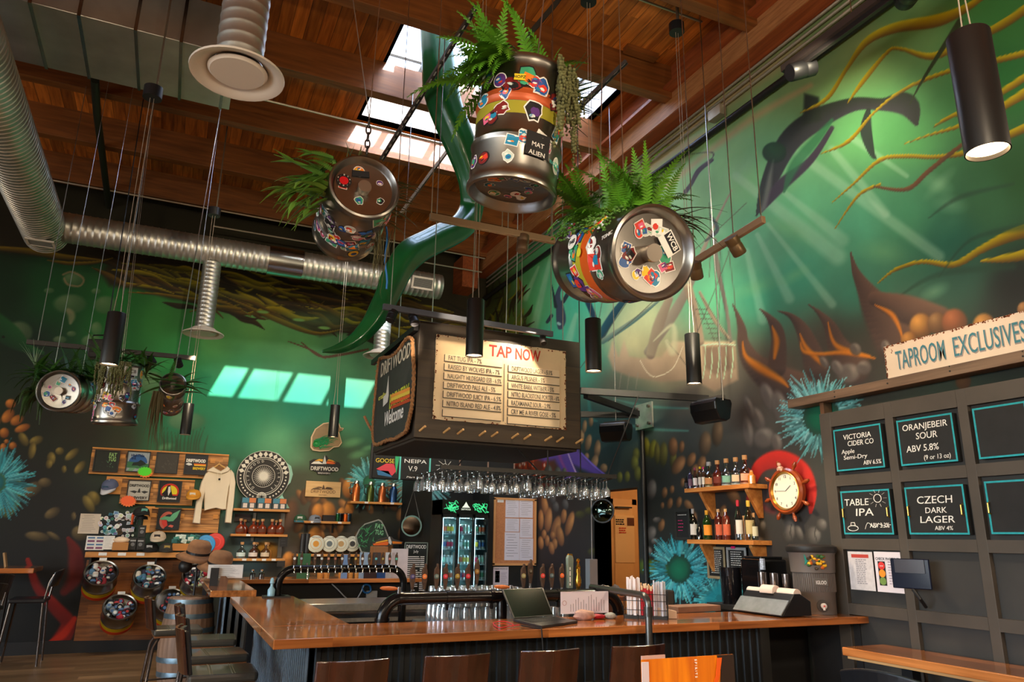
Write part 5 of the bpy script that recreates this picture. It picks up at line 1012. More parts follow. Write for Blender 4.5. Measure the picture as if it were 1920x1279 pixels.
for a_, b_ in ((at(1088, 733, Y=6.4), (W, 6.0, float(at(1310, 752, X=W)[2]))), (at(1088, 777, Y=7.3), BR+Vector((-.1, .0, -.0))), (at(1098, 741, Y=6.4), BR+Vector((-.1, 0, .02)))):
 MB().bar([float(q) for q in a_], b_, .05, .065).build('support_arm', BLACK, t)
pl = MB().box(BR+Vector((-.012, 0, .0)), (.02, .34, .3), EX, EY).build('wall_plate', mat((190, 190, 180), .4, .7, noise=.2), t)
mb = MB()
for dy in (-.12, .12):
 for dz in (-.1, .1): mb.cyl(BR+Vector((-.02, dy, dz)), BR+Vector((-.05, dy, dz)), .02, n=6)
mb.build('bolt', mat((120, 110, 100), .4, .8), pl)
for x, y in ((SX0+.15, 6.1), (SX0+.15, 7.2), (SX1-.12, 6.1), (SX1-.12, 7.2), (2.7, 6.1)): cable(t, (x, y, SZ1), (x, y, 6.5), .005, 'hanger_rod')
solo(MB().tube([(W-.03, 7.17, 0), (W-.03, 7.17, 2.84)], .03, 10), 'pipe_post', 'thin black pipe rising on the mural wall to the metal bracket', 'pipe', BLACK, smooth=1)
# rope edged welcome board on the left side of the box
def side(x, y): p = at(x, y, X=SX0-.03); return (float(p[1]), float(p[2]))
P = [side(*q) for q in ((776, 637), (779, 700), (775, 760), (768, 795), (764, 809), (745, 822), (728, 826), (716, 832), (704, 831), (702, 800), (707, 740), (713, 680), (722, 671), (738, 668), (752, 655), (762, 640), (770, 634))]
t = thing('welcome_sign', 'shaped chalkboard edged in rope reading Welcome on the side of the sign box', 'sign', (SX0-.03, 6.7, 2.5))
# plane: u = -Y (towards us), v = Z ; outward normal is -X
MB().prism([(-p[0], p[1]) for p in P][::-1], (SX0-.022, 0, 0), Vector((0, -1, 0)), EZ, .02).build('board', mat((52, 54, 50), .7, noise=.15), t)
rp = MB(); C = [(SX0-.045, p[0], p[1]) for p in P]; C = spline(C+[C[0]], 6)
for k in range(3):
 pts = []; Ln = 0
 for i, p in enumerate(C):
  p = Vector(p); d_ = (Vector(C[(i+1) % len(C)])-Vector(C[i-1])); d_ = d_.normalized() if d_.length > 0 else EZ; Ln += (Vector(C[i])-Vector(C[i-1])).length if i else 0; n1 = d_.cross(EX); ph_ = Ln*70+k*2.094
  pts.append(p+n1*(.011*math.cos(ph_))+EX*(.011*math.sin(ph_)))
 rp.tube(pts, .011, 6)
rp.build('rope_edge', mat((140, 98, 60), .85, noise=.2, scale=60), t, smooth=1)
def stext(s, x, y, h, m, xe=None, sh=0.):
 a = side(x, y); b = side(xe, y-(xe-x)*.35) if xe else None; text(s, (SX0-.045, a[0], a[1]), Vector((0, -1, 0)), EZ, h, m, t, width=abs(a[0]-b[0]) if b else None, align='LEFT', shear=sh, bold=.002)
stext('DRIFTWOOD', 716, 708, .2, mat((200, 192, 170), .8), 770)
stext('BREWERY', 732, 768, .2, mat((176, 190, 60), .8), 768); stext('Welcome', 722, 800, .19, CHALK, 757, .2); stext('crafted', 712, 752, .07, mat((190, 190, 90), .8), 730)
for y0, c in ((735, (226, 150, 60)), (741, (216, 190, 70)), (748, (206, 92, 40)), (756, (176, 70, 34))):
 q0 = side(736, y0+6); q1 = side(772, y0-9); MB().prism([(-q0[0], q0[1]-.0), (-q1[0], q1[1]), (-q1[0], q1[1]-.03), (-q0[0], q0[1]-.03)], (SX0-.046, 0, 0), Vector((0, -1, 0)), EZ, .001).build('painted_stripe', mat(c, .8), t)
q0 = side(727, 745); MB().prism([(-q0[0]-.09+.0, q0[1]-.08), (-q0[0]+.07, q0[1]-.06), (-q0[0]+.1, q0[1]), (-q0[0]+.05, q0[1]+.2), (-q0[0]+.0, q0[1]+.03), (-q0[0]-.1, q0[1]+.02)], (SX0-.047, 0, 0), Vector((0, -1, 0)), EZ, .001).build('painted_stripe', mat((206, 204, 196), .8), t)
# knotted rope hanging at its foot
a = [at(*q, Y=7.35) for q in ((683, 780), (690, 795), (700, 812), (705, 826), (702, 838))]
solo(MB().tube([tuple(q) for q in a], .014, 7), 'rope', 'frayed rope end hanging left of the welcome board', 'rope', mat((150, 106, 70), .85, noise=.2, scale=60), smooth=1)
# ================================================================ hanging glass rack
RZ = 2.16
t = thing('glass_rack', 'black steel rack hung from the ceiling holding upside down glasses', 'rack', (3.0, 6.5, RZ))
rx0, rx1 = float(at(822, 884, Y=6.05)[0]), float(at(1150, 903, Y=6.05)[0]); mb = MB()
for y in (6.0, 6.95): mb.bx(rx0, rx1+.35*(y > 6.5), y-.015, y+.015, RZ, RZ+.035)
n = 15
for i in range(n):
 x = rx0+(rx1-rx0)*(i+.5)/n
 for s in (-.02, .02): mb.bar((x+s, 6.0, RZ), (x+s+.35*(i/n), 6.95, RZ), .014, .006)
mb.build('rack_frame', BLACK, t)
for a_, b_ in ((at(1016, 890, Y=6.05), at(970, 842, Y=6.05)), (at(1027, 893, Y=6.05), at(1027, 838, Y=6.05)), (at(1137, 897, Y=6.2), at(1197, 742, Y=6.2)), (at(850, 884, Y=6.2), at(870, 858, Y=6.2))):
 MB().tube([tuple(a_), tuple(b_)], .007, 6).build('hanger_rod', BLACK, t)
MB().tube([(rx1-.1, 6.5, RZ), (rx1-.1, 6.5, 6.5)], .006, 6).build('hanger_rod', BLACK, t)
def glass(name, label, prof, cat='glass', grp=None, n=18):
 return solo(MB().lathe(prof, (0, 0, 0), EZ, n), name, label, cat, GLASS, grp, smooth=1)
WG = [(.033, 0), (.034, -.003), (.006, -.008), (.0045, -.02), (.0045, -.075), (.012, -.085), (.03, -.105), (.036, -.13), (.032, -.172), (.03, -.172), (.034, -.13), (.028, -.107), (.0, -.09)]
TG_ = [(.034, 0), (.034, -.004), (.008, -.01), (.007, -.04), (.02, -.055), (.032, -.08), (.035, -.15), (.033, -.15), (.03, -.08), (0, -.06)]
g = random.Random(14); first = {}; ORD = 'first second third fourth fifth sixth seventh eighth ninth tenth eleventh twelfth thirteenth fourteenth fifteenth'.split()
for i in range(n):
 for j in range(5):
  if g.random() < .06: continue
  k = 'tulip_glass' if (i < 7 and j > 1) or (i % 4 == 3) else 'wine_glass'; f_ = (j+.5)/5; x = rx0+(rx1-rx0)*(i+.5)/n+.35*(i/n)*f_; y = 6.04+.88*f_
  lab = 'upside down %s, %s slot from the left, %s in the hanging rack' % (k.replace('_', ' '), ORD[i], ('frontmost', 'second from front', 'midway', 'second from back', 'backmost')[j]); grp = k.replace('_', ' ')+'es in the hanging rack'
  if k not in first:
   first[k] = glass(k, lab, WG if k == 'wine_glass' else TG_, grp=grp); o = first[k]
  else: o = first[k].copy(); COL.objects.link(o); o['label'] = lab; o['group'] = grp
  o.location = (x, y, RZ+.0035-.169*(k == 'wine_glass')-.146*(k != 'wine_glass')); o.rotation_euler = (g.uniform(-.05, .05), g.uniform(-.05, .05), 0)
# ================================================================ the bar
BT = wood((136, 74, 34), (188, 114, 58), 'X', .13, plank=.11, along=1.3, coat=.6, gap=.015); BTY = wood((138, 80, 40), (188, 120, 66), 'Y', .13, plank=.13, along=1.5, coat=.6, gap=.015)
CORR = mat((74, 84, 92), .35, .7, noise=.15, scale=4); CORRD = mat((48, 50, 52), .4, .7, noise=.15, scale=4)  # one cladding in two tones: side holds blue window light, front its shade
def corrug(mb, a, b, z0, z1, n_, step=.068, dep=.014):
 """ribbed sheet from a to b (ground points), ribs facing n_"""
 a = Vector((a[0], a[1], 0)); b = Vector((b[0], b[1], 0)); d = (b-a); L = d.length; d = d/L; n_ = Vector(n_); P = []; x = 0
 while x < L: P += [(x, 0), (x+step*.45, 0), (x+step*.55, dep), (x+step*.9, dep)]; x += step
 P.append((L, 0)); P = [p for p in P if p[0] <= L]; N = len(P); vs = [a+d*p[0]+n_*p[1]+EZ*z for z in (z0, z1) for p in P]
 mb.add(vs, [(i, i+1, N+i+1, N+i) for i in range(N-1)])
BXL = .58
t = thing('bar_counter', 'L shaped bar with glossy wooden top and ribbed metal front', 'bar counter', (2.5, 4.5, 0))
MB().prism([(BXL, 4.22), (W-.005, 4.22), (W-.005, 4.82), (BXL, 4.82)], (0, 0, 1.02), EX, EY, .05).build('bar_top', BT, t, bev=.006)
MB().prism([(BXL, 4.82), (1.11, 4.82), (1.11, 7.1), (BXL, 7.1)], (0, 0, 1.02), EX, EY, .0498).build('bar_top', BTY, t, bev=.006)
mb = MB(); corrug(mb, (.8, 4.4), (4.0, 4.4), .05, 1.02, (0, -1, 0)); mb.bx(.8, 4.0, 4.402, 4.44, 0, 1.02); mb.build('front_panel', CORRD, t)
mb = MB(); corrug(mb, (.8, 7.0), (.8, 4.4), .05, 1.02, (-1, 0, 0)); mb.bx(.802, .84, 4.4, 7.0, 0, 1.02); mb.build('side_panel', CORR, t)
MB().bx(.84, 1.0, 6.96, 7.0, 0, 1.02).build('end_panel', CORR, t); MB().bx(3.96, 4.0, 4.44, 4.75, 0, 1.02).build('end_panel', CORR, t); MB().bx(W-.08, W-.01, 4.3, 4.8, 0, 1.02).build('end_panel', DARK, t)
MB().bx(.95, 3.9, 4.86, 4.9, .1, .84).bx(.95, 3.9, 4.86, 5.35, .82, .85).build('back_shelf', STEEL, t)
t = thing('service_counter', 'separate wooden topped counter end with ribbed metal cladding beside the wine barrel', 'bar counter', (.7, 8.8, 0))
MB().prism([(.46, 7.87), (.88, 7.87), (.88, 9.69), (.46, 9.69)], (0, 0, 1.01), EX, EY, .06).build('counter_top', BTY, t, bev=.006)
mb = MB(); corrug(mb, (.68, 9.6), (.68, 8.0), .02, 1.01, (-1, 0, 0)); mb.bx(.68, .72, 8.0, 9.6, 0, 1.01); mb.build('side_panel', CORR, t)
mb = MB(); corrug(mb, (.62, 8.0), (.82, 8.0), .02, 1.01, (0, -1, 0)); mb.bx(.62, .82, 8.0, 8.04, 0, 1.01).bx(.8, .84, 8.04, 9.6, 0, 1.01); mb.build('end_panel', mat((92, 98, 104), .35, .5), t)
t = thing('back_counter', 'long narrow wooden counter at the back wall side, behind the row of sixteen taps', 'bar counter', (2, 10, 0))
MB().prism([(.46, 9.7), (3.15, 9.7), (3.15, 10.25), (.46, 10.25)], (0, 0, 1.02), EX, EY, .05).build('counter_top', BT, t, bev=.005)
MB().bx(.9, 3.1, 9.9, 9.95, 0, 1.02).build('front_panel', mat((14, 14, 15), .7), t); MB().bx(.5, .54, 9.95, 10.2, 0, 1.02).bx(3.06, 3.1, 9.95, 10.2, 0, 1.02).build('end_panel', DARK, t)
x0, x1, z0, z1 = rect(592, 1133, 712, 1158, 8.2)
t = thing('steel_bench', 'low stainless steel work bench behind the bar, seen under the row of taps', 'work bench', (1.9, 8.4, 0))
MB().bx(1.3, 3.0, 8.2, 8.9, z1-.08, z1).build('bench_top', STEEL, t, bev=.008); MB().bx(1.3, 3.0, 8.22, 8.88, z0-.04, z0).build('shelf', STEEL, t)
for x in (1.34, 2.96):
 for y in (8.25, 8.85): MB().bx(x-.02, x+.02, y-.02, y+.02, 0, z1-.08).build('leg', STEEL, t)
# outlet box and hoses on the black panel
x0, x1, z0, z1 = rect(687, 1108, 706, 1128, 9.88)
ob = MB().bx(x0, x1, 9.86, 9.898, z0, z1); ob = solo(ob, 'outlet_box', 'grey electrical outlet box under the back counter', 'outlet', mat((150, 150, 150), .5), bev=.003)
P = [at(*q, Y=9.85) for q in ((622, 1095), (635, 1107), (650, 1122), (666, 1125), (676, 1112), (682, 1098))]
solo(MB().tube(spline([tuple(p) for p in P], 5), .008, 6), 'hose', 'thin white hose looping under the back counter', 'hose', mat((170, 176, 186), .4), smooth=1)
P = [at(688+8*math.cos(q), 1104+8*math.sin(q), Y=9.84) for q in [i*.5 for i in range(14)]]
solo(MB().tube([tuple(p+np.array([0, i*.002, 0])) for i, p in enumerate(P)], .012, 6), 'hose', 'coiled blue hose beside the outlet box', 'hose', mat((20, 90, 150), .4), smooth=1)
# ---------------- tap towers
TH = mat((70, 48, 34), .55, noise=.4, scale=30); PIPE = mat((24, 23, 24), .22, .5)
def elbow(c, r, a0, a1, n=8): return [(c[0]+r*math.cos(a0+(a1-a0)*i/n), c[1], c[2]+r*math.sin(a0+(a1-a0)*i/n)) for i in range(n+1)]
def pipetower(name, lab, x0, x1, y, zb0, zb1, zt, r, bend, mid=()):
 t = thing(name, lab, 'beer tap', (x0, y, zb0)); P = [(x0, y, zb0)]+elbow((x0+bend, y, zt-bend), bend, math.pi, math.pi/2)+elbow((x1-bend, y, zt-bend), bend, math.pi/2, 0)+[(x1, y, zb1)]
 MB().tube(P, r, 20).build('pipe', PIPE, t, smooth=1)
 mb = MB(); mb.cyl((x0, y, zb0), (x0, y, zb0+.012), r*2.1, n=24); MB.cyl(mb, (x0, y, zt-bend-.01), (x0, y, zt-bend+.01), r*1.14, n=24); f = mb.build('flange', PIPE, t, smooth=1)
 for x in mid: MB().cyl((x, y, zb1), (x, y, zt), r*.9, n=16).build('leg', PIPE, t, smooth=1)
 return t
def badge(c): return mat(c, .35)
def taphandle(t, x, y, z, s, col, back=False, tall=False):
 """carved driftwood tap handle with a round badge"""
 P = [(-.006, 0), (.008, 0), (.014, .03), (.02, .07), (.021, .115), (.017, .14), (.013, .15), (.014, .17), (.008, .18), (-.001, .176), (-.003, .155), (-.012, .15), (-.019, .135), (-.02, .1), (-.017, .06), (-.01, .03)]
 z += .03*tall; h = MB().prism([(p[0]*s, p[1]*s) for p in P], (x, y+.012*s, z), EX, EZ, .024*s).build('tap_handle', TH, t, bev=.004*s)
 MB().lathe([(.0175*s, 0), (.0175*s, .004*s), (.015*s, .006*s), (0, .006*s)], (x-.002*s, y-.012*s, z+.09*s), -EY, 20).build('badge', badge(col), h)
 MB().lathe([(.009*s, 0), (.009*s, .001*s)], (x-.002*s, y-.0185*s, z+.092*s), -EY, 12).build('badge_mark', badge([min(230, int(q*.6+90)) for q in col]), h)
 mb = MB().cyl((x, y, z), (x, y, z-.03*s-.03*tall), .009*s, n=10); yy = 1 if back else -1
 mb.tube([(x, y, z-.035*s-.03*tall), (x, y+yy*.05*s, z-.035*s-.03*tall), (x, y+yy*.06*s, z-.05*s-.03*tall), (x, y+yy*.06*s, z-.1*s-.03*tall)], .009*s, 8).ball((x, y, z-.032*s-.03*tall), .013*s, 10, 6)
 mb.build('faucet', CHROME, t, smooth=1)
xa = float(at(520, 1117, Y=7)[0]); xb = float(at(758, 1064, Y=7)[0]); zt = 1.305
t = pipetower('tap_tower', 'arched black pipe carrying sixteen beer taps with driftwood handles', xa, xb, 7.0, 1.07, .75, zt, .034, .13)
MB().bx(xa-.12, xa+.1, 6.9, 7.08, 1.07, 1.082).build('base_plate', BLACK, t)
cols = [(226, 226, 226), (120, 140, 160), None, (90, 60, 40), (170, 190, 200), (180, 120, 90), (150, 80, 50), (190, 200, 200), (60, 60, 60), (190, 150, 50), (220, 226, 230), (70, 80, 60), (60, 170, 190), (150, 130, 50), (180, 110, 100), (60, 180, 150)]
for i, c in enumerate(cols):
 x = float(at(551+12.72*i, 1060, Y=6.97)[0])
 if c is None: MB().cyl((x, 7, zt), (x, 7, zt+.05), .008, n=8).tube([(x, 6.99, zt+.01), (x, 6.93, zt+.01), (x, 6.92, zt-.09)], .008, 8).build('faucet', CHROME, t, smooth=1)
 else: taphandle(t, x, 6.955, zt+.03, .66, c)
solo(MB().lathe([(.03, 0), (.032, .05), (.012, .08), (.012, .1), (.02, .105), (.014, .14), (.006, .15)], tuple(at(508, 1116, Y=6.96)*[1, 1, 0]+[0, 0, 1.083]), EZ, 16), 'spray_bottle', 'small clear bottle with blue cap at the foot of the tap pipe', 'bottle', mat((130, 170, 190), .2), smooth=1)
# front tap tower
xa = float(at(717, 1150, Y=4.9)[0]); xb = 3.12; zt = 1.208
t = pipetower('tap_tower', 'thick black pipe tap tower running low along the front bar behind the laptop', xa, xb, 4.9, .85, .85, zt, .042, .13, (float(at(941, 1130, Y=4.9)[0]),))
for x in (750, 839, 922, 1046, 1117): x = float(at(x, 1120, Y=4.9)[0]); MB().lathe([(.047, -.012), (.047, .012)], (x, 4.9, zt), EX, 20).cyl((x, 4.9, zt-.04), (x, 4.9, zt-.08), .012, n=8).build('clamp', PIPE, t, smooth=1)
for x, c, tall in ((773, (66, 60, 110), 0), (795.5, (226, 120, 50), 0), (818, (86, 110, 104), 0), (834.5, (206, 44, 60), 0), (857, (150, 126, 40), 0), (877, (200, 36, 50), 0), (893.5, (140, 100, 30), 1), (981, (150, 140, 90), 0), (994, (60, 46, 20), 1), (1017, (216, 60, 50), 0), (1034, (70, 90, 90), 0), (1053, (230, 96, 30), 0)):
 taphandle(t, float(at(x, 1090, Y=4.93)[0]), 4.93, zt+.05, .93, c, True, tall)
x = float(at(1068, 1080, Y=4.93)[0]); hd = MB().prism([(-.022, 0), (.022, 0), (.03, .2), (.018, .228), (-.012, .232), (-.024, .21)], (x, 4.95, zt+.045), Vector((.96, .1, 0)), EZ, .03).build('tap_handle', mat((120, 134, 122), .5, noise=.1), t, bev=.004)
bars((x+.001, 4.915, zt+.13), EZ, Vector((-1, 0, 0)), .13, .018, 1, CHALK, hd); MB().prism([(-.03, .19), (.03, .2), (.018, .24), (-.016, .242), (-.03, .22)], (x+.018, 4.97, zt+.045), Vector((.96, .1, 0)), EZ, .02).build('handle_crown', GOLD, hd, bev=.003)
x = float(at(1084, 1080, Y=4.93)[0]); MB().lathe([(.012, 0), (.022, .03), (.026, .06), (.014, .1), (.02, .12), (.016, .14), (.02, .15), (.012, .165), (.008, .18), (.016, .195), (.01, .21), (0, .214)], (x, 4.93, zt+.04), EZ, 14).build('tap_handle', mat((190, 140, 50), .2, .9), t, smooth=1)
for xx, yy in ((745, 1106), (955, 1099)):
 c = at(xx, yy, Y=4.86); c = Vector((float(c[0]), 4.86, zt+.062)); MB().lathe([(.006, 0), (.012, .02), (.014, .06), (.011, .1), (.004, .115)], c, (-1, 0, .05), 12).build('side_lever', mat((176, 96, 46), .4, noise=.2, scale=40), t, smooth=1); MB().cyl(c+Vector((.012, 0, -.03)), c+Vector((.012, 0, .012)), .013, n=12).build('lever_mount', CHROME, t, smooth=1)
# drained glasses on a tray behind the tower
zt_ = .99; tr = thing('drip_tray', 'grey tray ledge under the rinsed glasses behind the front taps', 'tray', (2.1, 5.6, zt_))
MB().bx(1.8, 2.5, 5.15, 5.75, zt_-.05, zt_).build('tray', mat((84, 88, 92), .4, .3), tr, bev=.006); MB().bx(1.85, 2.45, 5.2, 5.7, .06, zt_-.05).build('tray_stand', DARK, tr)
PG = [(.04, 0), (.04, .003), (.034, .1), (.03, .125), (.0, .127), (0, .122), (.028, .12), (.037, .003)]
gp = None; g = random.Random(3)
for lv in range(2):
 for j in range(4):
  for i in range(8):
   lab = 'upside down beer glass behind the front taps, %s from left, %s row, %s tier' % (ORD[i], ORD[j], ('lower', 'upper')[lv]); gr = 'rinsed beer glasses behind the front taps'
   if gp is None: gp = glass('beer_glass', lab, PG, grp=gr, n=16); o = gp
   else: o = gp.copy(); COL.objects.link(o); o['label'] = lab; o['group'] = gr
   o.location = (1.87+.083*i+.01*lv, 5.22+.1*j, zt_+.002+.127*lv)
for i in range(3):
 o = gp.copy(); COL.objects.link(o); lab = ('leftmost', 'middle', 'rightmost')[i]+' of three glasses standing right of the laptop screen behind the pipe'; o['label'] = lab; o['group'] = 'glasses right of the laptop screen'; o.location = (2.56+.08*i, 5.0, 1.0)
solo(MB().bx(2.5, 3.4, 4.95, 5.15, .94, .998), 'glass_shelf', 'narrow dark shelf behind the laptop carrying a few glasses', 'shelf', DARK)
# ---------------- laptop
z = 1.0705; A = [at(x, y, Z=1.07) for x, y in ((962, 1166), (1037, 1160), (1083, 1169), (1015, 1179))]; A = [Vector((float(p[0]), float(p[1]), z)) for p in A]
t = thing('laptop', 'open black laptop facing left on the bar top', 'laptop', (A[0]+A[2])/2)
lb = MB().add(A+[p+EZ*.016 for p in A], [(3, 2, 1, 0), (4, 5, 6, 7)]+[(i, (i+1) % 4, 4+(i+1) % 4, 4+i) for i in range(4)]).build('laptop_base', mat((44, 44, 46), .4, .3), t, bev=.003)
u = (A[1]-A[0]).normalized(); v = (A[3]-A[0]).normalized(); Lu = (A[1]-A[0]).length; Lv = (A[3]-A[0]).length; mb = MB()
for r in range(5):
 for k in range(13): p = A[0]+u*(Lu*(.08+.065*k))+v*(Lv*(.12+.09*r))+EZ*.0166; q_ = [p, p+u*(Lu*.055), p+u*(Lu*.055)+v*(Lv*.075), p+v*(Lv*.075)]; mb.add(q_+[a_+EZ*.0015 for a_ in q_], [(4, 5, 6, 7), (0, 1, 5, 4), (1, 2, 6, 5), (2, 3, 7, 6), (3, 0, 4, 7)])
kb = mb.build('keyboard', mat((14, 14, 15), .5), lb); kb['kind'] = 'stuff'
p = A[0]+u*(Lu*.36)+v*(Lv*.64)+EZ*.0164; MB().add([p, p+u*(Lu*.3), p+u*(Lu*.3)+v*(Lv*.26), p+v*(Lv*.26)], [(0, 1, 2, 3)]).build('trackpad', mat((34, 34, 36), .3), lb)
def onray(x, y, base, d):
 r = at(x, y, Y=10)-EYE; r = Vector(r/np.linalg.norm(r)); E = Vector(EYE); b_ = E-base; B = r.dot(b_); C_ = b_.dot(b_)-d*d; disc = B*B-C_; s = -B+math.sqrt(max(disc, 0)); return E+r*s
S = [A[0]+EZ*.016, A[1]+EZ*.016]; T2 = onray(1017, 1103, A[1], .235); T1 = onray(940, 1106, A[0], .235); T1 = S[0]+(T2-S[1]) if (T1-T2).length > .6 else T1; nrm = (S[1]-S[0]).cross(T1-S[0]).normalized()
Q4 = [S[0], S[1], T2, T1]; s_ = MB().add(Q4+[p+nrm*.008 for p in Q4], [(3, 2, 1, 0), (4, 5, 6, 7)]+[(i, (i+1) % 4, 4+(i+1) % 4, 4+i) for i in range(4)]).build('laptop_lid', mat((56, 56, 58), .35, .4), t, bev=.002)
for sg in (1,):
 c = sum(Q4, Vector())/4; I = [p+(c-p)*.06 for p in Q4]; off = nrm*(.0086 if nrm.dot(Vector(EYE)-c) > 0 else -.0006); MB().add([p+off for p in I], [(0, 1, 2, 3)]).build('screen', mat((16, 18, 13), .12), s_)
solo(MB().tube(spline([tuple(at(*q, Z=1.077)) for q in ((962, 1171), (945, 1165), (925, 1168), (935, 1177), (955, 1174))], 5)+[tuple(at(974, 1172, Z=1.08))], .003, 6), 'charging_cable', 'thin red cable looped left of the laptop', 'cable', mat((190, 30, 50), .4), smooth=1)
solo(MB().tube([tuple(at(978, 1173, Z=1.078)), (A[3].x-.02, 4.205, 1.075), (A[3].x-.01, 4.2, .95), (A[3].x-.03, 4.19, .6), (A[3].x-.02, 4.3, .3)], .005, 6), 'power_cable', 'black power cable hanging over the bar front under the laptop', 'cable', BLACK, smooth=1)
# ---------------- menu sheet, stones, caddy, handrail
def sheet(name, lab, q, Y, m=PAPER, lines=0, cat='paper', dy=.0, t_=.002, grp=None, vert=False, title=None, tc=INK):
 x0, x1, z0, z1 = rect(*q, Y); t = thing(name, lab, cat, ((x0+x1)/2, Y, z0), grp); MB().bx(x0, x1, Y-t_, Y, z0, z1).build('sheet', m, t)
 w = x1-x0; h = z1-z0; g = random.Random(int(q[0])); mb = MB()
 for i in range(lines):
  if vert: x = x0+w*(.2+.75*i/lines); L_ = h*g.uniform(.3, .8); mb.bx(x, x+w*.008, Y-t_-.0008, Y-t_, z0+h*.1, z0+h*.1+L_)
  else: zz = z1-h*((.2 if title else .08)+(.74 if title else .86)*i/lines); a_ = g.uniform(.08, .2); mb.bx(x0+w*a_, x1-w*g.uniform(.08, .4), Y-t_-.0008, Y-t_, zz-h*.012, zz)
 if lines: mb.build('printed_lines', mat((110, 106, 110), .9), t)
 if title: text(title, ((x0+x1)/2, Y-t_-.001, z1-h*.15), EX, EZ, h*.12, tc, t, width=w*.8)
 return t
t = sheet('menu_sheet', 'white menu sheet standing on its side against a stone on the bar', (1051, 1110, 1141, 1149), 4.68, mat((226, 218, 226), .7), 14, 'menu', vert=True)
c = at(1058, 1131, Y=4.68); MB().lathe([(.014, 0), (.016, 0), (.016, .001), (.014, .001)], (float(c[0]), 4.6775, float(c[2])), -EY, 20).build('emblem', mat((150, 60, 60), .8), t)
def rock(name, lab, c, r, m, seed=1, cat='stone'):
 g = random.Random(seed); mb = MB().ball((0, 0, 0), r, 14, 9); k = [g.uniform(0, 6) for _ in range(6)]
 mb.v = [(x*(1+.12*math.sin(6*x/r[0]+k[0])+.08*math.sin(9*z/r[2]+k[1])), y, z*(1+.12*math.cos(4*x/r[0]+k[2]))) for x, y, z in mb.v]; mb.v = [(x+c[0], y+c[1], z+c[2]) for x, y, z in mb.v]; return solo(mb, name, lab, cat, m, smooth=1)
c = at(1093, 1150, Y=4.62); rock('stone', 'rounded pinkish stone propping up the menu sheet', (c[0], 4.6, 1.1), (.075, .045, .04), mat((166, 130, 118), .7, noise=.25, scale=30), 3)
rock('crumpled_packet', 'crumpled red packet between the two stones', (float(at(1122, 1153, Y=4.62)[0]), 4.62, 1.088), (.05, .03, .018), mat((160, 26, 46), .5, noise=.3, scale=60), 4, 'packet')
rock('stone', 'small grey stone right of the red packet', (float(at(1143, 1153, Y=4.62)[0]), 4.62, 1.09), (.045, .03, .022), mat((150, 152, 148), .8, noise=.25, scale=40), 5)
c = Vector((3.13, 4.56, 1.07)); ud = Vector((.78, -.62, 0)).normalized(); vd = EZ.cross(ud)
t = thing('straw_caddy', 'black wire caddy of wrapped straws and red packets on the bar', 'caddy', c)
mb = MB().box(c+EZ*.01, (.3, .1, .02), ud, vd).box(c+ud*.15+EZ*.1, (.006, .1, .19), ud, vd)
for z in (.06, .12, .165):
 for s in (-1, 1): mb.bar(c+ud*-.15+vd*(.05*s)+EZ*z, c+ud*.15+vd*(.05*s)+EZ*z, .004)
for a in (-.15, -.05, .05, .15):
 for s in (-1, 1): mb.bar(c+ud*a+vd*(.05*s), c+ud*a+vd*(.05*s)+EZ*.17, .004, ref=(1, 0, 0))
mb.build('wire_basket', BLACK, t)
g = random.Random(11); first = None
for i in range(34):
 k = 0 if i < 12 else (1 if i < 24 else 2); a = -.13+.008*i+g.uniform(-.003, .003); L_ = (.25, .2, .23)[k]+g.uniform(-.012, .012); p = c+ud*a+vd*g.uniform(-.035, .035)+EZ*.022
 mb = MB().box(p+EZ*L_/2, (.009, .009, L_), ud, vd)
 if k == 1: mb.box(p+EZ*(L_-.012), (.011, .011, .03), ud, vd, 1)
 lab = ('white wrapped straw at the left of the caddy', 'red wrapped stick in the middle of the caddy', 'white patterned straw at the right of the caddy')[k]
 solo(mb, ('drinking_straw', 'wrapped_stick', 'drinking_straw')[k], lab, 'straw', [(mat((232, 222, 220), .6), mat((196, 20, 40), .5), mat((206, 206, 216), .6))[k], mat((222, 190, 150), .6)], ('white straws at the left of the caddy', 'red sticks in the caddy', 'white straws at the right of the caddy')[k])
# crumpled newspaper behind
mb = MB(); c0 = Vector([float(q) for q in at(1135, 1103, Y=5.0)]); nx, ny = 10, 6; vs = []
for j in range(ny+1):
 for i in range(nx+1): vs.append(c0+Vector((-.12+.034*i, .02*j, -.03+.05*math.sin(i*.35)+.02*g.uniform(-1, 1)-.006*j)))
mb.add(vs, [(j*(nx+1)+i, j*(nx+1)+i+1, (j+1)*(nx+1)+i+1, (j+1)*(nx+1)+i) for j in range(ny) for i in range(nx)]); solo(mb, 'newspaper', 'crumpled grey newspaper lying over the end of the front tap pipe', 'paper', mat((150, 150, 152), .8, noise=.3, scale=40))
t = thing('handrail', 'grey pipe handrail bending over the bar top and down its front beside the caddy', 'rail', (2.86, 4.12, 0))
zr = 1.255; MB().tube([(2.95, 5.0, zr), (2.93, 4.75, zr), (2.865, 4.2, zr)]+[(2.86, 4.2-.06*math.sin(q), zr-.06+.06*math.cos(q)) for q in (.3, .6, .9, 1.2, 1.5)]+[(2.86, 4.14, .9), (2.86, 4.14, .0)], .022, 16).build('rail_pipe', mat((92, 90, 88), .3, .8), t, smooth=1)
MB().lathe([(.028, -.03), (.028, .03)], (2.86, 4.14, 1.16), EZ, 18).build('coupling', mat((84, 82, 80), .3, .8), t, smooth=1)
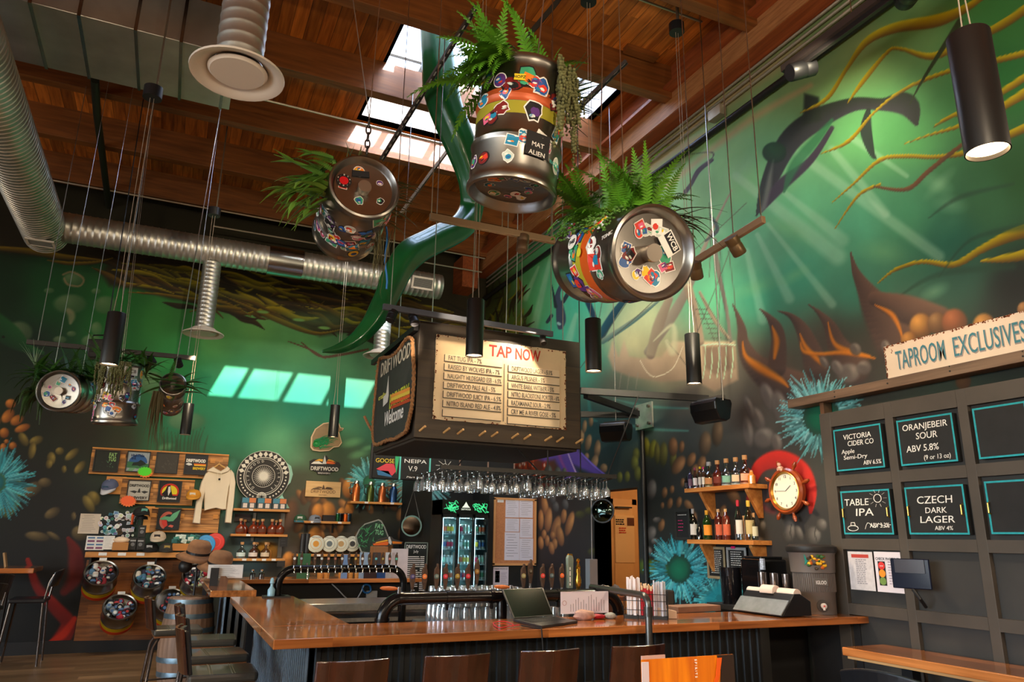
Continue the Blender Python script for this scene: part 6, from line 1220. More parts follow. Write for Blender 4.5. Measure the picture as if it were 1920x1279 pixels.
# ---------------- stools
SEATM = mat((58, 56, 50), .35, noise=.15, scale=5, coat=.3); BACKW = wood((44, 20, 12), (70, 34, 20), 'Z', .18, coat=.5, grain=.7); LEGM = mat((96, 84, 76), .25, .8); VINYL = mat((26, 27, 31), .3, noise=.15, coat=.2)
def stool():
 t = thing('bar_stool', 'tmp', 'stool', (0, 0, 0))
 # faces +Y ; back at -Y
 P = [(-.2, -.2), (.2, -.2), (.2, .2), (.14, .21), (-.14, .21), (-.2, .2)]
 s = MB().prism(P, (0, 0, .715), EX, EY, .055).build('seat', SEATM, t, bev=.018)
 for i in range(2):
  for d in (-.008, .008): MB().bx(-.19, .19, -.07+.13*i+d-.002, -.07+.13*i+d+.002, .769, .773).build('stitch_line', mat((110, 108, 90), .6), s)
 MB().prism([(-.19, -.19), (.19, -.19), (.19, .19), (-.19, .19)], (0, 0, .7), EX, EY, .016).build('seat_board', mat((120, 74, 44), .4), t, bev=.004)
 b = MB(); n = 8; vs = []
 for k in range(2):
  for j in range(2):
   for i in range(n+1): x = -.175+.35*i/n; yy = -.2-.05*(j)-.035*(1-(x/.175)**2)-(.018 if k else 0); vs.append((x, yy-.0, .77+.26*j))
 N = n+1; fs = [(i, i+1, N+i+1, N+i) for i in range(n)]+[(2*N+i+1, 2*N+i, 3*N+i, 3*N+i+1) for i in range(n)]+[(N+i, N+i+1, 3*N+i+1, 3*N+i) for i in range(n)]+[(i+1, i, 2*N+i, 2*N+i+1) for i in range(n)]+[(0, N, 3*N, 2*N), (n, 2*N+n, 3*N+n, N+n)]
 b.add(vs, fs).build('backrest', BACKW, t, bev=.005)
 b = MB(); vs = []
 for k in range(2):
  for j in range(2):
   for i in range(n+1): x = -.165+.33*i/n; yy = -.198-.048*j-.035*(1-(x/.175)**2)+(.03 if k else .002); vs.append((x, yy, .765+.255*j))
 fs = [(i+1, i, N+i, N+i+1) for i in range(n)]+[(2*N+i, 2*N+i+1, 3*N+i+1, 3*N+i) for i in range(n)]+[(N+i+1, N+i, 3*N+i, 3*N+i+1) for i in range(n)]+[(i, i+1, 2*N+i+1, 2*N+i) for i in range(n)]+[(N, 0, 2*N, 3*N), (2*N+n, n, N+n, 3*N+n)]
 b.add(vs, fs).build('back_pad', VINYL, t, bev=.008)
 for sx in (-1, 1):
  for sy in (-1, 1): MB().tube([(sx*.15, sy*.15, .7), (sx*.19, sy*.19, .62), (sx*.25, sy*.24, .0)], .014, 8).build('leg', LEGM, t, smooth=1)
 for z, q in ((.3, .223), (.22, .23)):
  for a, b_ in (((-q, -q), (q, -q)), ((q, -q), (q, q)), ((q, q), (-q, q)), ((-q, q), (-q, -q))): MB().tube([(a[0], a[1], z), (b_[0], b_[1], z)], .008, 6).build('footrest', LEGM, t, smooth=1)
 return t
st = stool()
for i, (x, lab) in enumerate(((.888, 'leftmost of the four brown stool backs along the bar front'), (1.415, 'second brown stool back from the left along the bar front'), (1.94, 'brown stool back directly below the laptop'), (2.5, 'rightmost of the four brown stool backs, beside the handrail foot'))):
 if i == 0: st.location = (x, 3.98, 0); st['label'] = lab; st['group'] = 'stools along the bar front'
 else: dup(st, (x, 3.98, 0), lab, group='stools along the bar front')
for y, x, lab, r in ((5.33, .43, 'nearest stool at the left side of the bar, thick dark cushion', -1.57), (6.1, .44, 'second nearest stool at the left side of the bar', -1.5), (6.95, .44, 'third stool at the left side of the bar, mostly hidden', -1.62), (7.75, .2, 'stool standing before the wine barrel, all its legs in view', -1.5)):
 dup(st, (x, y, 0), lab, rz=r, group='stools along the bar side')
# ---------------- wine barrel with staves
t = thing('wine_barrel', 'upright oak wine barrel with grey metal hoops behind the side stools', 'barrel', (.34, 8.95, 0)); c = (.34, 8.95, 0)
PR = [(.2+.07*math.sin(math.pi*(i/16)*.92+.12), .94*i/16) for i in range(17)]
MB().lathe(PR, c, EZ, 28).build('staves', wood((112, 84, 64), (150, 116, 92), 'Z', .6), t)
for z in (.05, .2, .34, .62, .76, .9): k = z/.94; r = .2+.07*math.sin(math.pi*k*.92+.12); MB().lathe([(r+.004, z-.025), (r+.006, z), (r+.004, z+.025), (r, z+.025)], c, EZ, 28).build('hoop', mat((112, 130, 140), .4, .7, noise=.2, scale=20), t, smooth=1)
MB().lathe([(.0, .925), (.2, .925)], c, EZ, 28).build('barrel_head', wood((112, 84, 64), (150, 116, 92), 'X', .6), t)
# small stand of hats on the barrel; menu card on the service counter
t = sheet('menu_card', 'white printed card held upright on the service counter end', (391, 1059, 454, 1084), 8.6, PAPER, 16, 'menu'); t.location.z += 0
c = at(417, 1086, Y=8.55); MB().prism([(-.03, 0), (.05, 0), (.06, .07), (.03, .1), (-.02, .1)], (float(c[0]), 8.56, 1.07), EX, EZ, .03).build('card_holder', wood((96, 60, 40), (130, 90, 64), 'Z', .4), t)
MB().bx(float(c[0])-.12, float(c[0])-.04, 8.57, 8.6, 1.07, 1.25).build('card_foot', DARK, t)
# table and chair at the right, close by
t = thing('side_table', 'narrow wooden topped table along the dark door panel at lower right', 'table', (4.67, 3.0, 0))
MB().bx(4.4, 4.82, .3, 4.04, .845, .9).build('table_top', BTY, t, bev=.006); MB().bx(4.405, 4.42, .3, 4.0, .83, .846).build('edge_strip', mat((190, 150, 100), .5), t)
for y in (3.7, .8): MB().bx(4.6, 4.68, y-.04, y+.04, .02, .84).bx(4.45, 4.8, y-.2, y+.2, 0, .03).build('leg', BLACK, t)
def chair(name, lab, c, rz, zs=.46, zb=.86, grp=None, w=.23):
 t = thing(name, lab, 'chair', (0, 0, 0), grp)
 MB().prism([(-w, -.2), (w, -.2), (w, .2), (-w, .2)], (0, 0, zs-.05), EX, EY, .05).build('seat', VINYL, t, bev=.015)
 n = 10; vs = []
 for k in range(2):
  for j in range(2):
   for i in range(n+1): q = -1+2*i/n; vs.append((w*q*1.02, -.2-.05*j-.06*(1-q*q)-.025*k, zs+.14+(zb-zs-.14)*j*(1-.12*q*q*j)))
 N = n+1; fs = [(i, i+1, N+i+1, N+i) for i in range(n)]+[(2*N+i+1, 2*N+i, 3*N+i, 3*N+i+1) for i in range(n)]+[(N+i, N+i+1, 3*N+i+1, 3*N+i) for i in range(n)]+[(i+1, i, 2*N+i, 2*N+i+1) for i in range(n)]+[(0, N, 3*N, 2*N), (n, 2*N+n, 3*N+n, N+n)]
 MB().add(vs, fs).build('backrest', VINYL, t, bev=.01)
 for sx in (-1, 1):
  MB().tube([(sx*w*.9, -.18, zs-.04), (sx*w*.95, -.21, zs+.2), (sx*w*.98, -.25, zb-.06)], .012, 8).build('back_post', LEGM, t, smooth=1)
  for sy in (-1, 1): MB().tube([(sx*w*.85, sy*.17, zs-.04), (sx*(w+.01), sy*.22, 0)], .013, 8).build('leg', LEGM, t, smooth=1)
 t.location = c; t.rotation_euler = (0, 0, rz); return t
chair('dining_chair', 'black cushioned chair with rounded back pushed to the table at lower right', (3.83, 3.03, 0), -1.47, .46, .955, w=.27)
# acrylic card holder near the lens
ctr = at(1295, 1260, Y=1.3); t = thing('table_card', 'clear card holder with orange drink photographs, close at the bottom edge', 'sign', (float(ctr[0]), 1.3, 1.2))
x0, x1, z0, z1 = rect(1201, 1237, 1382, 1400, 1.3); MB().bx(x0, x1, 1.296, 1.299, z0, z1).build('printed_card', wood((236, 140, 20), (190, 90, 14), 'Z', .4, grain=2), t)
xq = float(at(1213, 1240, Y=1.3)[0]); MB().bx(x0-.001, xq, 1.294, 1.296, z0, z1-.004).build('card_margin', mat((206, 196, 206), .5), t)
xr = float(at(1345, 1240, Y=1.3)[0]); MB().prism([(xr, z0), (x1, z0), (x1, z1), (xr-.004, z1), (xr+.004, z1-.03), (xr, z1-.06)], (0, 1.296, 0), EX, EZ, .002).build('dark_picture', mat((40, 28, 22), .5), t)
c = at(1352, 1250, Y=1.29); MB().prism([(0, .004), (.012, .004), (.004, -.03), (-.02, -.08), (-.03, -.08), (-.006, -.03)], (float(c[0])-.006, 1.294, float(c[2])+.012), EX, EZ, .001).build('orange_peel', mat((220, 90, 20), .5), t)
c = at(1304, 1246, Y=1.29); text('SPIRITS', (float(c[0]), 1.292, z1-.004), Vector((0, 0, -1)), EX, .0075, CHALK, t, align='LEFT', spacing=1.5)
x0_, x1_, a_, b_ = rect(1198, 1232, 1240, 1400, 1.34); MB().bx(x0_, x1_+.01, 1.33, 1.333, z0, b_+.003).build('back_card', mat((196, 160, 150), .4), t)
ht = thing('high_table', 'small wooden pub table just below the bottom edge of the view', 'table', (float(ctr[0]), 1.3, 0)); MB().bx(x0-.3, x1+.35, 1.0, 1.6, z0-.04, z0-.001).build('table_top', BT, ht, bev=.005); MB().cyl((float(ctr[0]), 1.3, 0), (float(ctr[0]), 1.3, z0-.04), .04).cyl((float(ctr[0]), 1.3, 0), (float(ctr[0]), 1.3, .03), .28, n=28).build('pedestal', BLACK, ht)
# table and chairs at the far left
t = thing('pub_table', 'tall wooden table at the far left edge by the red painted tentacle', 'table', (-2.4, 11.4, 0))
x0, x1, z0, z1 = rect(-60, 1066, 62, 1076, 11.1); MB().bx(x0, x1, 11.1, 11.9, z1-.06, z1).build('table_top', BT, t, bev=.006); MB().bx(x0+.3, x0+.4, 11.4, 11.5, 0, z1-.06).build('leg', BLACK, t)
c_ = at(8, 1060, Y=11.4); solo(MB().box((float(c_[0]), 11.4, z1+.09), (.02, .12, .18), (1, 0, .25), EY), 'menu_card', 'small tan menu card standing on the far left table', 'menu', mat((176, 140, 96), .6))
chair('tall_chair', 'dark tall chair right of the far left table', (-1.45, 11.4, 0), 1.57, .78, 1.13, 'tall chairs at the far left'); chair('tall_chair', 'dark tall chair in front of the far left table, nearer the edge', (-1.85, 10.3, 0), .9, .78, 1.13, 'tall chairs at the far left'); chair('tall_chair', 'dark tall chair cut off by the left picture edge', (-1.72, 9.1, 0), .9, .78, 1.1, 'tall chairs at the far left')
# ================================================================ merchandise on the back wall
PAL1 = wood((120, 74, 34), (196, 138, 76), 'X', .6, plank=.085, along=.7, off=-1, gap=.05); SHELF = wood((176, 112, 50), (214, 150, 80), 'X', .45); TRIMW = wood((186, 116, 44), (222, 156, 74), 'X', .5)
YB = D-.001
def quadx(cs, Y): P = [at(*c, Y=Y) for c in cs]; return [(float(p[0]), float(p[2])) for p in P]
def c2(x, y): return (150+x/5.33, 820+y/5.33)
def c3(x, y): return (420+x/4.567, 780+y/4.567)
def c4(x, y): return (640+x/4.567, 820+y/4.567)
for (tl, tr, br, bl, lab, blocks) in ((c2(115, 95), c2(1480, 175), c2(1474, 425), c2(95, 362), 'long top pallet wood panel behind four framed shirts', (0, .2, .43, .66, .86)),
          (c2(440, 400), c2(1140, 430), c2(1130, 680), c2(375, 665), 'middle pallet wood panel behind two framed shirts', (0, .42, .86)),
          (c2(715, 690), c2(1400, 732), c2(1380, 965), c2(700, 938), 'lowest pallet wood panel behind the monster shirt', (0, .4, .9))):
 q = quadx((tl, tr, br, bl), YB-.05); x0 = (q[0][0]+q[3][0])/2; x1 = (q[1][0]+q[2][0])/2; z1 = (q[0][1]+q[1][1])/2; z0 = (q[2][1]+q[3][1])/2
 t = thing('pallet_panel', lab, 'wall panel', ((x0+x1)/2, YB-.03, z0)); MB().bx(x0, x1, YB-.035, YB, z0, z1).build('planks', PAL1, t, bev=.004)
 MB().bx(x0, x1, YB-.06, YB-.035, z1-.02, z1).bx(x0, x1, YB-.06, YB-.035, z0, z0+.012).build('rail', TRIMW, t, bev=.003)
 for b_ in blocks: xx = x0+(x1-x0)*b_; MB().bx(xx, xx+.07, YB-.05, YB-.03, z1-.14, z1-.08).build('block', TRIMW, t)
q = rect(*c2(270, 390), *c2(440, 572), YB-.02); solo(MB().bx(q[0], q[1], YB-.03, YB-.006, q[2], q[3]), 'wood_board', 'bare board peeking left of the middle pallet panel behind the blue cap', 'board', TRIMW)
q = rect(*c2(655, 690), *c2(715, 955), YB-.02); solo(MB().bx(q[0], q[1], YB-.03, YB-.006, q[2], q[3]), 'wood_board', 'bare board left of the lowest pallet panel', 'board', TRIMW)
def flat(mb, pts, Y, t_=.002, mi=None): return mb.prism([(p[0], p[1]) for p in pts], (0, Y, 0), EX, EZ, t_, mi)
def framed(cs, lab, base, art, nm='framed_shirt', cat='framed shirt', Y=YB-.065, fr=BLACK):
 q = quadx(cs, Y); x0 = (q[0][0]+q[3][0])/2; x1 = (q[1][0]+q[2][0])/2; z1 = (q[0][1]+q[1][1])/2; z0 = (q[2][1]+q[3][1])/2; w, h = x1-x0, z1-z0
 t = thing(nm, lab, cat, ((x0+x1)/2, Y, z0)); mb = MB()
 for a in ((x0, x1, z1-.014, z1), (x0, x1, z0, z0+.014), (x0, x0+.014, z0+.014, z1-.014), (x1-.014, x1, z0+.014, z1-.014)): mb.bx(a[0], a[1], Y-.02, Y, a[2], a[3])
 mb.build('frame', fr, t, bev=.002); MB().bx(x0+.012, x1-.012, Y-.01, Y, z0+.012, z1-.012).build('shirt', mat(base, .7, noise=.08), t)
 P = lambda x, y: (x0+w*x, z0+h*y)
 for a in art:
  if a[0] == 't': p = P(a[1], a[2]); text(a[3], (p[0], Y-.0115, p[1]), EX, EZ, h*a[4], mat(a[5], .8), t, width=w*a[6], bold=a[7] if len(a) > 7 else .002)
  else: m_ = MB(); flat(m_, [P(*p) for p in a[2]], Y-.0105-.0006*(a[3] if len(a) > 3 else 0), .0008); m_.build('print', mat(a[1], .8), t)
 return t
def arc(cx, cy, rx, ry, a0, a1, n=14): return [(cx+rx*math.cos(math.radians(a0+(a1-a0)*i/n)), cy+ry*math.sin(math.radians(a0+(a1-a0)*i/n))) for i in range(n+1)]
g = random.Random(17)
def scrib(n, x0, x1, y0, y1, c, s=.03): return [('p', c, [(x+s*g.uniform(-1, 1), y+s*g.uniform(-1, 1)), (x+s*1.5*g.uniform(-1, 1), y+s), (x+s*g.uniform(.2, 1), y-s)]) for x, y in [(g.uniform(x0, x1), g.uniform(y0, y1)) for _ in range(n)]]
framed((c2(140, 125), c2(405, 132), c2(378, 348), c2(135, 345)), 'framed black shirt with green Fat Tug lettering, top left', (34, 38, 34), [('t', .72, .7, 'FAT', .26, (150, 190, 120), .3), ('t', .72, .5, 'TUG', .26, (150, 190, 120), .3)]+scrib(18, .3, .8, .15, .5, (90, 130, 100)))
framed((c2(470, 138), c2(705, 146), c2(690, 355), c2(455, 345)), 'framed pale shirt with blue and green skull print, second in the top row', (150, 160, 168), [('p', (52, 92, 146), arc(.5, .45, .4, .4, 0, 180)), ('p', (60, 110, 74), [(.05, .2), (.95, .15), (.95, .42), (.05, .5)], 1), ('p', (34, 44, 40), [(.25, .3), (.5, .32), (.6, .28), (.88, .4), (.7, .55), (.6, .6), (.5, .5), (.3, .45)], 2), ('t', .45, .74, 'HighTide', .17, (24, 44, 84), .56), ('t', .3, .6, 'IPA', .14, (24, 44, 84), .2), ('p', (110, 160, 120), [(.1, .05), (.3, .05), (.45, .2), (.2, .2)], 2), ('p', (110, 160, 120), [(.6, .05), (.85, .05), (.75, .2), (.55, .2)], 2)])
framed((c2(765, 150), c2(992, 158), c2(975, 368), c2(745, 360)), 'framed dark shirt with a faint tone on tone print, third in the top row', (66, 62, 56), []+scrib(26, .2, .85, .15, .75, (84, 80, 72), .05))
framed((c2(1055, 165), c2(1280, 180), c2(1268, 382), c2(1032, 372)), 'framed dark shirt with Driftwood Brewery lettering and orange stripes', (42, 42, 46), [('t', .48, .62, 'DRIFTWOOD', .2, (226, 224, 216), .84, .004), ('p', (226, 110, 40), [(.4, .5), (.93, .5), (.93, .55), (.4, .55)]), ('p', (240, 190, 60), [(.42, .44), (.93, .44), (.93, .49), (.42, .49)]), ('t', .65, .26, 'BREWERY', .17, (224, 190, 40), .55), ('p', (220, 220, 216), [(.05, .5), (.2, .44), (.34, .48), (.3, .54), (.16, .58)])])
framed((c2(480, 425), c2(712, 434), c2(696, 645), c2(462, 630)), 'framed grey shirt with arched Driftwood Brewery print, orange burst on its corner', (176, 172, 162), [('t', .5, .68, 'DRIFTWOOD', .17, (40, 40, 40), .84), ('t', .5, .1, 'BREWERY', .17, (40, 40, 40), .8), ('p', (50, 50, 50), [(.1, .45), (.35, .36), (.45, .45), (.3, .5)]), ('p', (50, 50, 50), [(.6, .45), (.75, .36), (.92, .45), (.75, .5)]), ('p', (50, 50, 50), [(.44, .4), (.58, .4), (.54, .6), (.5, .6)])])
framed((c2(790, 432), c2(1020, 442), c2(1002, 655), c2(770, 645)), 'framed black shirt with a round red and yellow print', (28, 28, 30), [('p', (190, 46, 34), arc(.5, .5, .4, .38, -30, 210)), ('p', (214, 196, 40), arc(.5, .48, .33, .31, -20, 200), 1), ('p', (24, 24, 26), [(.15, .35), (.3, .55), (.38, .78), (.5, .8), (.55, .6), (.65, .3), (.5, .25)], 2), ('p', (220, 216, 206), [(.42, .72), (.5, .74), (.54, .5), (.46, .3), (.42, .5)], 3), ('t', .52, .14, 'Driftwood', .14, (220, 216, 206), .6)])
framed((c2(782, 708), c2(1008, 710), c2(995, 930), c2(760, 920)), 'framed black shirt with a green eel monster print', (34, 36, 38), [('p', (190, 96, 80), arc(.45, .42, .34, .42, 60, 250)), ('p', (34, 36, 38), arc(.52, .42, .26, .3, 60, 250), 1), ('p', (100, 170, 130), [(.1, .5), (.3, .62), (.55, .6), (.65, .75), (.95, .93), (.85, .6), (.7, .4), (.5, .38), (.4, .46), (.2, .44)], 2), ('p', (200, 60, 50), [(.2, .45), (.42, .44), (.48, .2), (.36, .1), (.24, .25)], 3), ('p', (200, 96, 80), [(.5, .15), (.7, .1), (.75, .2), (.6, .24)], 2)])
def burst(cx, cy, r, Y, n=16): return [(cx+r*(1 if i % 2 else .78)*math.cos(math.pi*i/n)*1.15, cy+r*(1 if i % 2 else .78)*math.sin(math.pi*i/n)*.8) for i in range(2*n)]
for (x, y, c, c_, lab) in ((c2(648, 342)+((80, 220, 40), (240, 120, 50), 'green and orange starburst price tag under the blue skull shirt')), (c2(478, 630)+((240, 100, 50), (240, 120, 60), 'orange starburst price tag on the grey arched print shirt'))):
 p = at(x, y, Y=YB-.1); t = thing('price_burst', lab, 'price tag', p); m_ = MB(); flat(m_, burst(float(p[0])+.01, float(p[2])-.02, .095, 0), YB-.095, .003); m_.build('backing_burst', mat(c_, .6), t)
 m_ = MB(); flat(m_, burst(float(p[0]), float(p[2]), .09, 0), YB-.099, .003); m_.build('burst', mat(c, .6), t)
 bars((float(p[0]), YB-.1, float(p[2])-.04), EX, EZ, .12, .09, 3, mat((40, 60, 30) if c[1] > 150 else (150, 40, 20), .8), t, int(x))
# hoodie on a hanger
Yh = YB-.09; H = [c2(*p) for p in ((1265, 340), (1330, 300), (1405, 335), (1470, 290), (1530, 345), (1555, 420), (1550, 560), (1520, 700), (1510, 860), (1445, 855), (1450, 720), (1468, 640), (1460, 700), (1420, 690), (1360, 665), (1310, 700), (1240, 735), (1240, 600), (1235, 540), (1225, 640), (1200, 865), (1124, 858), (1160, 640), (1200, 480), (1235, 390))]
t = thing('hoodie', 'cream hooded sweatshirt hanging on a wooden hanger', 'sweatshirt', tuple(at(*c2(1380, 700), Y=Yh))); HO = mat((226, 210, 184), .85, noise=.06, scale=3, bump=.3)
q = quadx(H, Yh);
# body as a soft slab: outline inset toward the front
cx = sum(p[0] for p in q)/len(q); cz = sum(p[1] for p in q)/len(q)
def slab(q, Y0, th, m, nm, t, ins=.012):
 n = len(q); vs = [(p[0], Y0, p[1]) for p in q]; out = []
 for i in range(n):
  a = Vector(q[i-1]); b = Vector(q[i]); c_ = Vector(q[(i+1) % n]); e1 = (b-a).normalized(); e2 = (c_-b).normalized(); nn = Vector((e1.y+e2.y, -e1.x-e2.x)); nn = nn.normalized() if nn.length > .01 else Vector((0, 0)); out.append(b-nn*ins)
 area = sum(q[i-1][0]*q[i][1]-q[i][0]*q[i-1][1] for i in range(n)); sg = 1 if area > 0 else -1
 out = [Vector(q[i])+(o-Vector(q[i]))*sg for i, o in enumerate(out)]
 vs += [(p.x, Y0-th, p.y) for p in out]; b_ = MB().add(vs, [tuple(range(n)), tuple(range(2*n-1, n-1, -1))]+[((i+1) % n, i, n+i, n+(i+1) % n) for i in range(n)]); return b_.build(nm, m, t)
bd = [H[i] for i in (0, 1, 2, 3, 4, 5, 6, 11, 12, 13, 14, 15, 16, 17, 18, 24)]; bd[7] = c2(1475, 600)
slab(quadx([c2(*p) for p in ((1248, 372), (1300, 318), (1405, 345), (1495, 315), (1530, 400), (1490, 500), (1468, 640), (1462, 722), (1420, 728), (1360, 712), (1310, 722), (1240, 738), (1238, 560), (1230, 480))], Yh), Yh, .05, HO, 'body', t)
slab(quadx([c2(*p) for p in ((1262, 350), (1210, 450), (1160, 640), (1124, 858), (1200, 868), (1226, 650), (1250, 560), (1262, 450))], Yh), Yh-.005, .05, HO, 'sleeve', t); slab(quadx([c2(*p) for p in ((1505, 320), (1540, 360), (1556, 450), (1540, 640), (1512, 862), (1445, 855), (1462, 700), (1480, 560), (1490, 420))], Yh), Yh-.005, .05, HO, 'sleeve', t)
slab(quadx([c2(*p) for p in ((1262, 338), (1330, 296), (1372, 322), (1405, 340), (1440, 318), (1468, 290), (1500, 318), (1480, 350), (1405, 376), (1320, 356))], Yh), Yh-.04, .04, HO, 'hood', t)
for x in (1376, 1414): a = at(*c2(x, 355), Y=Yh-.085); MB().tube([tuple(a), (a[0]+.003, a[1], a[2]-.14)], .004, 6).build('drawstring', mat((236, 224, 200), .8), t)
a = at(*c2(1393, 420), Y=Yh-.056); MB().lathe([(.016, 0), (.016, .002)], tuple(a), -EY, 16).build('chest_badge', INK, t);
a = [at(*c2(*p), Y=Yh-.02) for p in ((1320, 318), (1390, 268), (1455, 310))]; MB().tube([tuple(p) for p in a], .012, 8).tube([tuple(a[1]), (a[1][0], a[1][1], a[1][2]+.03), (a[1][0]+.015, a[1][1]+.02, a[1][2]+.045)], .003, 6).build('hanger', mat((206, 160, 90), .5), t, smooth=1)
# caps
def cap(nm, lab, c, r, crown, brim, face=-math.pi/2, tilt=0., patch=None, grp=None, mesh_=None):
 t = thing(nm, lab, 'cap', (0, 0, 0), grp); b = MB(); n, m_ = 20, 6; vs = []
 for j in range(m_+1): ph = math.pi/2*j/m_; vs += [(r*math.cos(ph)**.7*math.cos(2*math.pi*i/n), r*1.05*math.cos(ph)**.7*math.sin(2*math.pi*i/n), r*.95*math.sin(ph)) for i in range(n)]
 fs = [(j*n+i, j*n+(i+1) % n, (j+1)*n+(i+1) % n, (j+1)*n+i) for j in range(m_) for i in range(n)]; b.add(vs, fs).build('crown', mat(crown, .8, noise=.06), t, smooth=2)
 if mesh_: pass
 b = MB(); k = 12; vs = []
 for s, (ra, dz) in enumerate(((1.0, 0), (1.35, -.1), (1.7, -.3))):
  for i in range(k+1): a = math.pi*(1.08+.84*i/k); vs.append((r*.95*math.cos(a)*(1-.05*s), r*1.05*math.sin(a)*(1+.36*s*abs(math.sin(a))**.6), r*dz))
 fs = [(s*(k+1)+i, s*(k+1)+i+1, (s+1)*(k+1)+i+1, (s+1)*(k+1)+i) for s in range(2) for i in range(k)]; b.add(vs, fs); o = b.build('brim', mat(brim, .8), t, smooth=2); md = o.modifiers.new('thickness', 'SOLIDIFY'); md.thickness = .006
 MB().ball((0, 0, r*.95), .008, 8, 5).build('button', mat(brim, .8), t)
 if patch: MB().box((0, -r*.99, r*.42), (r*.75, .004, r*.4), (1, 0, 0), (0, .9, .36)).build('patch', mat(patch, .6), t)
 t.location = [float(q) for q in c]; t.rotation_euler = (tilt, 0, face+math.pi/2); return t
cap('baseball_cap', 'white and navy cap hung on the wall left of the grey shirt', at(*c2(300, 495), Y=YB-.12), .11, (92, 100, 130), (206, 206, 214), -2.0, .5, (70, 100, 130))
cap('baseball_cap', 'mustard yellow cap with a white patch beside the hoodie', at(*c2(1135, 590), Y=YB-.14), .105, (206, 140, 40), (216, 150, 50), -1.75, .15, (236, 230, 216))
cap('baseball_cap', 'dark cap worn by the black bust on the merch ledge', at(*c2(612, 770), Y=11.95), .11, (28, 30, 28), (26, 28, 26), -1.2, -.1, (110, 180, 170))
zs = float(at(*c2(700, 1130), Y=11.95)[2])
cap('baseball_cap', 'cream and tan cap lying on top of two dark caps', at(*c2(780, 1010), Y=11.9), .105, (206, 186, 160), (214, 196, 172), -1.7, .1, (60, 56, 60)); cap('baseball_cap', 'black cap at left beneath the cream cap', (float(at(*c2(712, 1100), Y=11.9)[0]), 11.9, zs+.01), .1, (24, 24, 24), (22, 22, 22), -1.8, 0, (190, 190, 190)); cap('baseball_cap', 'charcoal cap at right beneath the cream cap', (float(at(*c2(865, 1095), Y=11.88)[0]), 11.88, zs+.01), .1, (52, 50, 44), (56, 52, 46), -1.5, 0, (190, 160, 90))
# ledge, back board and the kegs mounted on it
q0 = rect(*c2(55, 1130), *c2(1370, 1170), 11.75); zl = float(at(300, 1036, Y=11.8)[2]);
t = thing('merch_ledge', 'wooden ledge along the top of the keg display board', 'shelf', (-.1, 12, zl)); MB().bx(q0[0], q0[1], 11.78, YB, zl-.07, zl).build('ledge_board', SHELF, t, bev=.004)
for x in (193, 229, 264): a = at(x, 1036, Y=11.77); MB().bx(a[0]-.05, a[0]+.05, 11.772, 11.779, zl-.045, zl-.005).build('price_label', PAPER, t)
for x in (170, 293, 355): a = at(x, 1045, Y=11.9); MB().bx(a[0]-.012, a[0]+.012, 11.9, YB, zl-.2, zl-.07).build('bracket', BLACK, t)
bq = quadx(((163, 1050), (352, 1048), (345, 1199), (138, 1202)), YB-.03); slab_m = wood((104, 56, 20), (166, 98, 40), 'X', .5, plank=.14, along=1.4, off=-1, gap=.02)
t = thing('display_board', 'varnished board wall panel carrying the cut open kegs', 'wall panel', (-.2, YB-.03, .2)); b_ = MB(); flat(b_, [(bq[3][0], bq[3][1]), (bq[2][0]+.25, bq[2][1]), (bq[1][0]+.25, bq[1][1]), (bq[0][0], bq[0][1])], YB-.001, .03); b_.build('boards', slab_m, t)
g = random.Random(41)
def halfkeg(x, y, wpx, lab, palette, seed, kk=[0]):
 Y = 11.62; c = Vector([float(v) for v in at(x, y, Y=Y)]); r = .205; t = thing('display_keg', lab, 'keg', c)
 ax = Vector((.06, -.74, .67)).normalized(); L = .36
 back = c-ax*L
 P = [(r, 0), (r*1.03, -.01), (r*1.02, -.03), (r*.97, -.05), (r*.98, -.1), (r*.98, -.17), (r*1.03, -.19), (r*.98, -.21), (r*.98, -.33), (r*.6, -.42), (0, -.42)]
 MB().lathe([(r*.93, -.09), (r*.93, -.01), (r*.99, 0)]+P, c, ax, 40).build('keg_shell', KS, t, smooth=1)
 MB().lathe([(r*.985, -.335), (r*.985, -.22)][::1], c, ax, 40).lathe([(r*1.0, -.33), (r*1.0, -.28)], c, ax, 40, 1).build('painted_band', [mat((190, 156, 20), .4, .3), mat((190, 60, 30), .4, .3)], t, smooth=1)
 MB().lathe([(0, -.1), (r*.93, -.095)], c, ax, 28).build('keg_liner', mat((18, 18, 20), .8), t)
 u, v, w = frame(ax); MB().box(c+v*(r*1.02)+ax*.01, (.09, .012, .035), EX, EY).build('price_label', PAPER, t)
 gg = random.Random(seed); first = None
 for i in range(26):
  a = gg.uniform(0, 6.28); rr = r*.78*math.sqrt(gg.random()); p = c+u*(rr*math.cos(a))+v*(rr*math.sin(a))-ax*gg.uniform(.03, .08); col = gg.choice(palette)
  R = Matrix.Rotation(gg.uniform(0, 3), 3, 'X') @ Matrix.Rotation(gg.uniform(0, 3), 3, 'Z'); m_ = MB().lathe([(0, -.045), (.03, -.045), (.036, -.02), (.036, .03), (.028, .045), (0, .045)], p, R @ EZ, 10).lathe([(.0365, -.01), (.0365, .016)], p, R @ EZ, 10, 1).lathe([(.02, .0455), (.014, .047), (.0, .047)], p, R @ EZ, 10, 1)
  solo(m_, 'rolled_sock', 'rolled sock in the '+lab.split(',')[0], 'sock', [mat(col, .85), mat(gg.choice([(220, 220, 216), (200, 200, 190), col, (170, 60, 60), (80, 110, 150)]), .85)], 'rolled socks in the '+lab, smooth=1)
 return t
DKC = [(26, 26, 30), (34, 34, 40), (20, 22, 26), (46, 44, 60)]
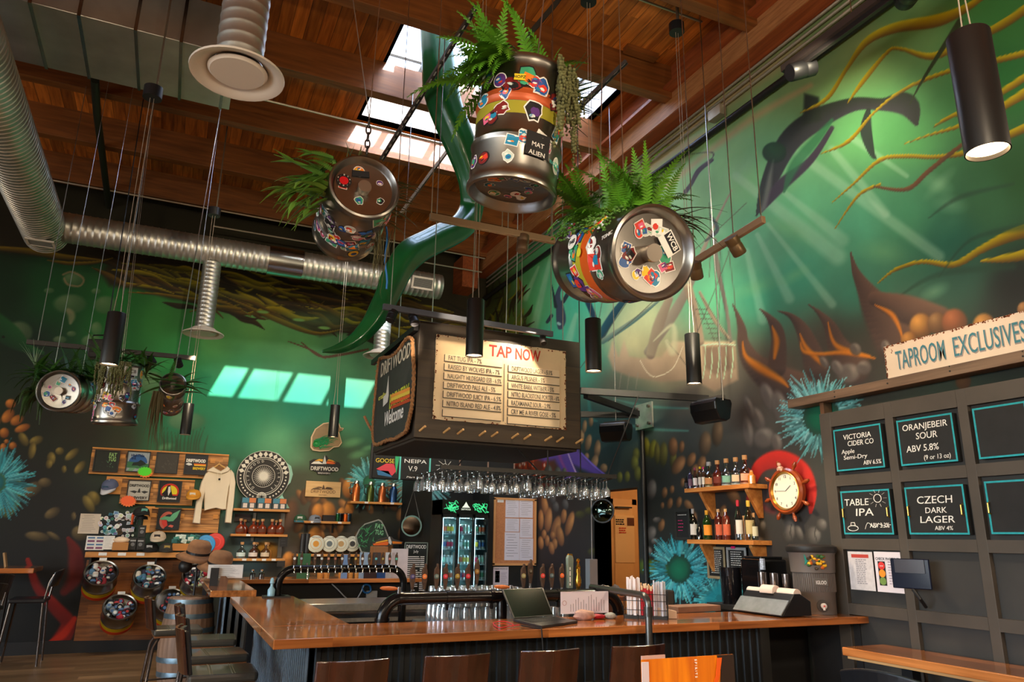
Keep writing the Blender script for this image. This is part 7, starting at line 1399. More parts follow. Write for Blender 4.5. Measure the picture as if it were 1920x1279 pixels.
halfkeg(190, 1073, 62, 'cut keg at top left of the display board', DKC+[(200, 190, 180), (90, 130, 160), (130, 30, 40), (90, 90, 96)], 1); halfkeg(281, 1080, 60, 'cut keg at top centre of the display board', DKC+[(206, 196, 176), (70, 120, 140), (120, 130, 90)], 2); halfkeg(225, 1137, 62, 'cut keg at bottom left of the display board', DKC+[(150, 26, 44), (130, 150, 160), (120, 120, 120)], 3)
halfkeg(371, 1078, 58, 'cut keg at top right of the display board, behind the hats', DKC+[(160, 30, 50), (150, 160, 120)], 4); halfkeg(322, 1126, 56, 'cut keg at bottom right of the display board, behind the stool', DKC*3+[(210, 206, 196)], 5)
# posters and small goods on the ledge
sheet('event_poster', 'cream poster pinned on the dark wall left of the stickers', (*c2(8, 762), *c2(182, 965)), YB-.004, mat((206, 192, 176), .8), 10, 'poster')
x0, x1, z0, z1 = rect(*c2(70, 985), *c2(232, 1125), 11.86); t = thing('postcard_stand', 'white stand holding four small postcards', 'card stand', ((x0+x1)/2, 11.86, z0)); MB().bx(x0, x1, 11.86, 11.87, zs, z1).build('stand', PAPER, t)
for i in range(2):
 for j in range(2):
  a0 = x0+(x1-x0)*(.08+.48*i); b0 = zs+(z1-zs)*(.08+.48*j); w = (x1-x0)*.38; h = (z1-zs)*.36; MB().bx(a0, a0+w, 11.855, 11.86, b0, b0+h*.4).build('postcard', mat((130, 80, 110), .6), t); MB().bx(a0, a0+w, 11.855, 11.86, b0+h*.7, b0+h).build('postcard', mat((80, 120, 160), .6), t)
t = sheet('price_card', 'plain white card leaning beside the postcards', (*c2(240, 985), *c2(330, 1122)), 11.85, PAPER, 8, 'card')
x0, x1, z0, z1 = rect(*c2(330, 1050), *c2(478, 1128), 11.84); t = thing('cardboard_tray', 'tan cardboard tray with a pale fluffy pile on top', 'box', ((x0+x1)/2, 11.84, zs)); MB().bx(x0, x1, 11.8, 11.98, zs, z1).build('tray', mat((176, 120, 66), .8), t, bev=.003); rock('bun_pile', 'pale fluffy cloth pile in the cardboard tray', ((x0+x1)/2, 11.89, z1+.03), (.12, .08, .045), mat((240, 214, 184), .8, noise=.1), 8, 'cloth')
g = random.Random(51)
x0, x1, z0, z1 = rect(*c2(200, 740), *c2(548, 990), YB-.03); t = thing('magnet_display', 'dark panel on which brewery stickers and magnets are displayed', 'panel', ((x0+x1)/2, YB-.03, z0)); MB().bx(x0+.1, x1-.05, YB-.02, YB, z0, z1-.04).build('panel_board', mat((30, 34, 38), .8), t)
cols = [(226, 222, 226), (206, 210, 226), (100, 150, 160), (60, 120, 130), (150, 190, 206), (84, 60, 40), (236, 236, 232), (120, 170, 190)]
for i in range(74):
 a = g.uniform(0, 1); b = g.uniform(0, 1); x = x0+(x1-x0)*(.02+.95*a); z = z0+(z1-z0)*(.0+.98*b)
 if (a < .25 and b > .9) or (a < .1 and b < .4): continue
 r = g.uniform(.014, .042); k = g.choice('dddb'); c = g.choice(cols if a < .5 else cols[:2]+cols[5:7]); poly = arc(0, 0, r, r, 0, 340, 12) if k == 'd' else [(-r, -r*.7), (r, -r*.5), (r*.9, r*.6), (-r*.8, r*.8)]
 m_ = MB().prism(poly, (x, YB-.021-.0015*(i % 7), z), EX, EZ, .0016).prism([(p[0]*.7, p[1]*.7) for p in poly], (x, YB-.0228-.0015*(i % 7), z), EX, EZ, .0006, 1)
 solo(m_, 'sticker_card', ('round' if k == 'd' else 'square')+' brewery sticker on the sticker panel', 'sticker', [mat(c, .6), mat([max(0, q-g.randint(10, 70)) for q in c], .6)], 'brewery stickers on the sticker panel')
a = at(*c2(525, 815), Y=YB-.05); solo(MB().lathe([(.02, 0), (.014, .06), (.02, .12), (.012, .16)], (a[0], a[1], a[2]-.08), EZ, 12), 'orange_lighter', 'small orange bottle shaped opener hanging right of the stickers', 'opener', mat((236, 96, 40), .5))
for (p0, p1, lab) in ((c2(590, 880), c2(648, 1000), 'black gift box standing highest, below the bust'), (c2(492, 1003), c2(562, 1126), 'left one of the two black gift boxes on the ledge'), (c2(567, 1006), c2(640, 1126), 'right one of the two black gift boxes on the ledge')):
 x0, x1, z0, z1 = rect(*p0, *p1, 11.85); t = thing('gift_box', lab, 'box', ((x0+x1)/2, 11.85, z0)); z0 = max(z0, zs+.001) if z0 < zs+.06 else z0; MB().bx(x0, x1, 11.85, 11.95, z0, z1).build('box', mat((24, 24, 26), .5), t, bev=.003); MB().lathe([(.025, 0), (.025, .001)], ((x0+x1)/2, 11.849, z0+(z1-z0)*.45), -EY, 16).build('logo', mat((110, 110, 112), .6), t); MB().bx(x0+.02, x1-.02, 11.848, 11.85, z1-.05, z1-.03).build('logo', mat((150, 150, 150), .6), t)
c = at(*c2(615, 850), Y=11.95); t = thing('display_bust', 'black metal cap stand behind the gift boxes', 'stand', (c[0], 11.95, zs)); MB().cyl((c[0], 11.98, zs), (c[0], 11.98, c[2]+.1), .01).lathe([(.1, 0), (.1, .01), (0, .012)], (c[0], 11.98, zs), EZ, 24).lathe([(.0, .1), (.07, .08), (.08, .04)], (c[0], 11.97, c[2]), EZ, 18).tube([(c[0]-.05, 11.96, c[2]+.06), (c[0]-.06, 11.95, c[2]-.02), (c[0]-.03, 11.95, c[2]-.07)], .006).build('stand', BLACK, t, smooth=1)
x0, x1, z0, z1 = rect(*c2(925, 1062), *c2(1182, 1135), 11.85); solo(MB().bx(x0, x1, 11.82, 11.98, zs, z1), 'cardboard_tray', 'tan cardboard tray under the green packets', 'box', mat((184, 120, 60), .8), bev=.003)
g = random.Random(61)
for i in range(15):
 x = x0+(x1-x0)*(.06+.06*i); cz_ = z1+.035+.03*(i % 3); m_ = MB().box((x, 11.84+.02*(i % 5), cz_), (.075, .02, .06), (math.cos(g.uniform(-.5, .5)), 0, g.uniform(-.4, .4)), EY)
 solo(m_, 'snack_packet', 'green foil packet in the cardboard tray', 'packet', mat(g.choice([(60, 130, 120), (90, 160, 140), (40, 96, 96), (190, 206, 196)]), .3, .3, noise=.3, scale=40), 'green foil packets', bev=.004)
for (x, y, c, lab, dy) in ((*c2(1255, 1070), (40, 140, 200), 'blue flying disc leaning on the ledge', 0), (*c2(1350, 1050), (206, 40, 36), 'red flying disc behind the blue one', .06)):
 p = at(x, y, Y=11.93+dy); t = thing('flying_disc', lab, 'frisbee', p); MB().lathe([(.13, -.015), (.135, 0), (.125, .012), (.08, .016), (0, .017)], tuple(p), (0, -1, .15), 32).build('disc', mat(c, .35), t, smooth=1); MB().lathe([(.07, .0175), (.074, .0175), (.074, .018), (.07, .018)], tuple(p), (0, -1, .15), 28).build('disc_ring', mat([min(255, q+50) for q in c], .4), t)
def hat(lab, c, r, m):
 t = thing('sun_hat', lab, 'hat', c); MB().lathe([(r*1.75, -.05), (r*1.3, -.015), (r, .0), (r*.95, .09), (r*.75, .13), (0, .14)], tuple(c), (.1, -.25, 1), 28).build('hat_shape', m, t, smooth=2); MB().lathe([(r*1.01, .004), (r*1.0, .03)], tuple(c), (.1, -.25, 1), 28).build('hat_band', BLACK, t); return t
HM = mat((128, 88, 56), .85, noise=.12, scale=20); c1 = at(372, 1038, Y=9.2); c2_ = at(412, 1058, Y=9.0)
h1 = hat('brown sun hat topmost on the stand over the barrel', Vector(map(float, c1)), .13, HM); h2 = hat('brown sun hat tilted lower beside the menu card', Vector(map(float, c2_)), .13, HM)
t = thing('hat_stand', 'black pole hat stand rising from the wine barrel', 'stand', (.36, 9.15, .94)); x_ = float(c1[0]); MB().tube([(x_, 9.15, .94), (x_, 9.15, float(c1[2])+.02)], .012, 8).tube([(x_, 9.15, 1.2), (x_+.12, 9.05, 1.24), (float(c2_[0]), 9.0, float(c2_[2])+.0)], .01, 8).ball((x_-.12, 9.12, float(at(360, 1062, Y=9.12)[2])), .07, 16, 10).tube([(x_-.12, 9.12, float(at(360, 1062, Y=9.12)[2])), (x_, 9.15, 1.25)], .01, 8).build('stand_pole', BLACK, t, smooth=1)
# ================================================================ round spirits sign and shelves beside it
c = at(494, 893, Y=YB-.03); t = thing('round_sign', 'big round black and white spirits sign with a sunburst centre', 'sign', c); R = .395; cc = Vector([float(v) for v in c]); WH = mat((216, 210, 196), .7)
def ring(mb, r0, r1, l, n=64): return mb.lathe([(r0, l), (r1, l), (r1, l+.001), (r0, l+.001), (r0, l)], cc, -EY, n)
MB().lathe([(R, 0), (R, .015), (0, .015)], cc, -EY, 64).build('disc', mat((34, 30, 28), .6), t)
m_ = MB(); ring(m_, .985*R, R, .0155); ring(m_, .72*R, .745*R, .016); ring(m_, .66*R, .675*R, .016); ring(m_, .42*R, .435*R, .016); m_.build('ring', WH, t)
m_ = MB()
for i in range(32): a = i*math.pi/16; d = Vector((math.cos(a), 0, math.sin(a))); e = Vector((-math.sin(a), 0, math.cos(a))); o = cc-EY*.0165; m_.add([o+d*.05-e*.006, o+d*.05+e*.006, o+d*(.39*R)+e*.001, o+d*(.39*R)-e*.001], [(0, 1, 2, 3)])
m_.lathe([(0, .017), (.055, .017)], cc, -EY, 24); m_.build('sunburst', WH, t)
m_ = MB()
for i in range(13):
 a = math.radians(12+13*i);
 for rr, s in ((.86, .062),): o = cc+Vector((math.cos(a), 0, math.sin(a)))*(rr*R)-EY*.0162; d = Vector((math.cos(a), 0, math.sin(a)))*s*.9; e = Vector((-math.sin(a), 0, math.cos(a)))*s*.55; m_.add([o+d*.8, o+e, o-d*.8, o-e], [(0, 1, 2, 3)])
m_.build('diamond_border', WH, t); m_ = MB()
for i in range(9):
 for s in (-1, 1): a = math.radians(-90+s*(22+8.5*i)); m_.lathe([(0, .0162), (.013, .0162)], cc+Vector((math.cos(a), 0, math.sin(a)))*(.86*R), -EY, 12)
m_.build('dot_border', WH, t); m_ = MB()
for rr in (.15, .105, .06): m_.lathe([(rr*R*1.0, .018), (rr*R*1.2, .018)], cc+Vector((0, 0, -.8*R)), -EY, 24)
m_.build('keyhole_rings', WH, t)
for i, ch in enumerate('DRIFTWOOD  SPIRITS'):
 if ch == ' ': continue
 a = math.radians(232-284*i/17); p = cc+Vector((math.cos(a), 0, math.sin(a)))*(.54*R)-EY*.0165; u_ = Vector((math.sin(a), 0, -math.cos(a))); text(ch, p, u_, Vector((math.cos(a), 0, math.sin(a))), .05, WH, t)
m_ = MB(); q = quadx([c3(*p) for p in ((270, 325), (400, 305), (470, 320), (510, 380), (575, 430), (590, 500), (570, 570), (540, 600), (500, 680), (560, 790), (300, 800), (300, 500))], YB-.01); flat(m_, q[::-1], YB-.002, .008); t = solo(m_, 'wall_cutout', 'pale green cloud shaped cutout behind the round sign', 'cutout', mat((150, 200, 180), .7, noise=.2, scale=3))
def shelf(lab, a, b, y_, dep=.22, nl=0, Y0=None, th=.035, m=SHELF, nm='wall_shelf', br=()):
 Yf = (Y0 or YB)-dep; p0 = at(*a, Y=Yf); p1 = at(*b, Y=Yf); z = (float(p0[2])+float(p1[2]))/2; x0, x1 = float(p0[0]), float(p1[0]); t = thing(nm, lab, 'shelf', ((x0+x1)/2, Yf, z-th)); MB().bx(x0, x1, Yf, (Y0 or YB)-.001, z-th, z).build('shelf_board', m, t, bev=.003)
 for i in range(nl): x = x0+(x1-x0)*(.3+.5*i/max(nl-1, 1)); MB().bx(x-.03, x+.03, Yf-.004, Yf-.001, z-th*.9, z-th*.1).build('price_label', PAPER, t)
 for f_ in br: x = x0+(x1-x0)*f_; MB().bx(x-.012, x+.012, Yf+.06, (Y0 or YB)-.002, z-th-.02, z-th).bx(x-.012, x+.012, (Y0 or YB)-.02, (Y0 or YB)-.002, z-th-.14, z-th).build('bracket', BLACK, t)
 return t, x0, x1, z, Yf
t1, x0, x1, z, Yf = shelf('top wooden shelf under the round sign with three boxes', c3(86, 790), c3(565, 803), 0, nl=1)
for i in range(3):
 a0 = x0+.1+i*.225; t = thing('bottle_box', ['left', 'middle', 'right'][i]+' printed spirit gift box on the shelf under the round sign', 'box', (a0, Yf+.1, z), 'printed spirit gift boxes'); MB().bx(a0, a0+.215, Yf+.04, Yf+.14, z, z+.165).build('box', mat((54, 70, 76), .6), t, bev=.002)
 for k, c in enumerate(((70, 130, 150), (206, 120, 70))): MB().bx(a0+.01+.1*k, a0+.105+.1*k, Yf+.038, Yf+.04, z+.09, z+.16).build('box_print', mat(c, .6), t); MB().bx(a0+.025+.1*k, a0+.085+.1*k, Yf+.036, Yf+.04, z+.015, z+.08).build('box_print', mat((214, 200, 190), .6), t)
def bottle(nm, lab, c, r, h, kind, col, lab_c=None, cap_c=(190, 140, 90), grp=None):
 c = Vector([float(v) for v in c]); t = thing(nm, lab, 'bottle', c, grp)
 pr = {'round': [(0, 0), (.8, 0), (1, .1), (1, .34), (.86, .48), (.4, .6), (.26, .66), (.26, .86)], 'wine': [(0, 0), (.95, 0), (1, .02), (1, .58), (.8, .68), (.36, .78), (.33, .93)], 'square': [(0, 0), (.98, 0), (1, .02), (1, .66), (.85, .74), (.4, .8), (.38, .9)], 'tall': [(0, 0), (.98, 0), (1, .02), (1, .55), (.6, .68), (.36, .8), (.34, .95)], 'small': [(0, 0), (1, 0), (1, .6), (.55, .72), (.5, .88)]}[kind]
 MB().lathe([(a*r, b*h) for a, b in pr], c, EZ, 20).build('glass_body', mat(col, .08, spec=.8, coat=.5) if col[0]+col[1]+col[2] < 420 else glassm(col), t, smooth=1)
 if col[0]+col[1]+col[2] >= 420 and kind == 'round': MB().lathe([(0, .01*h), (r*.9, .02*h), (r*.93, .3*h), (0, .3*h)], c, EZ, 18).build('spirit', mat([int(q*.75) for q in col], .2), t, smooth=1)
 MB().lathe([(r*.34, .84*h), (r*.38, .85*h), (r*.38, h), (0, h)], c, EZ, 14).build('stopper', mat(cap_c, .6), t, smooth=1)
 if lab_c: z0, z1 = (.12, .36) if kind == 'round' else (.15, .5); n = 10; vs = [(c.x+r*1.015*math.cos(a), c.y+r*1.015*math.sin(a), c.z+zz*h) for zz in (z0, z1) for a in [-math.pi/2+(-1+2*i/n)*1.15-.35 for i in range(n+1)]]; MB().add(vs, [(i, i+1, n+2+i, n+1+i) for i in range(n)]).build('bottle_label', mat(lab_c, .7), t)
 return t
t2, x0, x1, z, Yf = shelf('middle wooden shelf under the round sign with amber bottles', c3(60, 1010), c3(545, 1015), 0, nl=1)
for i, x in enumerate((135, 245, 322, 405, 475)): c = at(*c3(x, 1000), Y=Yf+.1); bottle('spirit_bottle', ['first', 'second', 'third', 'fourth', 'fifth'][i]+' amber corked bottle from the left on the middle shelf', (c[0], Yf+.1, z+.001), .068, .225, 'round', (120, 44, 16), (96, 50, 30))
for i, x in enumerate((170, 280, 440)): c = at(*c3(x, 1000), Y=Yf+.18); bottle('spirit_bottle', 'amber bottle standing behind the front row on the middle shelf', (c[0], Yf+.18, z+.001), .06, .21, 'round', (110, 40, 16), None, grp='amber bottles behind the front row')
t3, x0, x1, z, Yf = shelf('bottom wooden shelf under the round sign with clear and dark bottles', c3(20, 1218), c3(525, 1225), 0, nl=4)
for i, (x, col, lc, nm) in enumerate(((145, (196, 206, 206), (206, 220, 214), 'clear corked bottle with white label on the bottom shelf'), (248, (70, 40, 30), (222, 206, 196), 'dark corked bottle at the middle of the bottom shelf'), (278, (190, 196, 196), None, 'clear bottle tucked behind the dark one on the bottom shelf'), (350, (84, 54, 28), (214, 190, 160), 'brown corked bottle with cream label on the bottom shelf'), (375, (170, 120, 60), None, 'amber bottle behind the cream labelled one'))): c = at(*c3(x, 1200), Y=Yf+.09); bottle('spirit_bottle', nm, (c[0], Yf+.07+.1*(lc is None), z+.001), .07, .235, 'round', col, lc)
for i, (a, b) in enumerate((((255, 830), (270, 900)), ((490, 830), (505, 1040)))): q = rect(*c3(*a), *c3(*b), YB-.02); solo(MB().bx(q[0], q[1], YB-.02, YB-.001, q[2]-.3, q[3]), 'shelf_upright', ['left', 'right'][i]+' grey slotted upright behind the bottle shelves', 'upright', mat((120, 116, 110), .5, .4))
sheet('price_sign', 'small black price sign at the right end of the middle shelf', (*c3(483, 1035), *c3(540, 1120)), YB-.2, mat((36, 34, 34), .6), 3, 'sign'); sheet('price_sign', 'small black price sign at the right end of the bottom shelf', (*c3(455, 1240), *c3(520, 1290)), YB-.23, mat((40, 36, 34), .6), 2, 'sign')
sheet('price_sign', 'dark sign standing behind the amber bottles', (*c3(95, 838), *c3(225, 905)), YB-.03, mat((44, 32, 34), .6), 1, 'sign')
# logos and wooden plaque
q = quadx([c3(*p) for p in ((740, 270), (745, 180), (780, 110), (850, 62), (895, 55), (940, 70), (985, 60), (1000, 100), (1026, 104), (1015, 122), (985, 135), (1010, 230), (985, 265), (940, 270), (900, 300), (820, 305), (760, 296))], YB-.03); t = thing('monster_sign', 'cutout sign of a green tentacled tug boat behind a small pendant', 'sign', (q[0][0], YB-.03, q[0][1])); slab(q[::-1], YB-.001, .03, mat((214, 186, 150), .6), 'cutout', t, .0)
qq = [(sum(p[0] for p in q)/len(q)+(p[0]-sum(k[0] for k in q)/len(q))*.93, sum(p[1] for p in q)/len(q)+(p[1]-sum(k[1] for k in q)/len(q))*.93) for p in q]; slab(qq[::-1], YB-.03, .003, mat((140, 116, 84), .6, noise=.3, scale=4), 'painted_face', t, 0)
g = random.Random(71); m_ = MB()
for i in range(26):
 a = at(*c3(g.uniform(760, 880), g.uniform(190, 285)), Y=YB-.035); b = at(*c3(g.uniform(860, 1000), g.uniform(160, 270)), Y=YB-.035); m_.tube(spline([tuple(a), tuple((a+b)/2+np.array([0, 0, g.uniform(-.04, .05)])), tuple(b)], 4), [.012*(1-.9*k/8) for k in range(9)], 6)
m_.build('tentacle_relief', mat((40, 130, 80), .4, noise=.3), t, smooth=1); a = at(*c3(790, 240), Y=YB-.035); MB().lathe([(.028, .004), (.05, .02), (.055, .0)], tuple(a), -EY, 20).lathe([(.01, .02), (.02, .022), (0, .024)], tuple(a), -EY, 12).build('funnel_eye', mat((40, 150, 70), .4), t)
def logo(t, P, Y, dark=False, s=1.):
 """driftwood logo: islands, tower stack, lettering ; P maps unit coords to x, z"""
 c1, c2c, c3c, c4c = ((90, 66, 44),)*4 if dark else ((232, 228, 216), (236, 170, 50), (220, 96, 30), (200, 200, 196))
 for pts, c in (([(.0, .42), (.1, .56), (.28, .6), (.4, .5), (.44, .44)], c1), ([(.12, .6), (.3, .74), (.44, .72), (.42, .58), (.3, .62)], c2c), ([(.56, .48), (.6, .66), (.78, .66), (.92, .5), (.8, .46)], c3c), ([(.58, .62), (.64, .74), (.8, .7), (.95, .56), (.8, .64)], c2c), ([(.42, .44), (.45, .62), (.47, .82), (.49, .98), (.52, .82), (.55, .62), (.58, .46)], c4c)): m_ = MB(); flat(m_, [P(*p) for p in pts], Y, .002); m_.build('logo_shape', mat(c, .6), t)
q = quadx([c3(*p) for p in ((735, 385), (735, 455), (795, 480), (800, 500), (900, 502), (915, 478), (975, 470), (1000, 425), (985, 398), (900, 375), (880, 340), (860, 340), (845, 378), (770, 368))], YB-.02); t = thing('brewery_logo', 'white lettered Driftwood Brewery logo cutout on the wall above the plaque', 'sign', (q[0][0], YB-.02, q[0][1])); slab(q[::-1], YB-.001, .02, mat((34, 30, 30), .6), 'cutout', t, 0)
a = at(*c3(740, 470), Y=YB-.025); b = at(*c3(978, 340), Y=YB-.025); logo(t, lambda x, y: (float(a[0]+(b[0]-a[0])*x), float(a[2]+(b[2]-a[2])*(y))), YB-.0225); a = at(*c3(860, 468), Y=YB-.026); text('DRIFTWOOD', a, EX, EZ, .085, WH, t, width=.44, bold=.002); text('BREWERY', a-np.array([0, 0, .055]), EX, EZ, .035, WH, t, width=.2)
x0, x1, z0, z1 = rect(*c3(706, 555), *c3(994, 700), YB-.03); t = thing('wood_plaque', 'pale wooden plaque with engraved Driftwood Brewery logo', 'plaque', ((x0+x1)/2, YB-.03, z0)); MB().bx(x0, x1, YB-.03, YB-.001, z0, z1).build('plaque', wood((206, 160, 100), (224, 182, 124), 'X', .5), t, bev=.002)
logo(t, lambda x, y: (x0+(x1-x0)*(.15+.7*x), z0+(z1-z0)*(.2+.62*y)), YB-.0305, True); text('DRIFTWOOD', ((x0+x1)/2, YB-.033, z0+(z1-z0)*.25), EX, EZ, .07, mat((110, 80, 54), .8), t, width=(x1-x0)*.7); text('BREWERY', ((x0+x1)/2, YB-.033, z0+(z1-z0)*.08), EX, EZ, .03, mat((110, 80, 54), .8), t)
# cap and cup shelf, growler shelf
_, x0, x1, z, Yf = shelf('wooden shelf with two caps and metal cups under the plaque', c3(618, 900), c3(1083, 903), 0, nl=2, br=(.22, .72))
cap('baseball_cap', 'green and blue panelled cap at the left of the cup shelf', (float(at(*c3(655, 890), Y=Yf+.1)[0]), Yf+.12, z+.002), .1, (44, 80, 50), (60, 110, 120), -1.8, 0, (206, 206, 200)); cap('baseball_cap', 'washed grey cap second on the cup shelf', (float(at(*c3(780, 890), Y=Yf+.1)[0]), Yf+.12, z+.002), .1, (120, 126, 136), (126, 132, 142), -1.4, 0, (70, 70, 76))
def cup(lab, x, col, r=.042, h=.13): c = at(*c3(x, 898), Y=Yf+.08); t = thing('tumbler', lab, 'cup', (c[0], Yf+.08, z)); MB().lathe([(0, 0), (r*.78, 0), (r, h), (r*.9, h), (r*.7, .01), (0, .01)], (float(c[0]), Yf+.08, z), EZ, 20).build('cup_body', mat(col, .25, .6), t, smooth=1); MB().lathe([(r*.98, h-.012), (r*1.03, h), (r*.9, h+.002)], (float(c[0]), Yf+.08, z), EZ, 20).build('rim', STEEL, t, smooth=1)
for x, c, l in ((975, (30, 90, 50), 'green metal tumbler at the left of the cup row'), (998, (24, 24, 26), 'black metal tumbler in the cup row'), (1040, (220, 96, 24), 'orange metal tumbler in the cup row'), (1068, (40, 60, 70), 'dark blue metal tumbler at the end of the cup row')): cup(l, x, c)
q = rect(*c3(848, 848), *c3(945, 898), Yf+.1); solo(MB().bx(q[0], q[1], Yf+.08, Yf+.17, z, q[3]), 'black_box', 'flat black box between the grey cap and the cups', 'box', mat((34, 28, 26), .7), bev=.003)
_, x0, x1, z, Yf = shelf('wooden shelf carrying four metal growlers', c4(80, 545), c4(522, 562), 0, dep=.24, nl=2, br=(.24, .7))
for x, c, l, h in ((122, (190, 104, 52), 'copper growler with handle, leftmost on its shelf', .33), (245, (78, 92, 44), 'olive green growler, second on its shelf', .32), (345, (180, 98, 54), 'second copper growler, third on its shelf', .31), (442, (44, 74, 116), 'blue growler, rightmost on its shelf', .31)):
 p = at(*c4(x, 548), Y=Yf+.09); o = (float(p[0]), Yf+.09, z); r = .062; t = thing('growler', l, 'bottle', o); MB().lathe([(0, 0), (r, 0), (r, h*.62), (r*.9, h*.72), (r*.62, h*.8), (r*.6, h*.86)], o, EZ, 24).build('growler_body', mat(c, .25, .7), t, smooth=1)
 MB().lathe([(r*.64, h*.85), (r*.66, h*.9), (r*.6, h), (0, h)], o, EZ, 20).build('growler_lid', STEEL, t, smooth=1); MB().tube([(o[0]-r*.6, o[1], z+h*.86), (o[0]-r*1.6, o[1]-.01, z+h*.84), (o[0]-r*1.75, o[1]-.01, z+h*.6), (o[0]-r*1.6, o[1], z+h*.42), (o[0]-r, o[1], z+h*.36)], .008, 8).build('handle', BLACK, t, smooth=1)
# bottom shelf: bound books, plates, tin signs
_, x0, x1, z, Yf = shelf('wooden shelf with white discs just above the row of sixteen taps', c3(600, 1183), c3(1285, 1186), 0, nl=1)
for x, l in ((665, 'left black slotted tube'), (705, 'right black slotted tube')):
 a = at(*c3(x, 1180), Y=Yf+.1); b = at(*c3(x, 1012), Y=Yf+.1); h = float(b[2])-z; t = thing('gift_tube', l+' standing left of the white discs', 'tube', (a[0], Yf+.1, z)); MB().cyl((a[0], Yf+.1, z), (a[0], Yf+.1, z+h), .034, n=18).build('tube', BLACK, t, smooth=1)
 m_ = MB();
 for i in range(11): m_.lathe([(.0345, .03+h*.085*i), (.0355, .04+h*.085*i), (.0345, .05+h*.085*i)], (a[0], Yf+.1, z), EZ, 18)
 m_.build('tube_rib', mat((50, 50, 52), .4), t)
for i, (x, r, c) in enumerate(((787, 72, (206, 140, 50)), (903, 68, (90, 100, 104)), (1003, 68, (176, 140, 90)), (1100, 66, (50, 50, 50)))):
 a = at(*c3(x, 1096), Y=Yf+.08+.02*i); o = Vector([float(v) for v in a]); rr = r/4.567/121; t = thing('white_disc', ['leftmost', 'second', 'third', 'rightmost'][i]+' cream printed flying disc on the shelf over the taps', 'frisbee', o); ax = Vector((-.15 if i else 0, -1, .12)); MB().lathe([(rr, -.012), (rr*1.0, .0), (rr*.9, .008), (0, .009)], o, ax, 32).build('disc', mat((206, 206, 188), .4), t, smooth=1)
 MB().lathe([(rr*.62, .0095), (rr*.66, .0095)], o, ax, 28).lathe([(0, .0098), (rr*.36, .0098)], o, ax, 20).build('print', mat(c, .6), t); u_, v_, w_ = frame(ax); text('DRIFTWOOD', o+v_*(rr*.7)+w_*.0102, u_, v_, .026, mat((60, 56, 50), .8), t, width=rr*1.1)
q = quadx([c4(*p) for p in ((120, 850), (150, 790), (200, 740), (320, 702), (345, 715), (375, 770), (405, 850), (400, 900), (260, 930), (240, 1000), (170, 990), (130, 900))], YB-.26); t = thing('tin_sign', 'big green Fat Tug tin sign leaning behind the taps', 'sign', (q[0][0], YB-.26, q[0][1]-.1)); slab(q[::-1], YB-.25, .012, mat((150, 150, 140), .5, noise=.2), 'sign_plate', t, 0)
cxq = sum(p[0] for p in q)/len(q); czq = sum(p[1] for p in q)/len(q); slab([(cxq+(p[0]-cxq)*.92, czq+(p[1]-czq)*.92) for p in q][::-1], YB-.262, .002, mat((38, 56, 44), .6, noise=.5, scale=12), 'painted_face', t, 0)
for k, s_ in enumerate(('FAT', 'TUG')): a = at(*c4(322, 782+52*k), Y=YB-.266); text(s_, a, Vector((1, 0, -.12)), Vector((.12, 0, 1)), .1, mat((130, 190, 140), .7), t, width=.14, bold=.003)
m_ = MB(); g = random.Random(77)
for i in range(30): x, y = g.uniform(160, 280), g.uniform(770, 930); a = at(*c4(x, y), Y=YB-.267); b = at(*c4(x+g.uniform(-40, 40), y+g.uniform(-40, 40)), Y=YB-.267); m_.tube([tuple(a), tuple(b)], [.008, .002], 5)
m_.build('tentacle_art', mat((70, 150, 96), .6), t)
q = quadx([c4(*p) for p in ((265, 905), (330, 870), (400, 850), (430, 850), (450, 872), (530, 895), (520, 918), (440, 920), (395, 935), (270, 930))], YB-.36); t = thing('tin_sign', 'orange and yellow striped logo tin sign in front of the green one', 'sign', (q[0][0], YB-.36, q[0][1]-.05)); slab(q[::-1], YB-.35, .01, mat((70, 64, 60), .5), 'sign_plate', t, 0)
for (p, c) in ((((272, 912), (395, 892), (405, 906), (395, 925), (275, 926)), (226, 104, 40)), (((300, 898), (395, 876), (400, 888), (290, 908)), (240, 176, 60)), (((435, 890), (520, 898), (515, 912), (440, 912)), (232, 130, 40)), (((402, 855), (415, 850), (432, 900), (425, 922), (405, 905)), (206, 206, 200))): m_ = MB(); flat(m_, quadx([c4(*k) for k in p], YB-.365)[::-1], YB-.364, .002); m_.build('painted_stripe', mat(c, .6), t)
q = rect(*c4(272, 935), *c4(390, 990), 10.0); solo(MB().bx(q[0], q[1], 9.95, 10.15, 1.0701, q[3]), 'cardboard_box', 'brown cardboard box on the back counter behind the taps', 'box', mat((150, 100, 60), .8), bev=.003)
# goods on the back counter seen through the taps
for (x0_, x1_, y0_, y1_, c, l, Y) in ((560, 580, 1038, 1079, (60, 110, 70), 'green booklet', 9.9), (676, 692, 1036, 1060, (150, 170, 190), 'pale blue menu', 9.85), (700, 712, 1036, 1075, (70, 60, 56), 'dark booklet', 9.9), (684, 705, 1062, 1086, (44, 20, 20), 'dark red tin', 9.8), (708, 722, 1058, 1086, (20, 60, 110), 'blue tin', 9.8), (735, 763, 1029, 1083, (206, 192, 190), 'plain white board', 9.95), (642, 652, 1040, 1060, (120, 150, 190), 'blue white card', 9.9), (724, 734, 1036, 1058, (200, 200, 200), 'white card', 9.9)):
 q = rect(x0_, y0_, x1_, y1_, Y); solo(MB().bx(q[0], q[1], Y, Y+.03, 1.0701, q[3]), l.split()[-1], l+' standing on the back counter behind the taps', l.split()[-1], mat(c, .6, noise=.1))
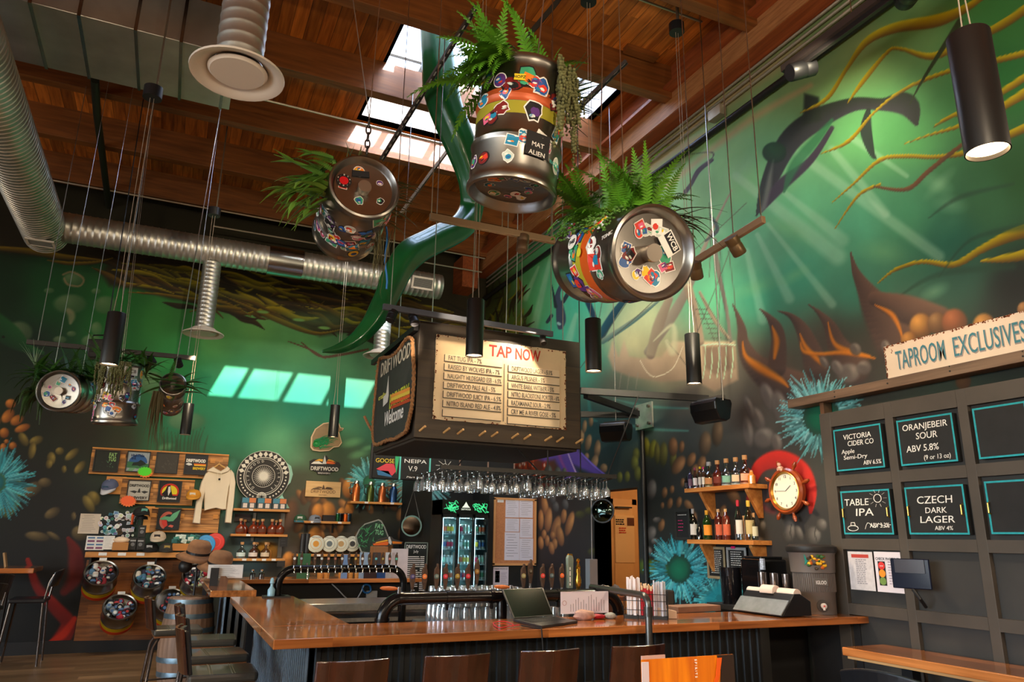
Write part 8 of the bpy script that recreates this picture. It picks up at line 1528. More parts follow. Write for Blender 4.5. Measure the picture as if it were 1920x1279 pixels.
for i, x in enumerate((600, 612, 640, 656, 670)): p = at(x, 1080, Y=9.95); solo(MB().lathe([(.035, 0), (.04, .05), (.015, .16), (0, .17)], (p[0], 9.95, 1.0701), EZ, 12), 'paper_cone', ['first', 'second', 'third', 'fourth', 'last'][i]+' of the yellow paper cones on the back counter under the taps', 'cone', mat((220, 150, 70), .6))
for i, x in enumerate((473, 490)): c = at(x, 1083, Y=10.0); bottle('small_jar', ['left', 'right'][i]+' little corked jar on the back counter near the side counter', (c[0], 10.0, 1.071), .035, .1, 'small', (190, 190, 190))
x0, x1, z0, z1 = rect(*c4(545, 898), *c4(727, 1200), 10.2); t = thing('menu_board', 'tall black chalkboard menu headed Driftwood on the back counter', 'chalkboard', ((x0+x1)/2, 10.2, z0)); MB().bx(x0, x1, 10.2, 10.22, 1.071, z1).build('board', mat((26, 32, 30), .7), t, bev=.002)
text('DRIFTWOOD', ((x0+x1)/2, 10.198, z1-.085), EX, EZ, .07, CHALK, t, width=(x1-x0)*.86); text('July', ((x0+x1)/2, 10.198, z1-.14), EX, EZ, .05, CHALK, t)
m_ = MB(); g = random.Random(5)
for i in range(18): zz = z1-.2-.026*i; m_.bx(x0+.05, x0+.05+g.uniform(.1, .2), 10.1975, 10.199, zz, zz+.012); m_.bx(x1-.1, x1-.04, 10.1975, 10.199, zz, zz+.012)
o = m_.build('chalk_lines', CHALK, t); MB().bx(x0-.004, x1+.004, 10.196, 10.2, z1-.012, z1).bx(x0-.004, x0+.008, 10.196, 10.2, 1.071, z1).bx(x1-.008, x1+.004, 10.196, 10.2, 1.071, z1).build('chalk_border', mat((120, 130, 120), .8), t)
# round hanging mirror on the side of the cooler block
c = at(772, 986, X=CBX-.17); t = thing('round_mirror', 'round mirror hanging from a chain on the dark side wall', 'mirror', c); c = Vector([float(v) for v in c]); R = .155; MN = Vector((-.42, -.9, -.1)); ms = Vector((.9, -.42, 0))
MB().lathe([(R*.86, .0), (R, .0), (R, .025), (R*.86, .025)], c, MN, 36).build('mirror_frame', mat((110, 140, 130), .5, .3), t, smooth=1); MB().lathe([(0, .012), (R*.87, .012)], c, MN, 36).build('mirror_glass', mat((96, 84, 74), .1, 1.), t)
top = c+EZ*.52+EX*.0; MB().tube([c+ms*(-R*.75)+EZ*(R*.62), top, c+ms*(R*.75)+EZ*(R*.62)], .006, 6).tube([top, (CBX-.002, top.y+.02, top.z+.01)], .008, 6).build('chain', mat((150, 150, 140), .4, .6), t)
# ================================================================ fridge, boards over it, notice board
Y0 = 9.86; x0, x1 = float(at(826, 1000, Y=Y0)[0]), float(at(916, 1000, Y=Y0)[0]); zt = float(at(870, 938, Y=Y0)[2]); zd = float(at(870, 966, Y=Y0)[2]); t = thing('drinks_fridge', 'tall three door drinks fridge glowing with cans behind the glasses', 'fridge', ((x0+x1)/2, 10, 0))
FB = mat((18, 19, 20), .4); MB().bx(x0, x1, Y0+.4, Y0+.44, 0, zt).bx(x0, x0+.02, Y0, Y0+.4, 0, zt).bx(x1-.02, x1, Y0, Y0+.4, 0, zt).bx(x0, x1, Y0, Y0+.4, 0, .2).bx(x0, x1, Y0, Y0+.4, zd, zt).build('cabinet', FB, t)
MB().bx(x0+.02, x1-.02, Y0+.38, Y0+.395, .2, zd).build('inner_back', mat((150, 190, 190), .5), t)
hd = MB().bx(x0+.01, x1-.01, Y0-.012, Y0, zd+.02, zt-.01).build('header_panel', mat((10, 16, 14), .3), t); g = random.Random(6)
for k in range(2):
 m_ = MB(); xc = x0+(x1-x0)*(.2+.6*k)
 for i in range(16): a = (xc+g.uniform(-.1, .1), Y0-.014, (zd+zt)/2+g.uniform(-.07, .07)); b = (xc+g.uniform(-.12, .12), Y0-.014, (zd+zt)/2+g.uniform(-.08, .08)); m_.tube(spline([a, ((a[0]+b[0])/2+g.uniform(-.05, .05), Y0-.014, (a[2]+b[2])/2+g.uniform(-.05, .05)), b], 4), .004, 5)
 m_.build('tentacle_art', mat((60, 200, 130), .5, emit=.8), hd)
m_ = MB(); xc = (x0+x1)/2; flat(m_, [(xc-.06, (zd+zt)/2-.0), (xc-.03, (zd+zt)/2+.03), (xc, (zd+zt)/2+.08), (xc+.03, (zd+zt)/2+.03), (xc+.06, (zd+zt)/2)], Y0-.013, .002); m_.build('logo_shape', mat((220, 230, 210), .5, emit=.6), hd); text('DRIFTWOOD', (xc, Y0-.015, (zd+zt)/2-.035), EX, EZ, .032, mat((220, 230, 210), .5, emit=.6), hd, width=.14)
dw = (x1-x0)/3; SHN = 'lowest second third fourth fifth sixth seventh top'.split()
for k in range(3):
 a, b = x0+dw*k+.004, x0+dw*(k+1)-.004; d = MB().bx(a, a+.016, Y0-.03, Y0-.003, .2, zd+.01).bx(b-.016, b, Y0-.03, Y0-.003, .2, zd+.01).bx(a, b, Y0-.03, Y0-.003, .2, .24).bx(a, b, Y0-.03, Y0-.003, zd-.03, zd+.01).build('door', FB, t); MB().bx(a+.016, b-.016, Y0-.018, Y0-.012, .24, zd-.03).build('door_glass', glassm((225, 240, 240)), d)
 MB().bx(b-.05, b-.04, Y0-.05, Y0-.03, .9, 1.4).build('handle', STEEL, d)
 for s in range(8):
  zz = .42+.205*s; MB().bx(a+.02, b-.02, Y0+.05, Y0+.37, zz-.012, zz).build('rack_shelf', mat((190, 200, 200), .4, .3), t)
  for i in range(4):
   if 1: cx_ = a+.045+.048*i; c_ = [(206, 214, 214), (70, 120, 90), (206, 96, 60), (220, 190, 60), (60, 90, 140), (190, 40, 80), (160, 200, 180)][(s*5+k*3+i//2) % 7]; o = MB().lathe([(.026, 0), (.028, .006), (.028, .11), (.022, .12), (0, .12)], (cx_, Y0+.09, zz), EZ, 10).lathe([(.0285, .03), (.0285, .09)], (cx_, Y0+.09, zz), EZ, 10, 1); solo(o, 'beer_can', 'beer can on the '+SHN[s]+' shelf behind the '+['left', 'middle', 'right'][k]+' fridge door', 'can', [STEEL, mat(c_, .4)], 'beer cans in the fridge, '+SHN[s]+' shelf, '+['left', 'middle', 'right'][k]+' door')
 MB().bx(a+.018, a+.034, Y0+.0, Y0+.02, .25, zd-.05).build('light_strip', mat((200, 235, 255), .5, emit=9. if k != 1 else 3.), t)
lamp('AREA', 'fridge tube light', ((x0+x1)/2, Y0+.08, zd-.04), 16, (.75, .95, 1), aim=((x0+x1)/2, Y0+.35, 0), shape='RECTANGLE', size=x1-x0-.1, size_y=.05)
# chalkboards along the top of the cooler
YC = 9.93; xs = [697, 749, 805, 861, 914, 963]; names = (('SRC GOOSE', 'leftmost chalkboard strip under the sign box with a red and blue goose'), ('NEIPA', 'chalkboard strip reading NEIPA V.9'), ('', 'chalkboard strip with a chalk doodle behind the glasses'), ('', 'chalkboard strip in the middle behind the glass rack'), ('SOUR', 'rightmost chalkboard strip reading SOUR'))
zc0 = float(at(720, 897, Y=YC)[2]); zc1 = zc0+.42; xr = [float(at(x, 880, Y=YC)[0]) for x in xs]
solo(MB().bx(xr[0]-.02, xr[-1]+.02, YC+.002, YC+.05, zc0-.01, zc1+.05), 'header_beam', 'dark wooden header behind the chalkboard strips', 'beam', DARK)
for i in range(5):
 a, b = xr[i]+.012, xr[i+1]-.012; t = thing('chalkboard', names[i][1], 'chalkboard', ((a+b)/2, YC, zc0)); MB().bx(a, b, YC-.018, YC, zc0, zc1).build('board', mat((24, 24, 24), .7), t); MB().bx(b, b+.022, YC-.026, YC, zc0-.01, zc1).build('divider', mat((90, 190, 180) if i < 2 else (150, 120, 100), .6), t)
 if i == 0:
  text('GOOSE', ((a+b)/2-.02, YC-.02, zc0+.21), EX, EZ, .08, mat((230, 200, 60), .9), t)
  for pts, c in (([(.05, .12), (.2, .2), (.32, .2), (.36, .1), (.3, .04)], (206, 70, 80)), ([(.08, .04), (.3, .02), (.24, .1), (.06, .1)], (60, 110, 150)), ([(.36, .06), (.4, .3), (.38, .36), (.33, .36), (.34, .2)], (60, 170, 110))): m_ = MB(); flat(m_, [(a+p[0]*.9, zc0+p[1]) for p in pts], YC-.0185, .001); m_.build('chalk_goose', mat(c, .9), t)
 if i == 1: text('NEIPA', ((a+b)/2, YC-.02, zc0+.225), EX, EZ, .075, CHALK, t, width=.32); text('V.9', ((a+b)/2-.03, YC-.02, zc0+.115), EX, EZ, .1, CHALK, t); text('ABV 6%', ((a+b)/2, YC-.02, zc0+.02), EX, EZ, .07, CHALK, t)
 if i == 2:
  m_ = MB(); cx_, cz_ = (a+b)/2, zc0+.2
  for k in range(9): an = k*.7; m_.tube([(cx_+.06*math.cos(an), YC-.02, cz_+.04*math.sin(an)), (cx_+.14*math.cos(an+.2), YC-.02, cz_+.1*math.sin(an+.2))], .003, 4)
  m_.lathe([(.04, .0), (.045, .0)], (cx_, YC-.02, cz_), -EY, 18).build('chalk_doodle', CHALK, t)
 if i == 4: text('SOUR', ((a+b)/2, YC-.02, zc0+.05), EX, EZ, .09, mat((220, 210, 170), .9), t)
# notice board
YN = 9.94; x0, x1, z0, z1 = rect(927, 934, 1003, 1059, YN); t = thing('notice_board', 'cork notice board with white papers beside the fridge', 'notice board', ((x0+x1)/2, YN, z0)); MB().bx(x0, x1, YN-.01, YN, z0, z1).build('cork', mat((186, 124, 80), .9, noise=.12, scale=60), t)
m_ = MB()
for a in ((x0-.01, x1+.01, z1-.02, z1+.01), (x0-.01, x1+.01, z0-.01, z0+.02), (x0-.01, x0+.02, z0, z1), (x1-.02, x1+.01, z0, z1)): m_.bx(a[0], a[1], YN-.02, YN-.002, a[2], a[3])
m_.build('wood_frame', mat((206, 150, 96), .5), t)
c5 = lambda x, y: (900+x/4.7375, 840+y/4.7375)
for (a, b, l) in (((228, 448), (345, 620), 'upper left'), ((350, 445), (468, 622), 'upper right'), ((225, 625), (347, 745), 'middle left'), ((355, 628), (468, 800), 'middle right'), ((220, 748), (348, 998), 'lower left'), ((352, 803), (470, 1000), 'lower right')): sheet('notice_paper', l+' white paper pinned on the cork board', (*c5(*a), *c5(*b)), YN-.012, mat((214, 210, 222), .8), 9, 'paper')
sheet('notice_paper', 'small white note at the top left of the cork board', (*c5(155, 455), *c5(210, 485)), YN-.012, PAPER, 2, 'paper')
def idposter(cs, Y, lab, axis='Y'):
 x0, x1, z0, z1 = rect(*cs, Y); t = thing('identification_poster', lab, 'poster', ((x0+x1)/2, Y, z0)); MB().bx(x0, x1, Y-.002, Y, z0, z1).build('sheet', mat((206, 196, 206), .7), t); w = x1-x0; h = z1-z0
 text('CHECK PHOTO ID', ((x0+x1)/2, Y-.003, z1-h*.15), EX, EZ, h*.09, INK, t, width=w*.85); MB().bx(x0+w*.12, x0+w*.42, Y-.004, Y-.002, z0+h*.15, z0+h*.78).build('signal_panel', INK, t)
 for k, c in enumerate(((110, 130, 60), (214, 140, 60), (196, 60, 60))): MB().lathe([(0, .004), (w*.11, .004)], (x0+w*.27, Y, z0+h*(.25+.21*k)), -EY, 18).build('signal_light', mat(c, .5), t)
 m_ = MB();
 for i in range(9): m_.bx(x0+w*.5, x0+w*(.9-.03*(i % 4)), Y-.003, Y-.002, z0+h*(.1+.07*i), z0+h*(.1+.07*i)+h*.015)
 m_.build('printed_lines', mat((120, 110, 130), .8), t)
idposter((925, 1063, 953, 1097), YN-.004, 'identification poster with traffic light print under the cork board')
c = at(1130, 958, X=W-.1); t = thing('convex_mirror', 'round convex mirror by the passage opening under the glasses', 'mirror', c); c = Vector([float(v) for v in c]); MB().lathe([(.135, 0), (.13, .02), (.1, .035), (.05, .045), (0, .048)], c, (-.75, -.66, 0), 32).build('mirror_dome', mat((70, 86, 80), .08, 1.), t, smooth=1); MB().lathe([(.13, -.01), (.148, -.005), (.148, .015), (.132, .015)], c, (-.75, -.66, 0), 32).build('mirror_rim', BLACK, t, smooth=1); MB().bar(c, (W-.002, c.y+.06, c.z), .03).build('mirror_arm', BLACK, t)
q = rect(1110, 1073, 1120, 1100, 7.2); solo(MB().cyl((W-.06, 8.3, 1.35), (W-.06, 8.3, 2.2), .006).bx(W-.12, W-.01, 8.25, 8.36, .95, 1.36), 'closer_box', 'grey box with a thin rod beside the passage opening', 'box', mat((150, 150, 152), .4, .4))
# ================================================================ right wall: shelves, clock, door panel
WSH = wood((176, 104, 44), (212, 142, 74), 'Y', .45); c6 = lambda x, y: (1180+x/4.126, 840+y/4.126)
def rshelf(lab, xa, ya, xb, yb, legs):
 X = W-.22; a = at(xa, ya, X=X); b = at(xb, yb, X=X); z = (float(a[2])+float(b[2]))/2; y1, y0 = float(a[1]), float(b[1]); t = thing('wall_shelf', lab, 'shelf', (W-.1, (y0+y1)/2, z-.04)); MB().bx(X, W-.001, y0, y1, z-.04, z).build('shelf_board', WSH, t, bev=.003)
 for f in legs: y = y1+(y0-y1)*f; MB().prism([(0, 0), (-.17, 0), (-.17, -.02), (-.03, -.26), (0, -.26)], (W-.001, y+.02, z-.04), EX, EZ, .04).build('bracket', WSH, t, bev=.003)
 return X, y0, y1, z
X, y0, y1, z = rshelf('upper wooden shelf of spirit bottles on the mural wall', 1283, 917, 1404, 906, (.2, .9))
def rb(x, yb, dx, lab, r, h, kind, col, lc=None, cc=(190, 140, 90), nm='spirit_bottle'): p = at(x, yb, X=W-.13-dx); bottle(nm, lab, (W-.13-dx, float(p[1]), z+.001), r, h, kind, col, lc, cc)
for a in ((1287, 912, 0, 'tiny black bitters bottle at the left of the upper shelf', .02, .13, 'small', (24, 20, 22), (60, 60, 70), (20, 20, 20)), (1295, 912, 0, 'dark purple bitters bottle on the upper shelf', .028, .2, 'square', (50, 40, 66), (120, 90, 110), (20, 20, 20)), (1304, 911, 0, 'pale pink bitters bottle on the upper shelf', .028, .21, 'small', (206, 190, 200), (230, 220, 224), (150, 60, 90)), (1314, 911, 0, 'paper wrapped bitters bottle with yellow cap', .03, .215, 'square', (60, 40, 30), (214, 206, 196), (226, 190, 30)), (1320, 911, .05, 'small bitters bottle with magenta cap behind the yellow capped one', .026, .2, 'square', (60, 40, 30), (214, 206, 196), (190, 40, 110)),
   (1331, 910, 0, 'round clear bottle with metal pourer on the upper shelf', .062, .25, 'round', (206, 196, 160), (190, 130, 80), (170, 170, 170)), (1347, 909, .03, 'round dark amber bottle on the upper shelf', .06, .25, 'round', (76, 24, 14), (110, 40, 26)), (1364, 909, 0, 'round clear bottle with teal label on the upper shelf', .062, .26, 'round', (206, 214, 214), (120, 170, 150)), (1382, 908, 0, 'round clear bottle with peach label on the upper shelf', .062, .26, 'round', (206, 214, 214), (206, 180, 150)), (1399, 906, .0, 'round corked bottle with pink label at the right of the upper shelf', .062, .27, 'round', (216, 160, 130), (226, 150, 120)), (1410, 905, .03, 'small amber jar at the right end of the upper shelf', .035, .12, 'small', (196, 120, 50))): rb(*a)
X, y0, y1, z = rshelf('lower wooden shelf of liquor bottles on the mural wall', 1288, 1012, 1412, 1013, (.16, .9))
for a in ((1301, 1010, 0, 'dark wine bottle with white label on the lower shelf', .04, .3, 'wine', (14, 16, 14), (206, 202, 200), (160, 160, 166)), (1312, 1010, .02, 'short black bottle beside the wine bottle', .03, .16, 'small', (16, 16, 20), None, (20, 20, 20)), (1327, 1010, 0, 'green herbal liqueur bottle with orange label', .045, .28, 'wine', (20, 50, 16), (220, 140, 40), (206, 150, 40)), (1349, 1011, .03, 'left bottle of the pair with orange brown labels', .04, .285, 'square', (70, 24, 16), (190, 90, 60), (190, 150, 110)), (1363, 1011, .03, 'right bottle of the pair with orange brown labels', .04, .285, 'square', (90, 34, 20), (190, 90, 60), (200, 160, 110)), (1387, 1011, .02, 'tall clear bottle with red topped pourer', .038, .36, 'tall', (206, 212, 212), (210, 206, 196), (180, 40, 60)), (1397, 1011, -.05, 'amber glass bottle behind the tall clear ones', .035, .22, 'square', (196, 140, 80), None), (1407, 1012, .04, 'square clear bottle with gold necked pourer on the lower shelf', .045, .35, 'tall', (214, 196, 150), (180, 160, 110), (206, 170, 60)), (1416, 1012, .02, 'slim clear bottle at the right end of the lower shelf', .03, .24, 'tall', (210, 214, 206), (190, 186, 160))): rb(*a)
def onwall(cs, X):
 P = [at(*c, X=X) for c in cs]; ys_ = [float(p[1]) for p in P]; zs_ = [float(p[2]) for p in P]; return max(ys_[0], ys_[3]) if 0 else (ys_[0]+ys_[3])/2, (ys_[1]+ys_[2])/2, (zs_[2]+zs_[3])/2, (zs_[0]+zs_[1])/2
def wboard(nm, lab, cs, X, m, cat, th=.02, frame_=None, fw=.02, bev=0):
 """flat board on the mural wall; returns thing and a mapper from unit coords to a point on its face"""
 yl, yr, z0, z1 = onwall(cs, X); t = thing(nm, lab, cat, (X, (yl+yr)/2, z0)); MB().bx(X, X+th, yr, yl, z0, z1).build('board', m, t)
 if frame_:
  mb = MB()
  for a in ((yr, yl, z1-fw, z1), (yr, yl, z0, z0+fw), (yr, yr+fw, z0+fw, z1-fw), (yl-fw, yl, z0+fw, z1-fw)): mb.bx(X-.008, X+th, a[0], a[1], a[2], a[3])
  mb.build('frame', frame_, t, bev=.002)
 return t, (lambda u, v, l=.0015: Vector((X-l, yl+(yr-yl)*u, z0+(z1-z0)*v))), abs(yl-yr), z1-z0
UY = Vector((0, -1, 0))
def chalkrows(t, P, w, h, n, seed, m=CHALK, x0=.14, x1=.86, y0=.12, y1=.85):
 g = random.Random(seed); mb = MB()
 for i in range(n):
  v = y1-(y1-y0)*i/n; u = x0
  while u < x1-.1: L = g.uniform(.05, .14); mb.add([P(u, v), P(min(u+L, x1), v), P(min(u+L, x1), v+.018), P(u, v+.018)], [(0, 1, 2, 3)]); u += L+.025
  if g.random() < .12: continue
 mb.build('chalk_lines', m, t)
t, P, w, h = wboard('framed_chalkboard', 'dark framed chalkboard with pink writing leaning behind the wine bottle', (c6(350, 475), c6(472, 470), c6(470, 710), c6(360, 718)), W-.04, SLATE, 'chalkboard', .02, mat((40, 40, 38), .6), .03); chalkrows(t, P, w, h, 1, 1, CHALK, .2, .8, .7, .8); chalkrows(t, P, w, h, 4, 2, mat((226, 50, 120), .8), .2, .6, .2, .62)
t, P, w, h = wboard('framed_chalkboard', 'tan framed chalkboard with cocktail list below the lower shelf', (c6(598, 765), c6(738, 765), c6(752, 1018), c6(610, 1008)), W-.03, SLATE, 'chalkboard', .02, mat((150, 134, 104), .6, noise=.2), .025); chalkrows(t, P, w, h, 12, 3, x0=.2, x1=.8)
t, P, w, h = wboard('framed_chalkboard', 'grey framed chalkboard with cocktail list and pink clip', (c6(752, 775), c6(900, 765), c6(922, 1032), c6(765, 1020)), W-.03, SLATE, 'chalkboard', .02, mat((150, 152, 154), .6, noise=.2), .025); chalkrows(t, P, w, h, 11, 4, x0=.2, x1=.8); p = P(.4, 1.0, .012); MB().box(p, (.01, .05, .02), (1, 0, 0), (0, 1, 0)).build('clip', mat((226, 30, 110), .5), t)
# ship wheel clock
c = at(1478, 921, X=W-.05); c = Vector([float(v) for v in c]); WD_ = mat((140, 62, 26), .25, noise=.15, scale=12, coat=.5); R = .2; t = thing('ship_wheel_clock', 'ship wheel clock with white dial beside the red painted tentacle', 'clock', c)
MB().lathe([(R*.78, .03), (R*.8, .045), (R*.92, .05), (R, .035), (R, .0), (R*.78, 0)], c, -EX, 44, cap=False).build('wheel_rim', WD_, t, smooth=1); MB().lathe([(R*.74, .03), (R*.8, .05), (R*.83, .047)], c, -EX, 44, cap=False).build('brass_bezel', GOLD, t, smooth=1); dial = MB().lathe([(0, .028), (R*.78, .028)], c, -EX, 40).build('dial', mat((226, 220, 204), .6), t)
for i in range(8):
 a = math.pi/4*i+.3; d = Vector((0, -math.cos(a), math.sin(a))); MB().lathe([(.016, R*.96), (.01, R*1.05), (.017, R*1.15), (.02, R*1.22), (.013, R*1.32), (.012, R*1.36), (0, R*1.38)], c+Vector((-.02, 0, 0)), d, 12).build('spoke_handle', WD_, t, smooth=1)
for i in range(12): a = math.pi/2-math.pi/6*(i+1); p = c+Vector((-.03, -math.cos(a)*R*.62, math.sin(a)*R*.62-.012)); text(str(i+1), p, UY, EZ, .034, INK, dial)
for a, L, ww in ((math.radians(36), .075, .006), (math.radians(178), .1, .005)): d = Vector((0, -math.cos(a), math.sin(a))); MB().bar(c+Vector((-.033, 0, 0)), c+Vector((-.033, 0, 0))+d*L, ww, .002).build('clock_hand', INK, dial)
p = at(1463, 880, X=W-.07); t = thing('figurine', 'small pale sailor figurine sitting on top of the wheel clock', 'figurine', p); p = Vector([float(v) for v in p]); MB().ball(p, (.03, .035, .03), 10, 7).ball(p+Vector((0, .012, .04)), .02, 10, 7).ball(p+Vector((-.02, -.035, -.01)), (.02, .02, .015), 8, 6).build('figure', mat((196, 150, 130), .5, noise=.3, scale=50), t, smooth=1)
# sliding door panel clad in dark wood, with chalkboard openings
DXF, DXP = 4.86, 4.9; DW = mat((70, 63, 56), .55, noise=.12, scale=4, bump=.1); DWP = mat((52, 50, 48), .6, noise=.12, scale=3)
YL = 4.47; cols_ = [4.36, 3.78, 3.2, 2.62, 2.04, 1.46]; rows_ = [(2.125, 2.52), (1.636, 2.041), (1.155, 1.555), (.67, 1.075), (.19, .59)]; ZT = 2.64
t = thing('sliding_door', 'dark panelled sliding door covering the right end of the mural wall', 'door', (DXP, 3, 0)); ow = .51
MB().bx(DXP, W-.005, .8, YL, .03, ZT).build('door_leaf', DWP, t)
mb = MB(); ye = [YL]
for y in cols_: ye += [y, y-ow]
ye += [.8]
for i in range(0, len(ye), 2): mb.bx(DXF, DXP, ye[i+1], ye[i], .03, ZT)
mb.build('stile', DW, t, bev=.003); mb = MB(); ze = [ZT]
for a, b in rows_: ze += [b, a]
ze += [.03]
for i in range(0, len(ze), 2):
 for y in cols_: mb.bx(DXF+.0005, DXP, y-ow, y, ze[i+1], ze[i])
mb.build('rail', DW, t)
a = at(1538, 768, X=DXF-.01); solo(MB().bx(DXF+.01, W-.01, float(a[1])-.02, float(a[1])+.02, ZT, ZT+.1), 'door_hanger', 'small metal roller hanger above the sliding door corner', 'hanger', mat((120, 90, 70), .4, .6))
TL2 = mat((36, 150, 160), .85, noise=.15, scale=30)
def cb(cs, lab, rows, k):
 yl, yr, z0, z1 = onwall(cs, DXF-.0); X = DXF-.012; t = thing('chalkboard', lab, 'chalkboard', (X, (yl+yr)/2, z0)); MB().bx(X, X+.05, yr, yl, z0, z1).build('board', SLATE, t, bev=.002); mb = MB(); f = .012
 for a in ((yr, yl, z1-f, z1), (yr, yl, z0, z0+f), (yr, yr+f, z0+f, z1-f), (yl-f, yl, z0+f, z1-f)): mb.bx(X-.001, X, a[0], a[1], a[2], a[3])
 mb.build('teal_border', TL2, t); w = yl-yr; h = z1-z0; P = lambda u, v: Vector((X-.0018, yl-w*u, z0+h*v))
 for s_, u, v, sz, wd in rows: text(s_, P(u, v), UY, EZ, h*sz, CHALK, t, width=w*wd, shear=.08)
 if k >= 3:
  for u in (.05, .95): MB().tube([P(u, .38)-EX*.0, P(u, .4)-EX*.018, P(u, .58)-EX*.018, P(u, .6)], .006, 8).build('brass_handle', GOLD, t, smooth=1)
 return t, P, w, h
cb(((1564, 807), (1652, 794), (1662, 876), (1572, 885)), 'chalkboard for Victoria Cider Co, upper left on the door', [('VICTORIA', .5, .73, .17, .58), ('CIDER CO', .56, .57, .17, .54), ('Apple', .28, .4, .14, .28), ('Semi-Dry', .42, .26, .14, .5), ('ABV 6.5%', .76, .1, .14, .36)], 0)
cb(((1681, 790), (1786, 774), (1799, 864), (1694, 875)), 'chalkboard reading Oranjebeir Sour 5.8%', [('ORANJEBEIR', .5, .75, .19, .8), ('SOUR', .52, .54, .2, .38), ('ABV 5.8%', .42, .28, .2, .58), ('(9 or 13 oz)', .66, .09, .14, .46)], 1)
cb(((1824, 767), (1925, 752), (1940, 852), (1839, 862)), 'blank chalkboard at the upper right edge of the view', [], 2)
t, P, w, h = cb(((1578, 922), (1668.6, 916.6), (1679, 1002.5), (1585, 1002)), 'chalkboard reading Table IPA with a chalk sun and waves', [('TABLE', .32, .66, .22, .5), ('IPA', .46, .42, .24, .36), ('ABV 3.3%', .74, .15, .15, .38)], 3)
mb = MB()
for k in range(10): a = k*.63; mb.bar(P(.76+.11*math.cos(a), .8+.13*math.sin(a)), P(.76+.18*math.cos(a), .8+.2*math.sin(a)), .004, .001)
pts = [P(.76+.075*math.cos(q), .8+.09*math.sin(q)) for q in [i*.42 for i in range(15)]]; mb.tube(pts, .003, 5, closed=True)
mb.tube([P(.45+.03*i, .12+.13*abs(math.sin(i*.45))+.04*math.sin(i)) for i in range(18)], .002, 5); mb.tube([P(.2+.11*math.cos(q), .14+.06*math.sin(q)) for q in [i*.45 for i in range(14)]], .003, 5, closed=True); mb.tube([P(.16, .2), P(.17, .27), P(.24, .27), P(.25, .2)], .003, 5); mb.build('chalk_drawing', CHALK, t)
cb(((1697.7, 914.4), (1807.6, 908), (1820.8, 1003), (1708, 1002)), 'chalkboard reading Czech Dark Lager', [('CZECH', .5, .64, .22, .6), ('DARK', .5, .44, .17, .36), ('LAGER', .5, .24, .2, .58), ('ABV 4%', .6, .09, .12, .3)], 4)
cb(((1846, 903.5), (1945, 897), (1962, 1002), (1862.4, 1001.6)), 'blank chalkboard at the right edge, second row', [], 5)
# ledge beam and sign above
XLB = 4.83; t = thing('ledge_beam', 'rough wooden ledge beam bolted across the mural above the door', 'beam', (XLB, 3, 2.74)); y0 = float(at(1476, 752, X=XLB)[1]); MB().bx(XLB, W-.005, .6, y0, 2.735, 2.81).build('beam', wood((92, 70, 52), (122, 96, 74), 'Y', .6), t, bev=.004)
for x, y in ((1565, 740), (1664, 715), (1781, 692), (1918, 664)):
 for dy, m_ in ((-5, CHROME), (4, BLACK)): p = at(x, y+dy, X=XLB); MB().cyl(p, (XLB-.004, p[1], p[2]), .006, n=8).lathe([(.007, 0), (.004, .005)], tuple(p), -EX, 8).build('screw', m_, t)
yl = float(at(1660, 680, X=XLB+.02)[1]); zb, zt_ = 2.812, 3.063; t = thing('metal_sign', 'rusty edged white metal sign reading Taproom Exclusive', 'sign', (XLB, yl-.5, zb)); MB().bx(XLB+.02, XLB+.03, yl-1.35, yl, zb, zt_).build('sign_plate', mat((216, 196, 174), .45, noise=.04), t)
g = random.Random(19); mb = MB()
for i in range(240):
 d_ = abs(g.gauss(0, .006)); k = g.random(); p = (yl-1.35*k, zt_-d_) if g.random() < .75 else ((yl-d_, zb+(zt_-zb)*g.random()) if g.random() < .7 else (yl-g.uniform(0, .08), zt_-g.uniform(0, .06))); r = g.uniform(.002, .008); mb.prism([(r*math.cos(q)*g.uniform(.6, 1.2), r*math.sin(q)) for q in [j*.9 for j in range(7)]], (XLB+.0195, p[0], p[1]), UY, EZ, -.0006)
mb.build('rust', mat((120, 60, 26), .9, noise=.3, scale=60), t)
p1 = at(1684, 697, X=XLB+.019); p2 = at(1776, 675, X=XLB+.019); text('TAPROOM', Vector((XLB+.0185, (p1[1]+p2[1])/2, zb+.05)), UY, EZ, .2, mat((150, 140, 136), .7), t, width=float(p1[1]-p2[1]), bold=.004); text('TAPROOM', Vector((XLB+.018, (p1[1]+p2[1])/2+.004, zb+.055)), UY, EZ, .2, mat((50, 116, 130), .6), t, width=float(p1[1]-p2[1]))
p1 = at(1791, 671, X=XLB+.019); p2 = at(1913, 644, X=XLB+.019); L = float(p1[1]-p2[1]); text('EXCLUSIVES', Vector((XLB+.0185, p1[1]-L*.555, zb+.05)), UY, EZ, .2, mat((150, 140, 136), .7), t, width=L*1.11, bold=.004); text('EXCLUSIVES', Vector((XLB+.018, p1[1]-L*.555+.004, zb+.055)), UY, EZ, .2, mat((50, 116, 130), .6), t, width=L*1.11)
